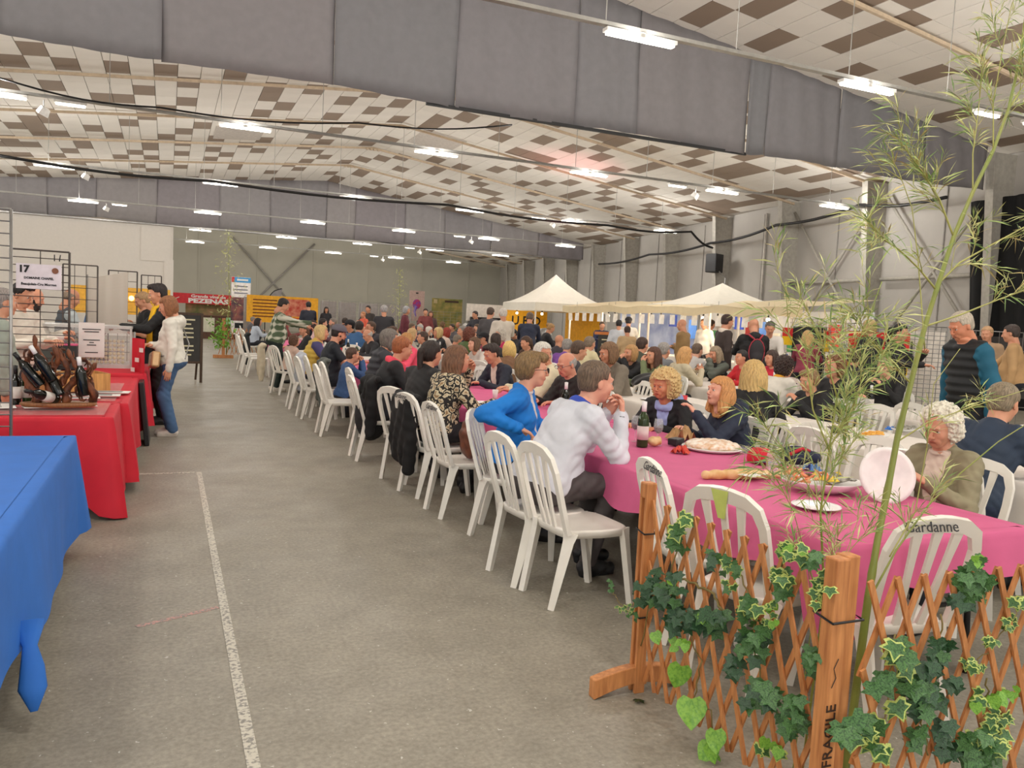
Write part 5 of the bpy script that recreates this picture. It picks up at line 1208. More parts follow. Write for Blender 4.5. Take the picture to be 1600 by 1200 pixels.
vine('dark ivy clump bunched on the lattice just right of the slotted post', on1, [(1003, 1010), (1015, 930), (1040, 930), (1060, 850), (1063, 810)], [(1062, 812, 16, 18, 7, 'gv', .07, .1), (1055, 850, 14, 16, 4, 'g', .07, .1), (1040, 920, 40, 28, 18, 'dgd', .06, .1), (1062, 965, 36, 26, 12, 'd', .06, .1), (1115, 968, 22, 20, 6, 'dg', .08, .11), (1005, 925, 12, 18, 4, 'd', .06, .08)])
vine('thin ivy shoot reaching left past the slotted post over the floor', on1, [(1002, 965), (985, 958), (968, 942), (958, 928), (955, 912)], [(955, 915, 4, 12, 5, 'g', .025, .04), (975, 950, 14, 8, 6, 'v', .02, .035), (990, 960, 10, 8, 4, 'g', .025, .04)], .0018)
vine('lime green ivy tendril with large heart shaped leaves low on the left lattice', on1, [(1075, 985), (1095, 1035), (1085, 1090), (1112, 1110), (1115, 1170), (1118, 1195)], [(1025, 990, 6, 4, 1, 'l', .08, .085), (1068, 1042, 5, 4, 1, 'l', .15, .16), (1080, 1092, 5, 4, 1, 'l', .17, .18), (1112, 1160, 10, 24, 5, 'l', .08, .13), (1062, 1000, 16, 10, 4, 'l', .05, .06)])
vine('pale woody ivy stem arching across the middle of the left lattice', on1, [(1060, 903), (1085, 912), (1110, 925), (1128, 950), (1136, 962)], [(1092, 960, 10, 8, 3, 'lg', .06, .08), (1052, 900, 8, 6, 2, 'l', .06, .07)], .005)
vine('green and variegated ivy rope hanging down the centre of the left lattice', on1, [(1110, 868), (1140, 885), (1160, 900), (1180, 960), (1175, 1010), (1200, 1090), (1240, 1150)], [(1112, 872, 10, 14, 5, 'dg', .05, .07), (1140, 895, 12, 26, 8, 'vg', .04, .06), (1172, 950, 16, 24, 12, 'vgg', .05, .08), (1178, 1000, 22, 30, 14, 'gdg', .06, .09), (1150, 1040, 12, 16, 5, 'd', .06, .08), (1185, 1080, 24, 26, 12, 'gdg', .06, .1), (1235, 1110, 18, 40, 12, 'gg', .06, .09), (1205, 1165, 20, 12, 5, 'lv', .06, .08)])
vine('variegated ivy climbing along the top of the lattice left of the tied posts', on1, [(1200, 920), (1225, 880), (1245, 862), (1270, 900), (1290, 950), (1300, 990)], [(1240, 858, 22, 14, 10, 'vl', .045, .065), (1270, 870, 12, 12, 5, 'g', .05, .07), (1218, 905, 16, 20, 9, 'vg', .05, .08), (1205, 960, 10, 22, 8, 'lv', .035, .05), (1285, 920, 14, 30, 12, 'v', .045, .065), (1270, 1025, 12, 22, 8, 'g', .05, .07)])
vine('large leaved ivy branch crossing the foot of the tied posts', on2, [(1400, 990), (1390, 1060), (1380, 1120), (1340, 1135), (1330, 1160)], [(1408, 1010, 18, 14, 4, 'gv', .09, .12), (1415, 1032, 14, 10, 4, 'v', .07, .1), (1378, 1060, 16, 12, 4, 'g', .08, .11), (1420, 1062, 18, 12, 4, 'g', .08, .11), (1395, 1095, 10, 10, 2, 'v', .09, .11), (1325, 1132, 16, 16, 3, 'gv', .1, .13), (1362, 1130, 18, 18, 7, 'vg', .07, .1), (1370, 1165, 14, 12, 3, 'v', .08, .11)])
vine('dark ivy strand hanging down the middle of the right lattice', on2, [(1470, 960), (1465, 1020), (1450, 1070), (1440, 1130), (1450, 1180)], [(1470, 1010, 14, 16, 6, 'dg', .06, .08), (1458, 1040, 16, 12, 6, 'd', .06, .09), (1445, 1090, 26, 28, 12, 'dg', .07, .11), (1435, 1150, 14, 14, 4, 'g', .07, .1), (1480, 1150, 16, 26, 6, 'd', .07, .1), (1490, 1065, 8, 10, 3, 'd', .06, .08)])
vine('bright green ivy bush spilling over the top of the right lattice', on2, [(1505, 950), (1515, 910), (1530, 880), (1540, 870)], [(1520, 905, 28, 26, 30, 'gg', .05, .085), (1530, 872, 12, 8, 6, 'lg', .03, .05), (1505, 935, 16, 12, 6, 'd', .05, .07)])
vine('variegated ivy string trailing diagonally over the right lattice', on2, [(1600, 935), (1575, 975), (1555, 1000), (1530, 1030), (1515, 1050)], [(1595, 935, 8, 8, 4, 'v', .05, .065), (1575, 970, 8, 14, 8, 'v', .035, .05), (1550, 1000, 10, 10, 8, 'v', .035, .05), (1520, 1035, 14, 10, 8, 'v', .04, .055)], .002)
vine('pale variegated ivy cluster with flower heads at the lower right', on2, [(1540, 1060), (1545, 1110), (1560, 1150), (1530, 1180)], [(1545, 1090, 24, 18, 10, 'vl', .06, .08), (1560, 1120, 16, 14, 8, 'v', .05, .07), (1540, 1155, 34, 24, 22, 'vg', .06, .1), (1530, 1180, 26, 14, 10, 'g', .07, .1), (1580, 1080, 12, 10, 6, 'l', .03, .04)])
o = link('fallen_leaf', LMESH['d'], None, tuple(atz(1001, 1092, .012)), (.1, .1, 2.), (.08,) * 3); tag(o, 'dark ivy leaf fallen on the floor by the fence foot', 'leaf')
# ------------------------------------------------------------ bamboo
bl = [mat((172, 188, 112), .5, 'leaf', s=9, rgb2=(142, 164, 86), b=0, name='bamboo_leaf'), mat((200, 202, 136), .5, b=0, name='bamboo_leaf_pale'), mat((124, 154, 88), .5, b=0, name='bamboo_leaf_green'), mat((186, 168, 110), .6, b=0, name='bamboo_leaf_dry')]
culm = mat((122, 136, 58), .4, 'mottle', s=6, rgb2=(140, 142, 66), b=.03, name='bamboo_culm'); twigm = mat((162, 160, 88), .5, b=0, name='bamboo_twig')
rb_ = random.Random(8)
def bamboo(label, paths, plane, nodes=True, dens=1., leafs=1.):
    base = Vector(paths[0][0][0]) if False else plane(*paths[0][0][0]); e = empty('bamboo_cane', label, 'bamboo', (base.x, base.y, 0)); B = Vector((base.x, base.y, 0))
    tw = MB(); lf = MB()
    def leaf(p, d, L_):
        d = d.normalized(); up = Vector((rb_.uniform(-1, 1), rb_.uniform(-1, 1), rb_.uniform(-.3, 1))); s_ = d.cross(up).normalized() * L_ * .030; m_ = p + d * L_ * .45 - Vector((0, 0, L_ * .05)); t = p + d * L_ - Vector((0, 0, L_ * .22))
        lf.k = rb_.choice((0, 0, 1, 1, 1, 2, 2, 3)); lf.add([p, m_ + s_, t, m_ - s_, m_ + Vector((0, 0, .001))], [(0, 1, 4), (1, 2, 4), (2, 3, 4), (3, 0, 4)])
    def twig(p, d, L_, r, lev):
        n = 5; pts = [p]; d = d.normalized()
        for k in range(n): d = (d + Vector([rb_.uniform(-.16, .16) for _ in range(3)]) + Vector((0, 0, .03 if lev else -.02))).normalized(); pts.append(pts[-1] + d * L_ / n)
        tw.tube([q - B for q in pts], [r * (1 - .75 * k / n) for k in range(n + 1)], 4, False)
        for k in range(1, n + 1):
            for _ in range(1 if rb_.random() < .55 * leafs else 2):
                dd = (pts[k] - pts[k - 1]).normalized() + Vector([rb_.uniform(-.75, .75) for _ in range(3)]); leaf(pts[k] - B, dd, rb_.uniform(.05, .1))
            if lev and rb_.random() < .75: twig(pts[k], (pts[k] - pts[k - 1]).normalized() + Vector([rb_.uniform(-.8, .8) for _ in range(3)]), L_ * rb_.uniform(.4, .65), r * .6, lev - 1)
    for pi, (path, r0, r1, a, b, tl) in enumerate(paths):
        pts = []
        P_ = [plane(*q) for q in path]
        if pi == 0: P_.insert(0, Vector((P_[0].x - .02, P_[0].y + .02, .005)))
        for u, v in zip(P_, P_[1:]):
            m = 5
            for k in range(m): pts.append(u.lerp(v, k / m))
        pts.append(P_[-1]); n = len(pts)
        rr = [(r0 + (r1 - r0) * k / (n - 1)) * (1.18 if (nodes and pi == 0 and k % 7 == 0) else 1) for k in range(n)]
        MB().tube([q - B for q in pts], rr, 9 if pi == 0 else 6, True).build('culm' if pi == 0 else 'branch', culm if pi == 0 else twigm, e, True)
        st = max(1, int(1 / dens))
        for k in range(int(a * n), int(b * n), 1):
            if rb_.random() < dens:
                t = (pts[min(k + 1, n - 1)] - pts[max(k - 1, 0)]).normalized(); twig(pts[k], t * .9 + Vector([rb_.uniform(-.9, .9), rb_.uniform(-.5, .5), rb_.uniform(-.2, .5)]), tl * rb_.uniform(.6, 1.2), .0022, 1)
    tw.build('twigs', twigm, e, True)['kind'] = 'stuff'; lf.build('leaves', bl, e)['kind'] = 'stuff'; return e
def bp(x, y): return aty(x, y, 2.02 + (900 - y) * .00022)
def bp2(x, y): return aty(x, y, 2.0 + (900 - y) * .00012)
bamboo('tall green bamboo cane rising from the tied posts to the top right corner', [
    ([(1356, 935), (1372, 840), (1390, 750), (1402, 685), (1424, 595), (1445, 510), (1464, 450), (1490, 370), (1520, 300), (1552, 235), (1576, 170), (1594, 90), (1606, 0)], .0135, .0045, .82, 1., .16),
    ([(1490, 370), (1468, 312), (1442, 270), (1420, 240), (1408, 205)], .004, .0015, .15, 1., .12), ([(1462, 452), (1436, 420), (1405, 390), (1372, 368), (1350, 340)], .004, .0015, .2, 1., .12),
    ([(1464, 445), (1500, 410), (1545, 385), (1600, 355), (1660, 320)], .004, .002, .1, 1., .14), ([(1520, 300), (1520, 240), (1528, 180), (1535, 110)], .003, .0015, .2, 1., .12),
    ([(1552, 235), (1552, 160), (1566, 80), (1580, 10)], .003, .0015, .1, 1., .13), ([(1445, 510), (1500, 492), (1560, 468), (1640, 440)], .004, .002, .15, 1., .12), ([(1576, 170), (1620, 100)], .003, .0015, .0, 1., .12),
    ([(1445, 545), (1440, 480), (1434, 400), (1425, 325), (1405, 270)], .003, .0015, .4, 1., .1)], bp, True, .34)
bamboo('slender bamboo cane left of the tied posts fanning out over the table', [
    ([(1288, 930), (1282, 800), (1296, 700), (1308, 620), (1330, 560), (1356, 500), (1378, 440)], .0045, .0018, .25, 1., .16),
    ([(1296, 700), (1330, 640), (1352, 580), (1390, 540)], .003, .0012, .1, 1., .14), ([(1296, 705), (1270, 640), (1262, 580), (1232, 520), (1228, 440)], .003, .0012, .2, 1., .15),
    ([(1282, 800), (1310, 740), (1325, 660), (1345, 600)], .003, .0012, .2, 1., .14), ([(1308, 620), (1290, 560), (1268, 500), (1250, 460)], .003, .0012, .2, 1., .14), ([(1284, 790), (1250, 740), (1215, 690), (1190, 660)], .002, .001, .3, 1., .1)], bp2, False, .4)
bamboo('bamboo spray leaning right in front of the old woman', [
    ([(1362, 930), (1400, 860), (1450, 790), (1500, 740), (1560, 690), (1640, 640)], .0045, .0018, .3, 1., .13), ([(1390, 870), (1430, 800), (1448, 700), (1459, 600), (1500, 545)], .003, .0012, .3, 1., .13),
    ([(1424, 600), (1395, 570), (1360, 530), (1337, 500)], .004, .0015, .2, 1., .12), ([(1402, 690), (1450, 660), (1520, 635), (1600, 610)], .003, .0015, .3, 1., .09)], bp, False, .13)
bamboo('dry grassy bamboo shoots behind the lattice left of the tied posts', [([(1270, 960), (1262, 880), (1240, 800), (1215, 750)], .002, .001, .3, 1., .14), ([(1300, 960), (1320, 870), (1345, 800)], .002, .001, .3, 1., .14), ([(1310, 950), (1300, 850), (1262, 760)], .002, .001, .3, 1., .12)], bp2, False, .4)
# far planter at the aisle's end
pl = empty('planter_lattice', 'small lattice planter with leafy plants at the far end of the table row', 'planter', (1.9, 26.6, 0))
MB().box((-.28, 0, .62), (.09, .09, 1.25)).build('post', fw_, pl); MB().box((-.28, 0, .05), (.6, .12, .1)).build('foot', fw_, pl)
for s_ in (1, -1):
    for k in range(7): MB().bar((-.2 + .12 * k, .02 * s_, .95), (-.2 + .12 * k + s_ * .22, .02 * s_, .12), .02, .02, (0, 1, 0)).build('slat', fw_, pl)
lf = MB()
for k in range(220):
    p = Vector((rb_.gauss(-.35, .16), rb_.uniform(-.15, .15), rb_.uniform(.3, 1.2))); d = Vector([rb_.uniform(-1, 1) for _ in range(3)]).normalized() * .12; s_ = Vector([rb_.uniform(-1, 1) for _ in range(3)]) * .05; lf.add([p, p + d / 2 + s_, p + d, p + d / 2 - s_], [(0, 1, 2, 3)])
o = lf.build('foliage', LL, pl); o['kind'] = 'stuff'
for k, (x, y, zt, lb) in enumerate(((1.75, 27.2, 4.0, 'tall thin bamboo in the planter at the end of the aisle'), (9.2, 34., 3.6, 'tall thin bamboo standing in front of the olive backdrop'))):
    e = empty('bamboo_cane', lb, 'bamboo', (x, y, 0)); MB().tube([(0, 0, 0), (.05, 0, zt * .5), (-.03, 0, zt)], [.02, .012, .004], 6).build('culm', culm, e, True)
    lf = MB()
    for q in range(260):
        z = zt * rb_.uniform(.35, 1.); p = Vector((rb_.gauss(0, .32 * (1.25 - z / zt)), rb_.gauss(0, .3), z)); d = Vector((rb_.uniform(-1, 1), rb_.uniform(-1, 1), rb_.uniform(-1, .6))) * .16; s_ = Vector((rb_.uniform(-1, 1), 0, rb_.uniform(-1, 1))) * .014; lf.add([p, p + d / 2 + s_, p + d, p + d / 2 - s_], [(0, 1, 2, 3)])
    o = lf.build('leaves', bl[1], e); o['kind'] = 'stuff'
# ------------------------------------------------------------ things on the nearest table
def T_(px, py, z=TZ + .012): return atz(px, py, z)
p = T_(1003, 698); bottle(tuple(p), 'green wine bottle with white cap and pale label in front of the curly haired person', 'g', cap=(238, 236, 236), lab=(226, 208, 204), s=1.08)
def wineglass(p, label, wine=False, s=1.):
    e = empty('wine_glass', label, 'glass', tuple(p), 0, None, s)
    MB().lathe([(0, 0), (.033, 0), (.034, .003), (.006, .007), (.004, .02), (.004, .075), (.012, .085), (.03, .105), (.036, .135), (.033, .17), (.028, .195), (.0268, .195), (.0318, .17), (.0348, .135), (.0285, .107), (.01, .088), (0, .086)], n=20, cap=False).build('bowl_and_stem', GLASS, e, True)
    if wine: MB().lathe([(0, .089), (.01, .091), (.0275, .108), (.0335, .13), (.0335, .133), (0, .133)], n=18).build('red_wine', mat((60, 8, 20), .1, b=0), e, True)
wineglass(T_(1027, 696), 'glass of red wine beside the green wine bottle', True); wineglass(T_(1205, 764), 'empty wine glass standing in front of the baguette', False, 1.1); wineglass(T_(992, 690), 'half hidden wine glass beside the elbow of the man in the pale shirt', True)
crust = mat((206, 158, 98), .7, 'mottle', s=14, rgb2=(228, 198, 150), b=.4, name='bread_crust')
def lump(name, label, cat, p, prims, m, h=.006, rz=0):
    V, Q, M = solid(prims, h); V[:, 2] = np.maximum(V[:, 2], .0); o = link(name, np_mesh(name, V, Q, M * 0, [m]), None, tuple(p), (0, 0, rz)); return tag(o, label, cat)
lump('bread_roll', 'torn end of bread lying beside the wine bottle', 'bread', T_(1022, 697), [('e', 0, 0, (0, 0, .035), (.055, .045, .035)), ('e', 0, .01, (.03, .01, .04), (.035, .035, .03)), ('f', 0, 0, lambda X, Y, Z, D: D + .003 * np.sin(X * 90) * np.sin(Z * 110))], crust)
a, b = T_(1103, 748), T_(1218, 748); d = (b - a); lump('baguette', 'long baguette lying across the pink cloth', 'bread', a, [('c', 0, 0, (0, 0, .022), (d.length * .5, .0, .026), .026, .032), ('c', 0, .01, (d.length * .5, 0, .026), (d.length, 0, .024), .032, .02), ('f', 0, 0, lambda X, Y, Z, D: D + .0035 * np.sin(X * 75 + Y * 60))], crust, rz=math.atan2(d.y, d.x))
def crumple(name, label, cat, p, sx, sy, sz, m, seed, n=12, th=.002, kind_=None):
    r = random.Random(seed); a_ = [r.uniform(0, 6) for _ in range(6)]
    mb = MB().sheet(lambda u, v: Vector(((u - .5) * sx + .006 * math.sin(v * 17 + a_[0]), (v - .5) * sy + .006 * math.sin(u * 19 + a_[1]), max(.004, sz * (.35 + .35 * math.sin(u * 9 + a_[2]) * math.sin(v * 8 + a_[3]) + .3 * math.sin(u * 23 + v * 17 + a_[4])) * math.sin(PI * min(max(u, .02), .98)) ** .5))), n, n)
    o = mb.build(name, m, None, True, loc=tuple(p)); o.rotation_euler = (0, 0, a_[5]); return tag(o, label, cat)
crumple('paper_napkin', 'white folded napkin lying on the baguette', 'napkin', T_(1178, 742, TZ + .04), .2, .1, .02, PAPER, 3)
crumple('napkin', 'orange crumpled napkin beside the black wallet', 'napkin', T_(1063, 708), .12, .1, .07, mat((214, 78, 60), .7, b=0), 5)
crumple('bread_bag', 'brown paper bread bag standing open behind the black wallet', 'bag', T_(1064, 688), .2, .16, .14, mat((190, 150, 104), .7, 'mottle', s=20, rgb2=(160, 118, 74), b=.4), 9)
o = bevel(MB().box((0, 0, .03), (.12, .08, .05)).build('wallet', mat((38, 38, 42), .4, b=.1), None, loc=tuple(T_(1056, 696)), rot=(0, 0, .5)), .008); tag(o, 'black wallet lying before the paper bag', 'wallet')
pc = T_(1112, 703); e = empty('wrapped_platter', 'round food platter wrapped in crinkled clear film', 'platter', tuple(pc)); cr_ = mat((214, 168, 122), .3, 'mottle', s=26, rgb2=(244, 236, 224), b=.9, name='wrapped_food')
V, Q, M = solid([('e', 0, 0, (0, 0, .035), (.20, .18, .04)), ('f', 0, 0, lambda X, Y, Z, D: D + .006 * np.sin(X * 55 + 2 * np.sin(Y * 40)) * np.sin(Y * 60 + Z * 50))], .008); V[:, 2] = np.maximum(V[:, 2], 0); link('food_mound', np_mesh('food_mound', V, Q, M * 0, [cr_]), e)
MB().lathe([(0, 0), (.17, 0), (.215, .02), (.21, .026), (.165, .008), (0, .008)], n=30).build('dish', PAPER, e, True); o = crumple('loose_film', 'x', 'x', (0, 0, 0), .16, .1, .06, clear, 6); o.parent = e; o.location = (.17, -.13, 0)
del o['label'], o['category']
# caps and scarf
def cap_obj(p, label, c1, c2, rz):
    e = empty('peaked_cap', label, 'cap', tuple(p), rz)
    MB().lathe([(.085, 0), (.09, .02), (.085, .06), (.06, .09), (0, .1)], n=18, cap=False).build('crown', mat(c1, .8, 'cloth', b=.2), e, True)
    MB().sheet(lambda u, v: Vector(((u - .5) * .16, .07 + .08 * v * math.sin(PI * (.15 + .7 * u)), .012 + .01 * math.cos((u - .5) * 3))), 8, 4).build('peak', mat(c2, .8, 'cloth', b=.2), e, True)
cap_obj(T_(1188, 722), 'red cap with a dark blue peak lying on the pink cloth', (200, 30, 52), (44, 52, 84), 2.8)
o = lump('knit_hat', 'dark blue hat with a red edge behind the wine glass', 'hat', T_(1243, 724), [('e', 0, 0, (0, 0, .05), (.12, .09, .065)), ('e', 0, .02, (.12, 0, .035), (.08, .07, .045)), ('f', 0, 0, lambda X, Y, Z, D: D + .005 * np.sin(X * 60 + Y * 40))], mat((38, 42, 66), .85, 'cloth', b=.3), .009)
MB().tube([(-.1, -.05, .07), (-.02, -.07, .11), (.06, -.05, .09)], .012, 6).build('red_edge', mat((196, 36, 56), .8, b=0), o, True)
# oyster platter and plates
pp = T_(1284, 768); e = empty('seafood_platter', 'large oval white platter heaped with prawns, oysters and lemon', 'platter', tuple(pp), -.35)
dish = MB().lathe([(0, .0), (.10, .0), (.17, .03), (.215, .06), (.218, .066), (.21, .066), (.16, .034), (0, .02)], n=32).build('dish', mat((232, 230, 226), .25, b=0, name='white_dish'), e, True); dish.scale = (1.05, .78, 1)
prawn = mat((226, 120, 72), .45, 'mottle', s=30, rgb2=(238, 170, 130), b=0, name='prawn'); oy = mat((96, 92, 74), .5, 'mottle', s=40, rgb2=(190, 186, 176), b=.4, name='oyster_shell'); lem = mat((232, 200, 62), .4, b=.05, name='lemon')
PR = MB().tube([(.03 * math.cos(a), .03 * math.sin(a), .002 * a) for a in [k * .55 for k in range(7)]], [.009, .011, .011, .010, .008, .006, .002], 7).mesh('prawn', prawn, True)
OY = MB().lathe([(0, .0), (.024, .004), (.034, .012), (.030, .014), (.02, .010), (0, .008)], n=10).mesh('oyster', oy, True); LE = MB().add([(0, 0, 0), (.04, 0, 0), (.028, .028, 0), (0, .04, 0), (.016, .016, .03)], [(0, 3, 2, 1), (0, 1, 4), (1, 2, 4), (2, 3, 4), (3, 0, 4)]).mesh('lemon_wedge', lem)
rp = random.Random(2)
for k in range(16): link('prawn', PR, e, (-.09 + rp.gauss(0, .04), rp.gauss(0, .05), .06 + .04 * rp.random()), (rp.uniform(-.8, .8), rp.uniform(-.8, .8), rp.uniform(0, 6)))
for k in range(16): link('oyster', OY, e, (.07 + rp.gauss(0, .05), rp.gauss(0, .05), .055 + .025 * rp.random()), (rp.uniform(-.4, .4), rp.uniform(-.4, .4), rp.uniform(0, 6)))
for x, y in ((-.01, -.07), (.03, -.09), (-.03, .0), (.1, .03)): link('lemon_wedge', LE, e, (x, y, .07), (.3, 0, rp.uniform(0, 6)), (1.2,) * 3)
crumple('sweet_wrapper', 'blue crinkled wrapper lying behind the seafood platter', 'wrapper', T_(1268, 735), .12, .08, .06, mat((90, 140, 205), .2, metal=.3, b=.2), 14)
PLM = MB().lathe([(0, .002), (.075, .002), (.10, .010), (.118, .014), (.118, .017), (.098, .014), (.072, .006), (0, .006)], n=32).mesh('plate', mat((234, 232, 230), .3, b=0, name='plate_white'), True)
o = link('plate', PLM, None, tuple(T_(1275, 794))); tag(o, 'empty white plate at the near edge of the pink table', 'plate')
# second row table
fr = mat((230, 150, 50), .7, 'mottle', s=30, rgb2=(240, 190, 90), b=.5, name='fried_food')
for k, (px, py, lb) in enumerate(((1365, 684, 'white tray of fried food on the near white table of the second row'), (1415, 674, 'oval tray of mixed seafood on the second row table behind the culm'), (1303, 674, 'brown wooden tray on the second row table'))):
    e = empty('food_tray', lb, 'tray', tuple(T_(px, py)), .3); MB().lathe([(0, 0), (.12, 0), (.18, .025), (.175, .03), (.11, .01), (0, .01)], n=24).build('tray', PAPER if k < 2 else wb, e, True).scale = (1.1, .6, 1)
    if k < 2:
        t = MB()
        for q in range(26): t.box((rp.uniform(-.14, .14), rp.uniform(-.06, .06), .03 + .02 * rp.random()), (.05, .015, .012), rotz(rp.uniform(0, 6)))
        t.build('food_pieces', fr if k == 0 else oy, e)['kind'] = 'stuff'
crumple('sweet_wrapper', 'bright blue wrapper on the second row table', 'wrapper', T_(1392, 672), .1, .06, .05, mat((60, 130, 220), .3, b=0), 15)
cup_m = [mat((232, 228, 222), .5, b=0), mat((214, 60, 70), .5, b=0), mat((240, 190, 80), .3, b=0)]
CUPS = [MB().lathe([(.024, 0), (.034, .1), (.032, .1), (.022, .004), (0, .004)], n=10).mesh('cup', q, True) for q in cup_m]
rt = random.Random(77); OR_ = 'first second third fourth fifth sixth seventh eighth ninth tenth eleventh twelfth thirteenth fourteenth fifteenth'.split()
zone = (('aisle row', 2.85, 3.6, 6.6, 19., 30), ('second row', 5.15, 5.95, 6.9, 18., 26), ('third row', 7.5, 8.3, 6.8, 16, 18))
for nm, xa, xb, ya, yb_, n in zone:
    for k in range(n):
        x, y = rt.uniform(xa, xb), ya + (yb_ - ya) * (k + rt.random() * .6) / n; t = k % 4
        if t == 0: bottle((x, y, TZ + .012), '%s wine bottle on the %s tables, %s from the near end' % (('dark', 'green')[k % 8 // 4], nm, OR_[k // 4]), 'dg'[k % 8 // 4], group='wine bottles on the %s tables' % nm)
        elif t in (1, 3): c = k % 3; o = link('cup', CUPS[c], None, (x, y, TZ + .011)); tag(o, '%s cup among the diners on the %s tables, %s from the near end' % (('white', 'red', 'amber')[c], nm, OR_[k // 2]), 'cup', '%s cups on the %s tables' % (('white', 'red', 'amber')[c], nm))
        else: o = link('plate', PLM, None, (x, y, TZ + .010)); tag(o, 'white plate on the %s tables, %s from the near end' % (nm, OR_[k // 4]), 'plate', 'white plates on the %s tables' % nm)
# jackets and bags hung on chairs are built with their owners
def drape(name, label, cat, c, w_, d_, z0, z1, m, heading=0, seed=0, h=.014, n=3.2):
    """coat slung over a chair back: folded thick cloth shell hanging both sides"""
    r = random.Random(seed); ph = r.random() * 6
    pr = [('c', 0, 0, (-w_ / 2, 0, z1), (w_ / 2, 0, z1), .035, .035), ('c', 0, .05, (-w_ * .38, -.05, z1 - .05), (-w_ * .30, -.05, z0 + .12), .05, .045), ('c', 0, .05, (w_ * .36, -.05, z1 - .05), (w_ * .42, -.06, z0 + .05), .055, .05), ('e', 0, .05, (0, -.04, (z0 + z1) / 2 + .03), (w_ * .50, d_ * .55, (z1 - z0) * .48)),
          ('f', 0, 0, lambda X, Y, Z, D: D + .012 * np.sin(X * 42 + ph + 3 * np.sin(Z * 6)) * (1 - (Z - z0) / (z1 - z0) * .6) + .004 * np.sin(Z * 60 + X * 20))]
    V, Q, M = solid(pr, h); V[:, 2] = np.maximum(V[:, 2], .01); o = link(name, np_mesh(name, V, Q, M * 0, [m]), None, (c[0], c[1], 0), (0, 0, R_(heading) - PI / 2)); return tag(o, label, cat)
# ------------------------------------------------------------ PEOPLE
SK = (206, 152, 122); SK2 = (190, 128, 96); SK3 = (222, 172, 146); NPE = [0]
def qual(p):
    d = math.hypot(p[0], p[1]); return 3 if d < 6.9 else 2 if d < 12.5 else 1 if d < 21 else 0
def seat(label, px, py, X, heading, chair_=True, txt=False, ctag=None, **k):
    v = atx(px, py, X); k.setdefault('q', qual(v)); r, T, put = person(label, v, heading, 'sit', **k)
    if chair_:
        f = Vector((math.cos(R_(heading)), math.sin(R_(heading)), 0)); c = r.location + f * .03
        chair(c.x, c.y, heading, 'white plastic chair under the ' + (ctag or label).replace('gold handbag at the red stall', ''), txt=txt)
    return r, T, put
def stand(label, px, py, Y, heading, **k):
    v = aty(px, py, Y); k.setdefault('q', qual(v)); return person(label, v, heading, k.pop('pose', 'stand'), **k)
DK = (34, 33, 38); NV = (30, 38, 58); BK = (20, 20, 22)
# --- aisle row, left side, near to far
hx = 2.52
seat('man in pale grey sweatshirt leaning on his elbow with back turned', 932, 595, 2.55, 4, chair_=True, lean=30, hyaw=-8, hpitch=4, top=(206, 208, 216), hair='short', hc=(112, 92, 74), bottom=(78, 72, 72), shoes=(30, 30, 32), fat=.42, q=3,
     arms=(((-.02, .45, .93), (-.3, .9, 0), .8), ((.10, .47, .93), (.3, .9, 0), .7)), hints=((-.3, .3, -1), (.35, .15, -1)), collar=2, extra=(52, 78, 180), skin=(214, 160, 136), ctag='leaning man in the pale grey sweatshirt')
w_, d_, _, _ = LASTHEAD['hands'][1]; p_ = bpy.data.objects['person']; d_ = d_ / np.linalg.norm(d_); F_ = frame_to(d_, (0, .9, .3))
MB().tube([Vector(w_ - d_ * .02 + F_ @ np.array([.036 * math.cos(a), 0, .032 * math.sin(a)])) for a in [k * PI / 6 for k in range(13)]], .008, 6).build('watch', BLACK, p_, True)
seat('woman in bright blue zip jacket with short brown hair and dark glasses', 833, 578, 2.50, -34, lean=8, hyaw=14, hpitch=2, top=(14, 120, 206), hair='layered', hc=(136, 108, 70), female=True, glasses=2, fat=.3, q=3, bottom=(44, 44, 50), inner=(206, 206, 206), collar=1,
     arms=(((-.25, .38, .86), (-.3, -.6, .4), .35), ((.27, .10, .80), (0, 0, 1), .6)), hints=((-.3, -.1, -1), (.7, -1, -.1)), skin=(214, 162, 134), ctag='woman in the bright blue jacket', txt=True)
seat('woman with long brown hair in black and cream patterned blouse', 716, 562, 2.46, 12, lean=16, hyaw=-12, top=(206, 192, 160), topk='leopard', top2=(30, 26, 24), hair='long', hc=(122, 84, 58), female=True, fat=.3, bottom=(28, 28, 32), q=2, arms=('chin', 'table'), ctag='woman in the patterned blouse', txt=True)
seat('woman with dark ponytail in black leather jacket', 675, 553, 2.42, 25, lean=14, top=(38, 37, 38), hair='ponytail', hc=(48, 34, 28), female=True, bottom=DK, q=2, fat=.25, arms=('table', 'table'), ctag='woman with the dark ponytail')
seat('red haired woman in black coat with coral scarf', 629, 545, 2.42, 0, lean=20, hpitch=8, top=(28, 27, 30), hair='short', hc=(160, 92, 52), female=True, scarf=(236, 74, 96), fat=.35, long=1, q=2, ctag='red haired woman with the coral scarf')
seat('woman with streaked hair in coral pink coat', 634, 531, 3.8, 185, lean=14, top=(236, 84, 110), hair='bob', hc=(190, 140, 84), female=True, ctag='woman in the coral pink coat')
seat('grey haired person in dark padded jacket behind the red haired woman', 610, 531, 2.6, 0, lean=14, top=(48, 48, 54), hair='bob', hc=(120, 112, 104), puffy=1, ctag='grey haired person in the dark padded jacket')
seat('small child in denim blue sweater eating with both hands', 552, 541, 2.35, 0, lean=8, top=(48, 78, 122), hair='short', hc=(84, 56, 40), arms=('mouth', 'mouth'), bottom=DK, scale=.86, q=2, ctag='child in the denim blue sweater')
seat('bearded man in black T-shirt and grey cap', 530, 516, 2.42, 0, lean=12, hpitch=12, top=(24, 28, 36), hair='cap', hc=(40, 30, 26), beard=1.5, sleeve=0, fat=.6, q=2, scale=1.08, ctag='bearded man in the black T-shirt')
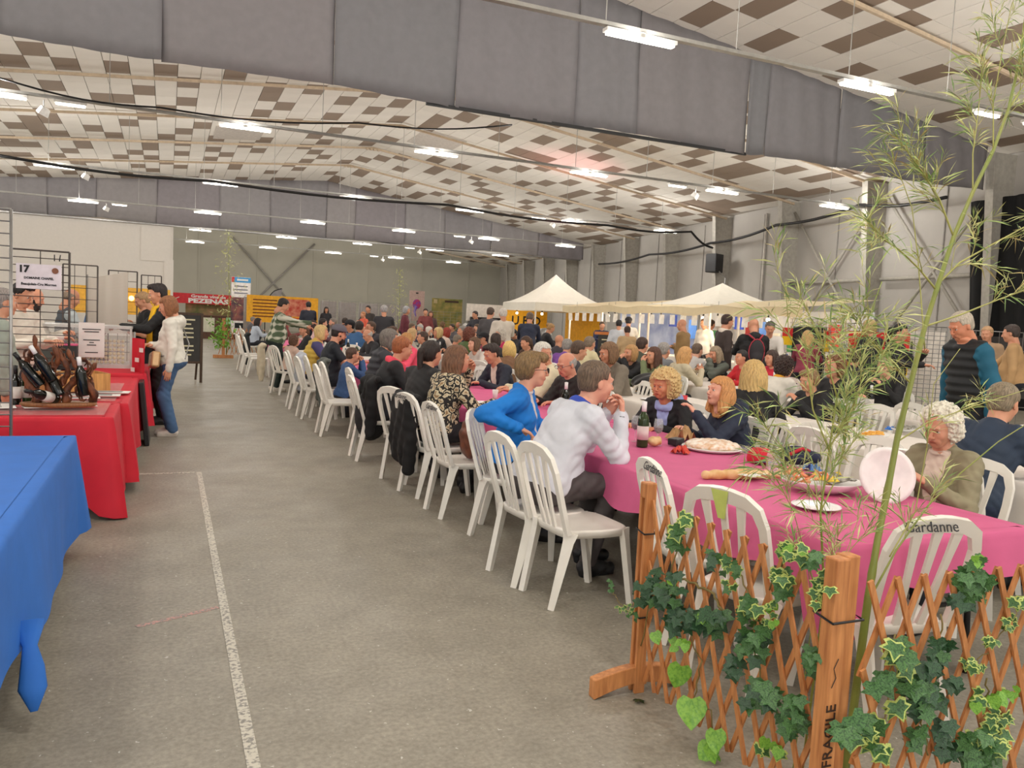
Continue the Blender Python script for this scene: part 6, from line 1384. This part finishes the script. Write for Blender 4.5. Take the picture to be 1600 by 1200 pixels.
seat('blond person in mustard padded vest', 503, 520, 2.42, 0, lean=18, top=(206, 172, 74), hair='bob', hc=(206, 176, 120), puffy=1, extra=(70, 66, 110), sleeve=3, ctag='person in the mustard padded vest')
seat('girl with brown hair facing the aisle in black top', 474, 516, 2.75, 175, hyaw=40, top=BK, hair='ponytail', hc=(110, 76, 54), female=True, ctag='girl in the black top facing the aisle')
seat('child with curly brown hair seen from behind', 461, 537, 2.25, 20, top=(206, 176, 160), hair='curly_small', hc=(104, 72, 52), scale=.86, ctag='child with the curly brown hair')
seat('woman with very long dark hair at the far end of the aisle row', 404, 503, 2.6, 10, top=(190, 200, 214), hair='long', hc=(38, 28, 26), female=True, ctag='woman with the very long dark hair')
seat('grey haired man in grey jacket at the far end of the aisle row', 396, 500, 3.0, 0, top=(96, 94, 98), hair='short', hc=(140, 132, 122), ctag='man in the grey jacket at the far end')
# --- aisle row, right side
r_, T_c, put_ = seat('person with blond curly hair in black jacket over lilac hoodie', 1036, 603, 3.95, 205, lean=20, hyaw=-6, hpitch=6, top=(30, 29, 32), hair='curly', hc=(216, 184, 128), inner=(164, 176, 226), hood=2, extra=(164, 176, 226), fat=.35, q=3, old=1, skin=(202, 134, 100), ctag='curly haired person in the lilac hoodie', arms=('table', 'table'))
for k in range(3): MB().bar(T_c(-.035 - .016 * k, .150, .20), T_c(-.026 - .016 * k, .150, .212 + .011 * k), .009, .004, (0, 1, 0)).build('logo_bar', BLACK, r_)
MB().bar(T_c(-.028, .150, .185), T_c(-.078, .150, .185), .003, .007).build('logo_text', BLACK, r_)
r_, T_f, put_ = seat('woman with straight copper blond hair in navy jacket gesturing', 1124, 612, 4.0, 168, lean=18, hyaw=10, hpitch=-8, top=(34, 42, 62), hair='shoulder', hc=(204, 146, 88), female=True, fat=.35, q=3, hood=1, skin=(222, 168, 144), ctag='woman in the navy jacket with copper hair',
     arms=(((-.08, .46, .98), (0, -.2, .9), .5), ((.02, .50, .84), (0, 0, 1), .5)))
seat('bald man with glasses and white hair ring in black jacket', 885, 570, 3.75, 196, lean=20, hpitch=16, top=(40, 36, 34), hair='bald_ring', hc=(170, 166, 160), glasses=1, old=1, fat=.35, q=3, skin=(208, 148, 122), collar=1, ctag='bald man with glasses')
seat('white haired woman in cream jacket beside the bald man', 849, 553, 3.9, 165, hyaw=120, lean=8, top=(220, 208, 176), hair='bob', hc=(212, 208, 196), female=True, q=2, old=1, ctag='white haired woman in cream')
seat('young man with dark stubble in navy suit jacket looking down', 768, 553, 3.78, 190, lean=24, hpitch=22, top=(34, 38, 52), hair='quiff', hc=(54, 40, 34), inner=(226, 214, 196), q=2, ctag='young man in the navy suit jacket')
seat('grey haired man in grey jacket behind the woman with long brown hair', 707, 552, 3.75, 185, lean=14, top=(82, 80, 80), hair='short', hc=(150, 132, 112), q=2, ctag='man behind the woman with long brown hair')
seat('man with white hair and glasses in dark jacket looking down', 574, 524, 3.75, 195, lean=16, hpitch=20, top=(44, 44, 48), hair='bald_ring', hc=(190, 186, 180), glasses=1, ctag='white haired man with glasses in the dark jacket')
seat('boy in denim blue shirt seen from behind beyond the bearded man', 562, 508, 3.9, 60, top=(56, 96, 142), hair='short', hc=(50, 36, 30), ctag='boy in the denim blue shirt')
seat('man resting his face on his hand', 579, 505, 4.2, 200, top=(60, 58, 64), hair='short', hc=(92, 66, 50), arms=('chin', 'table'), ctag='man resting his face on his hand')
seat('person in black cap beyond the bearded man', 546, 507, 3.9, 190, top=(40, 40, 44), hair='cap', hc=BK, ctag='person in the black cap')
# --- second row left side (backs towards the aisle)
seat('blond woman in black sweater seen from behind', 1178, 586, 4.75, 40, lean=16, top=(24, 23, 25), hair='shoulder', hc=(206, 172, 110), female=True, fat=.25, q=3, ctag='blond woman in the black sweater')
seat('woman with smooth pale blond hair in the middle of the crowd', 796, 546, 4.7, 60, top=(120, 86, 60), hair='bob', hc=(224, 190, 118), female=True, ctag='woman with the smooth pale blond hair')
seat('woman with short auburn hair in green sweater', 736, 520, 5.2, 10, top=(76, 96, 50), hair='curly_small', hc=(110, 58, 40), female=True, fat=.3, ctag='woman in the green sweater')
seat('woman with brown bun in beige top', 615, 519, 4.6, 10, lean=20, top=(206, 192, 168), hair='bun', hc=(92, 64, 48), female=True, ctag='woman in the beige top with a bun')
seat('person in dark jacket leaning over the white table', 722, 516, 6.2, 185, top=(44, 48, 58), hair='short', hc=(140, 134, 126), ctag='person in the dark jacket leaning over')
seat('man in navy coat with grey hair seen from behind at the right edge', 1568, 630, 5.1, 8, lean=24, hpitch=10, top=(38, 52, 72), hair='short', hc=(140, 124, 100), fat=.5, q=3, bottom=(34, 46, 70), ctag='man in the navy coat at the right edge')
# --- second row right side
seat('woman with dark blond hair in black top covering her mouth', 985, 552, 6.4, 190, top=(26, 25, 28), hair='bob', hc=(188, 144, 92), female=True, arms=('mouth', 'mouth'), q=2, ctag='woman covering her mouth')
seat('woman with chestnut hair in olive top, side on', 1020, 556, 6.4, 170, hyaw=20, top=(110, 120, 84), hair='shoulder', hc=(96, 60, 42), female=True, q=2, arms=('chin', 'table'), ctag='chestnut haired woman in olive')
seat('grey haired man in purple top at the middle tables', 887, 541, 6.45, 30, top=(120, 70, 150), hair='short', hc=(150, 144, 138), q=1, ctag='grey haired man in the purple top')
seat('woman with brown ponytail in brown jacket', 821, 536, 6.2, 200, lean=18, hpitch=14, top=(84, 58, 44), hair='ponytail', hc=(84, 58, 42), female=True, ctag='woman in the brown jacket with a ponytail')
seat('person with dark hair low in the crowd behind the pale blond woman', 776, 531, 5.9, 20, top=(50, 50, 54), hair='bob', hc=(64, 50, 44), ctag='dark haired person low in the crowd')
seat('woman in wide dark hat', 755, 529, 6.0, 185, top=(150, 50, 70), hair='cap', hc=(42, 34, 40), female=True, ctag='woman in the dark hat')
seat('person in black shirt behind the bamboo with pale face', 1263, 595, 6.3, 185, lean=18, hpitch=10, top=(30, 30, 32), hair='layered', hc=(150, 118, 80), q=2, fat=.3, arms=('eat', 'table'), ctag='person in the black shirt behind the bamboo')
seat('woman with short reddish brown hair behind the bamboo twigs', 1302, 574, 6.9, 188, top=(34, 32, 34), hair='curly_small', hc=(134, 92, 60), female=True, q=2, ctag='woman with short reddish brown hair')
# --- third row
seat('woman with long wavy strawberry blond hair in beige coat', 1072, 555, 7.3, 0, lean=14, top=(196, 184, 156), hair='long', hc=(206, 156, 98), female=True, q=2, arms=('eat', 'eat'), ctag='woman in the beige coat with wavy hair')
seat('person with dark curly hair in white hoodie with yellow collar', 1228, 574, 7.1, 5, lean=22, hpitch=8, top=(222, 216, 204), hair='curly_small', hc=(58, 38, 32), collar=2, extra=(226, 160, 40), q=2, fat=.3, ctag='person in the white hoodie with a yellow collar')
seat('grey blond woman in black padded vest eating', 1117, 553, 8.6, 185, lean=8, hpitch=12, top=(34, 34, 36), hair='shoulder', hc=(160, 142, 116), female=True, sleeve=3, extra=(92, 98, 88), arms=('mouth', 'eat'), q=2, puffy=1, ctag='woman in the black padded vest')
seat('man with black hair in red top beyond the backpack man', 1158, 559, 8.55, 178, top=(190, 30, 40), hair='short', hc=(44, 38, 38), fat=.3, q=2, ctag='man with black hair in the red top')
seat('man in cream jacket with his back turned', 922, 537, 7.2, 20, lean=18, top=(222, 210, 168), hair='short', hc=(140, 122, 102), fat=.4, ctag='man in the cream jacket')
seat('bald man in dark jacket facing away at the middle tables', 874, 533, 7.3, 30, top=(62, 58, 66), hair='none', ctag='bald man facing away')
seat('grey haired person behind the chestnut haired woman', 1038, 548, 7.3, 20, top=(120, 122, 126), hair='short', hc=(158, 152, 146), ctag='grey haired person behind the chestnut woman')
seat('person with brown hair behind the woman covering her mouth', 1004, 538, 7.4, 20, top=(70, 74, 60), hair='short', hc=(74, 52, 40), ctag='brown haired person in the middle tables')
seat('old man with grey hair in black sweater facing the camera', 1382, 574, 8.75, 200, lean=20, hpitch=8, hyaw=0, top=(26, 26, 28), hair='short', hc=(140, 120, 104), glasses=1, old=1, q=2, fat=.35, skin=(222, 168, 142), arms=('eat', 'table'), ctag='old man in the black sweater')
seat('woman with bright pink top at the far tables', 780, 525, 6.3, 200, top=(214, 60, 110), hair='curly_small', hc=(200, 190, 176), female=True, ctag='woman in the bright pink top')
seat('dark haired man facing down at the middle tables', 802, 522, 8.6, 190, hpitch=14, top=(52, 50, 54), hair='short', hc=(40, 32, 30), ctag='dark haired man at the middle tables')
# --- the old woman at the near table
r_, T_o, put_ = seat('old woman with white curly hair in khaki jacket holding a plate', 1468, 668, 4.02, 188, lean=10, hpitch=18, hyaw=4, top=(138, 130, 102), hair='curly_small', hc=(226, 220, 202), female=True, old=1, fat=.35, q=3, skin=(204, 150, 122), inner=(216, 196, 180), scarf=None, collar=1,
     arms=(((-.10, .40, .88), (-.4, 0, .8), .75), ((.10, .46, .90), (.4, 0, .8), .7)), ctag='old woman in the khaki jacket')
pc = atx(1384, 743, 3.50); e = empty('plate', 'big white plate held upright by the old woman', 'plate', tuple(pc)); o_ = MB().lathe([(0, 0), (.10, 0), (.128, .012), (.150, .016), (.150, .022), (.126, .018), (.098, .007), (0, .007)], n=36).build('dish', mat((232, 226, 222), .3, b=0, name='plate_white'), e, True); o_.rotation_euler = (R_(74), R_(4), R_(-24))
# far seated crowd in the middle of the hall
fc = random.Random(4)
far = [(633, 507, 9.3, (150, 60, 60), 'short', (170, 165, 160), 'grey haired man in a red jacket in the far crowd'), (644, 511, 7.6, (226, 222, 216), 'short', (120, 96, 76), 'man in a white shirt in the far crowd'), (656, 513, 7.4, (60, 66, 84), 'short', (190, 186, 180), 'white bearded man in a navy vest in the far crowd'),
       (671, 517, 7.0, (214, 204, 190), 'short', (216, 206, 196), 'pale haired person right of the white bearded man'), (684, 520, 5.9, (36, 34, 38), 'bob', (206, 176, 120), 'blond woman in black in the far crowd'), (699, 520, 6.6, (214, 190, 176), 'bob', (150, 52, 34), 'woman with bright red hair in the far crowd'),
       (706, 512, 9.5, (90, 86, 90), 'short', (60, 46, 40), 'dark haired man behind the red haired woman in the far crowd'), (692, 506, 11.5, (140, 120, 110), 'bob', (120, 90, 60), 'brown haired woman near the olive backdrop'), (745, 512, 9.5, (80, 90, 110), 'short', (90, 70, 54), 'brown haired man in slate blue in the far crowd'),
       (762, 514, 8.8, (200, 196, 190), 'bob', (180, 160, 130), 'fair haired woman in white in the far crowd'), (716, 505, 11.8, (60, 60, 66), 'bald_ring', (180, 176, 170), 'balding man in grey in the far crowd'), (597, 512, 5.6, (110, 70, 60), 'short', (70, 50, 40), 'man in a brown top left of the beige woman'),
       (606, 506, 7.6, (170, 150, 120), 'bob', (160, 130, 90), 'fair haired woman in tan in the far crowd'), (540, 498, 5.6, (70, 90, 130), 'short', (60, 44, 36), 'dark haired man in blue near the far partitions'), (520, 500, 4.4, (190, 186, 180), 'short', (140, 130, 120), 'grey haired man in white beyond the bearded man'),
       (452, 498, 3.4, (130, 60, 60), 'short', (60, 44, 36), 'person in dark red beyond the plaid shirt man'), (488, 508, 3.6, (206, 176, 170), 'bob', (56, 40, 34), 'woman with dark bob beyond the plaid shirt man'), (505, 505, 4.0, (90, 60, 70), 'short', (48, 36, 32), 'dark haired boy at the far aisle tables'),
       (834, 520, 9.6, (210, 200, 190), 'short', (70, 52, 42), 'man in a pale shirt near the serving machine'), (655, 503, 11.0, (60, 60, 70), 'short', (50, 40, 36), 'dark haired man at the farthest tables'), (668, 505, 10.6, (190, 80, 80), 'bob', (100, 70, 50), 'woman in faded red at the farthest tables'),
       (728, 510, 11.0, (230, 226, 220), 'short', (200, 196, 190), 'white haired man in white at the farthest tables'), (586, 517, 5.9, (200, 186, 170), 'bob', (190, 180, 170), 'grey haired woman beside the beige woman'), (645, 522, 5.0, (180, 170, 160), 'bob', (206, 170, 120), 'blond woman near the aisle side of the second row'),
       (660, 528, 4.6, (60, 66, 80), 'short', (80, 60, 48), 'man in slate grey on the near side of the second row'), (715, 532, 5.9, (150, 140, 132), 'short', (130, 116, 100), 'man in taupe beyond the woman with long hair'), (740, 538, 4.9, (206, 196, 186), 'bob', (110, 80, 58), 'brown haired woman in cream beyond the suit man'),
       (905, 548, 5.2, (64, 62, 66), 'short', (92, 70, 54), 'brown haired man between the bald man and the cream jacket'), (950, 552, 5.0, (120, 110, 96), 'bob', (134, 100, 70), 'brown haired woman in taupe beyond the grey sweatshirt man'), (1090, 548, 8.8, (200, 196, 192), 'short', (110, 90, 74), 'man in white beyond the wavy haired woman'),
       (1205, 560, 8.7, (200, 36, 60), 'bob', (70, 50, 42), 'woman in red beyond the white hoodie'), (1335, 560, 9.4, (40, 40, 44), 'short', (70, 54, 46), 'dark haired man in black left of the old man')]
for k, (px, py, X, c, hr, hcol, lb) in enumerate(far):
    seat(lb, px, py, X, (0 if k % 2 else 185) + fc.uniform(-18, 18), lean=fc.uniform(8, 20), hpitch=fc.uniform(0, 16), top=c, hair=hr, hc=hcol, female=hr == 'bob', skin=((206, 152, 122), (196, 138, 108), (218, 166, 140))[k % 3], beard=1 if 'bearded' in lb else 0, ctag=lb.replace(' in the far crowd', '').replace(' on the near side of the second row', ''), chair_=X < 9.3)
# --- standing people
r_, T_w, put_ = stand('woman in white hoodie and blue jeans with a gold handbag at the red stall', 262, 479, 10.55, 176, lean=2, lw=1.3, hpitch=16, top=(222, 218, 206), hair='bob', hc=(150, 98, 62), female=True, bottom=(70, 100, 138), shoes=(224, 216, 206), hood=1, fat=.34, q=2, arms=('down', ((-.02, .24, 1.12), (0, 0, 1), .6)))
gb = mat((196, 160, 116), .35, 'plain', metal=.4, b=.05, name='gold_leather'); hb = bevel(MB().box((0, 0, 0), (.30, .10, .19)).build('handbag', gb, r_, loc=(-.08, .2, .94), rot=(.1, .15, .2)), .02)
MB().tube([T_w(.16, -.10, .45) , T_w(.04, -.19, .2), T_w(-.1, -.15, .02), (-.16, .1, 1.0), (-.12, .24, 1.0)], .008, 6).build('bag_strap', STEEL, r_, True)
stand('dark haired man in black with a yellow scarf behind the white hoodie woman', 246, 462, 11.6, 186, lean=4, hpitch=14, top=BK, hair='quiff', hc=(44, 34, 32), scarf=None, q=2, bottom=BK, scale=1.08)
v = bpy.data.objects['person.%03d' % (len([1 for o in bpy.data.objects if o.name.startswith('person')]) - 1)]
for sx in (-1, 1): MB().tube([(.07 * sx, -.03, 1.52), (.10 * sx, .12, 1.42), (.085 * sx, .17, 1.2), (.09 * sx, .17, .95)], [.03, .045, .05, .055], 8, flat=.5).build('yellow_scarf', mat((236, 184, 26), .8, 'cloth', b=.3), v, True)
stand('fair haired man in black T-shirt looking at his phone by the display case', 222, 470, 13.2, 195, lean=4, hpitch=24, top=BK, hair='short', hc=(176, 140, 100), sleeve=0, q=1, bottom=BK, arms=(((-.05, .3, 1.15), (0, 0, 1), .6), ((.05, .3, 1.15), (0, 0, 1), .6)))
stand('balding man in grey vest holding a paper behind the wire grid', 112, 466, 12.2, 20, lean=4, hpitch=20, top=(70, 76, 84), hair='bald_ring', hc=(150, 130, 110), sleeve=3, extra=(190, 198, 200), q=2, fat=.3, arms=(((-.05, .34, 1.2), (0, 0, 1), .6), ((.08, .36, 1.2), (0, 0, 1), .6)))
stand('young dark haired man in white shirt behind the number 17 grid', 36, 462, 9.4, -30, lean=4, hpitch=16, top=(220, 212, 198), hair='quiff', hc=(36, 28, 26), q=2, arms=(((-.1, .36, 1.15), (0, 0, 1), .6), ((.1, .36, 1.15), (0, 0, 1), .6)))
stand('bearded bald man in white shirt beside the young man at the grid', 54, 466, 10.8, -10, lean=6, hpitch=16, top=(214, 206, 194), hair='none', hc=(40, 30, 26), beard=2, q=2, arms=(((-.1, .4, 1.2), (0, 0, 1), .6), ((.1, .42, 1.15), (0, 0, 1), .6)))
stand('grey haired man in sage green shirt at the left edge behind the grid', 6, 473, 7.9, 20, lean=2, arms=('down', 'down'), top=(150, 158, 146), hair='short', hc=(150, 140, 134), q=2, fat=.3)
stand('man in blue striped shirt at the lit stall', 152, 472, 18, 0, top=(90, 120, 160), hair='short', hc=(150, 120, 90)); stand('man in red plaid shirt at the lit stall', 168, 468, 18.6, 10, top=(170, 60, 70), topk='plaid', top2=(60, 60, 90), hair='short', hc=(50, 38, 32))
lt = mat((250, 214, 140), .5, emit=2.2, name='warm_panel')
e = flat_sign('lit_sign', 'warm lit yellow stall panels behind the display case', tuple(aty(190, 470, 30)), 3.0, .9, mat((226, 170, 60), .6, b=0), 0, 'stall panel')
for k in range(4): MB().ball((-.9 + .6 * k, -.06, .1 + .12 * (k % 2)), .09, 8).build('lamp', lt, e, True)
stand('man in green and white plaid shirt reaching over the table by the aisle', 443, 471, 16.2, 2, lean=8, hpitch=26, top=(206, 204, 186), topk='plaid', top2=(76, 92, 66), hair='short', hc=(46, 36, 32), bottom=(34, 48, 44), shoes=(222, 214, 202), q=2, fat=.35, scale=1.06,
      arms=(((-.12, .62, 1.2), (0, 0, 1), .4), ((.14, .66, 1.28), (0, 0, 1), .4)))
sd = [('dark haired man in navy T-shirt at the orange stall', 482, 476, 29, 90, (34, 38, 52), 'short', (36, 30, 28)), ('woman in black and white striped top behind the grid', 510, 484, 36.5, 270, (40, 40, 46), 'long', (50, 36, 32)),
      ('big grey haired man in black jacket with his back turned in the crowd', 600, 485, 20.5, 80, (44, 42, 46), 'short', (170, 166, 164)), ('child in orange top by the far grids', 567, 492, 30, 200, (226, 100, 76), 'short', (190, 130, 90)), ('man in dark T-shirt behind the orange child', 575, 483, 31, 230, (60, 54, 50), 'short', (50, 38, 34)),
      ('grey haired woman in maroon plaid jacket', 636, 485, 28, 330, (104, 44, 56), 'curly_small', (170, 168, 170)), ('man in maroon check shirt by the beige poster', 665, 486, 31, 250, (120, 56, 56), 'short', (50, 38, 34)), ('woman with brown hair beside the maroon check shirt', 673, 491, 31.5, 250, (84, 60, 60), 'long', (110, 80, 60)),
      ('man in long charcoal coat at the white stall panel', 767, 486, 19.5, 40, (74, 70, 72), 'short', (90, 70, 58)), ('white haired man in white knit sweater with back turned', 786, 491, 17.2, 80, (212, 202, 188), 'short', (214, 206, 196)), ('man in navy sweater bending at the first tent', 828, 497, 18.2, 60, (32, 38, 60), 'short', (110, 92, 80)),
      ('woman with blond hair tied back in black reaching at the machine', 861, 513, 18.5, 350, (36, 34, 38), 'bun', (180, 140, 90)), ('vendor in navy smock behind the goods table', 941, 509, 21.4, 250, (36, 46, 80), 'short', (90, 70, 54)), ('person in pale grey top before the black price board', 967, 507, 19.5, 60, (190, 192, 198), 'short', (40, 34, 34)),
      ('person in cap with a yellow patch at the stalls', 982, 503, 20., 60, (206, 202, 196), 'cap', (50, 40, 40)), ('boy with short brown hair below the yellow patch cap', 980, 517, 17., 70, (190, 160, 120), 'short', (70, 46, 38)), ('bald man in tan coat with arms folded', 1065, 508, 14.8, 120, (152, 120, 78), 'none', (150, 130, 110)),
      ('woman in dark leather jacket and white scarf at the stalls', 1137, 501, 12.4, 350, (62, 50, 46), 'short', (64, 42, 36)), ('man in white T-shirt bending over the goods table', 1203, 513, 12.6, 230, (226, 220, 212), 'short', (110, 100, 96)), ('blond woman in colourful scarf behind the bamboo', 1262, 527, 11.6, 40, (150, 60, 80), 'shoulder', (196, 160, 104)),
      ('blond person in black jacket with back turned behind the bamboo', 1358, 505, 10.3, 90, (28, 28, 30), 'bob', (176, 154, 100)), ('young woman with dark hair tied back in black in front of the flag', 1407, 520, 8.6, 290, (30, 28, 30), 'ponytail', (34, 26, 26)), ('person with short fair hair at the right edge stalls', 1543, 510, 9.9, 200, (170, 140, 110), 'short', (190, 150, 110)),
      ('man in tan shirt with back turned at the right edge', 1580, 512, 8.4, 120, (186, 148, 102), 'short', (70, 56, 50)), ('woman in white at the far awning stall', 1100, 503, 17.5, 200, (220, 214, 206), 'short', (120, 80, 60)), ('person in red at the far awning stall', 1112, 504, 19.2, 10, (190, 50, 50), 'short', (70, 50, 40)), ('man in a dark suit near the white stall panel', 742, 492, 27, 200, (50, 50, 58), 'short', (60, 50, 46))]
for lb, px, py, Y, hd, c, hr, hcol in sd:
    hz = aty(px, py, Y).z; kw = {}
    if 'folded' in lb: kw['arms'] = (((.08, .22, 1.18), (0, 0, 1), .4), ((-.08, .24, 1.14), (0, 0, 1), .4))
    elif 'bending' in lb or 'reaching' in lb: kw['lean'] = 28; kw['hpitch'] = 20; kw['arms'] = (((-.15, .6, 1.0), (0, 0, 1), .4), ((.15, .6, 1.0), (0, 0, 1), .4))
    elif 'white scarf' in lb: kw['scarf'] = (222, 210, 196); kw['arms'] = ('table', 'down')
    elif 'colourful' in lb: kw['scarf'] = (80, 150, 130)
    elif 'young woman' in lb: kw['arms'] = ('eat', 'table')
    else: kw['arms'] = (('down', 'table') if len(lb) % 2 else ('down', 'down'))
    stand(lb, px, py, Y, hd, top=c, hair=hr, hc=hcol, female='woman' in lb, fat=.3, bottom=(40, 42, 52), **{**dict(lean=4, hpitch=8), **kw})
r_, T_b, put_ = stand('man in black hooded jacket wearing a dark backpack with red straps', 1178, 503, 11.2, 62, lean=6, hpitch=20, top=(26, 26, 28), hair='none', hc=(90, 80, 76), fat=.6, hood=1, q=2, bottom=DK, arms=('table', 'table'), scale=1.08)
rs = mat((176, 52, 66), .7, b=.1, name='backpack_red'); V, Q, M = solid([('e', 0, 0, T_b(0, -.25, .22), (.12, .08, .2)), ('e', 0, .03, T_b(0, -.29, .12), (.09, .06, .09))], .012); link('backpack', np_mesh('backpack', V, Q, M * 0, [mat((40, 36, 40), .7, 'cloth', b=.2)]), r_)
for sx in (-1, 1): MB().tube([T_b(.04 * sx, -.26, .42), T_b(.11 * sx, -.16, .50), T_b(.13 * sx, .02, .52), T_b(.13 * sx, .14, .38)], .014, 6).build('strap', rs, r_, True)
MB().tube([T_b(.12 * math.cos(a), -.27 - .02 * math.sin(a), .22 + .2 * math.sin(a)) for a in [k * PI / 8 for k in range(17)]], .009, 6).build('piping', rs, r_, True)
stand('big grey haired man in black padded vest over teal sleeves stooping', 1502, 503, 5.5, 170, lean=16, hpitch=26, top=(34, 36, 38), hair='short', hc=(190, 178, 160), puffy=1, sleeve=3, extra=(24, 92, 118), fat=.6, collar=1, q=3, bottom=(30, 32, 42), skin=(206, 140, 108), arms=('down', 'down'), old=1, scale=1.12)
# caps worn on heads, built on the head that wears them
def same(a, b): a.location = b.location; a.rotation_mode = b.rotation_mode; a.rotation_euler = b.rotation_euler; a.scale = b.scale
for o in list(bpy.data.objects):
    if o.get('category') == 'person' and ('cap' in o['label'].split() or 'wide dark hat' in o['label']) and 'boy' not in o['label']:
        h_ = [c for c in o.children if c.name.startswith('hair')]
        if not h_: continue
        col = (96, 92, 100) if 'grey cap' in o['label'] else (30, 28, 32); m_ = mat(col, .8, 'cloth', b=.2)
        V, Q, M = solid([('e', 0, 0, (0, -.012, .055), (.097, .114, .084)), ('f', 0, 0, lambda X, Y, Z, D: np.maximum(D, .035 - Z))], .009)
        c = link('worn_cap', np_mesh('worn_cap', V, Q, M * 0, [m_]), o); same(c, h_[0])
        w_ = 1.8 if 'hat' in o['label'] else 1.
        c2 = MB().sheet(lambda u, v: Vector(((u - .5) * .15 * w_, .07 + .085 * v * math.sin(PI * (.15 + .7 * u)) * w_, .048 - .02 * v - .1 * (u - .5) ** 2)), 8, 4).build('cap_peak', m_, o, True); same(c2, h_[0])
        if 'yellow patch' in o['label']: same(MB().ball((0, .09, .09), .03, 8).build('yellow_patch', yel_f, o), h_[0])
# --- empty chairs
chair(2.25, 4.09, 4, 'empty white plastic chair standing nearest in the aisle, turned to the pink table', txt=False)
chair(2.64, 3.42, -12, 'empty white plastic chair at the pink table just right of the slotted post', txt=2)
chair(2.55, 2.88, 16, 'empty white plastic chair with a lime stain on its back, behind the lattice', txt=False)
MB().sheet(lambda u, v: Vector(((u - .5) * .09 * (1 - .6 * v), back_y(.9 - .1 * v) - .019, .915 - .13 * v)), 6, 6).build('lime_stain', mat((204, 220, 120), .5, b=0, name='lime_stain'), [o for o in bpy.data.objects if o.get('label', '').startswith('empty white plastic chair with a lime')][0])
chair(2.84, 2.48, 80, 'empty white plastic chair stamped Gardanne at the end of the pink table', txt=True)
for k, (x, y, h_, lb) in enumerate(((4.25, 4.05, 182, 'empty white chair beside the old woman, first of two behind the clear platter'), (4.3, 4.75, 178, 'empty white chair right of the woman with copper hair, behind the pink table'), (4.55, 3.55, 0, 'empty white chair back seen behind the red cap'), (4.72, 4.6, 8, 'empty white chair on the aisle side of the second row'),
        (6.5, 6.1, 182, 'empty white chair on the far side of the second row, behind the bamboo'), (6.6, 5.3, 182, 'second empty white chair on the far side of the second row'), (6.5, 4.5, 182, 'third empty white chair on the far side of the second row'), (7.2, 6.3, 182, 'white chair left over beyond the second row near the culm'),
        (2.1, 10.5, 0, 'white chair pushed out by the child in denim blue'), (2.1, 12.2, 4, 'white chair under the grey coat near the bearded man'), (2.1, 13.4, 0, 'white chair holding the pale puffer jacket'),
        (1.95, 21.5, 6, 'farthest empty white chair of the aisle row'), (1.95, 20.6, -4, 'second farthest empty white chair of the aisle row'), (1.98, 19.6, 0, 'third farthest empty white chair of the aisle row'), (5.0, 12.5, 30, 'empty white chair in the second row beyond the suit man'))):
    chair(x, y, h_, lb)
chair(2.28, 6.15, 3, 'white plastic chair stamped Gardanne holding the brown leather handbag', txt=2)
# coats and bags on chair backs
drape('coat', 'grey green coat hanging over a chair back in the aisle', 'coat', (2.12, 11.75), .5, .13, .22, .90, mat((92, 96, 90), .85, 'cloth', b=.3), 0, 1)
drape('coat', 'black coat hanging from the chair of the woman in the patterned blouse', 'coat', (2.02, 7.0), .5, .14, .2, .88, mat((18, 17, 18), .85, 'cloth', b=.3), 5, 2)
drape('coat', 'long black coat hanging behind the red haired woman', 'coat', (2.08, 8.65), .5, .12, .25, .9, mat((20, 19, 21), .85, 'cloth', b=.3), 0, 3)
drape('coat', 'dark coat over the chair at the far planter', 'coat', (1.98, 22.3), .6, .16, .1, .92, mat((26, 32, 32), .85, 'cloth', b=.3), 0, 4, h=.025)
drape('jacket', 'pale padded jacket hanging by the plaid shirt man', 'jacket', (1.85, 17.4), .55, .13, .1, .85, mat((206, 192, 166), .7, 'cloth', b=.2), 0, 5, h=.025)
drape('jacket', 'pale blue jacket hanging on a chair near the child with curly hair', 'jacket', (2.06, 13.5), .5, .12, .3, .88, mat((190, 194, 204), .8, 'cloth', b=.3), 0, 6, h=.02)
lump('handbag', 'brown leather handbag hanging behind the blue jacket woman', 'bag', (2.33, 6.17, .448), [('e', 0, 0, (0, 0, .17), (.09, .17, .17)), ('f', 0, 0, lambda X, Y, Z, D: D + .006 * np.sin(X * 70 + Z * 50))], mat((124, 66, 40), .5, 'mottle', s=12, rgb2=(80, 40, 26), b=.2), .01)
lump('handbag', 'black handbag on the table edge beside the woman covering her mouth', 'bag', (5.75, 8.8, .76), [('e', 0, 0, (0, 0, .12), (.2, .3, .13)), ('f', 0, 0, lambda X, Y, Z, D: D + .01 * np.sin(Y * 30 + Z * 40))], BLACK, .015)
if 'watch':
    pass
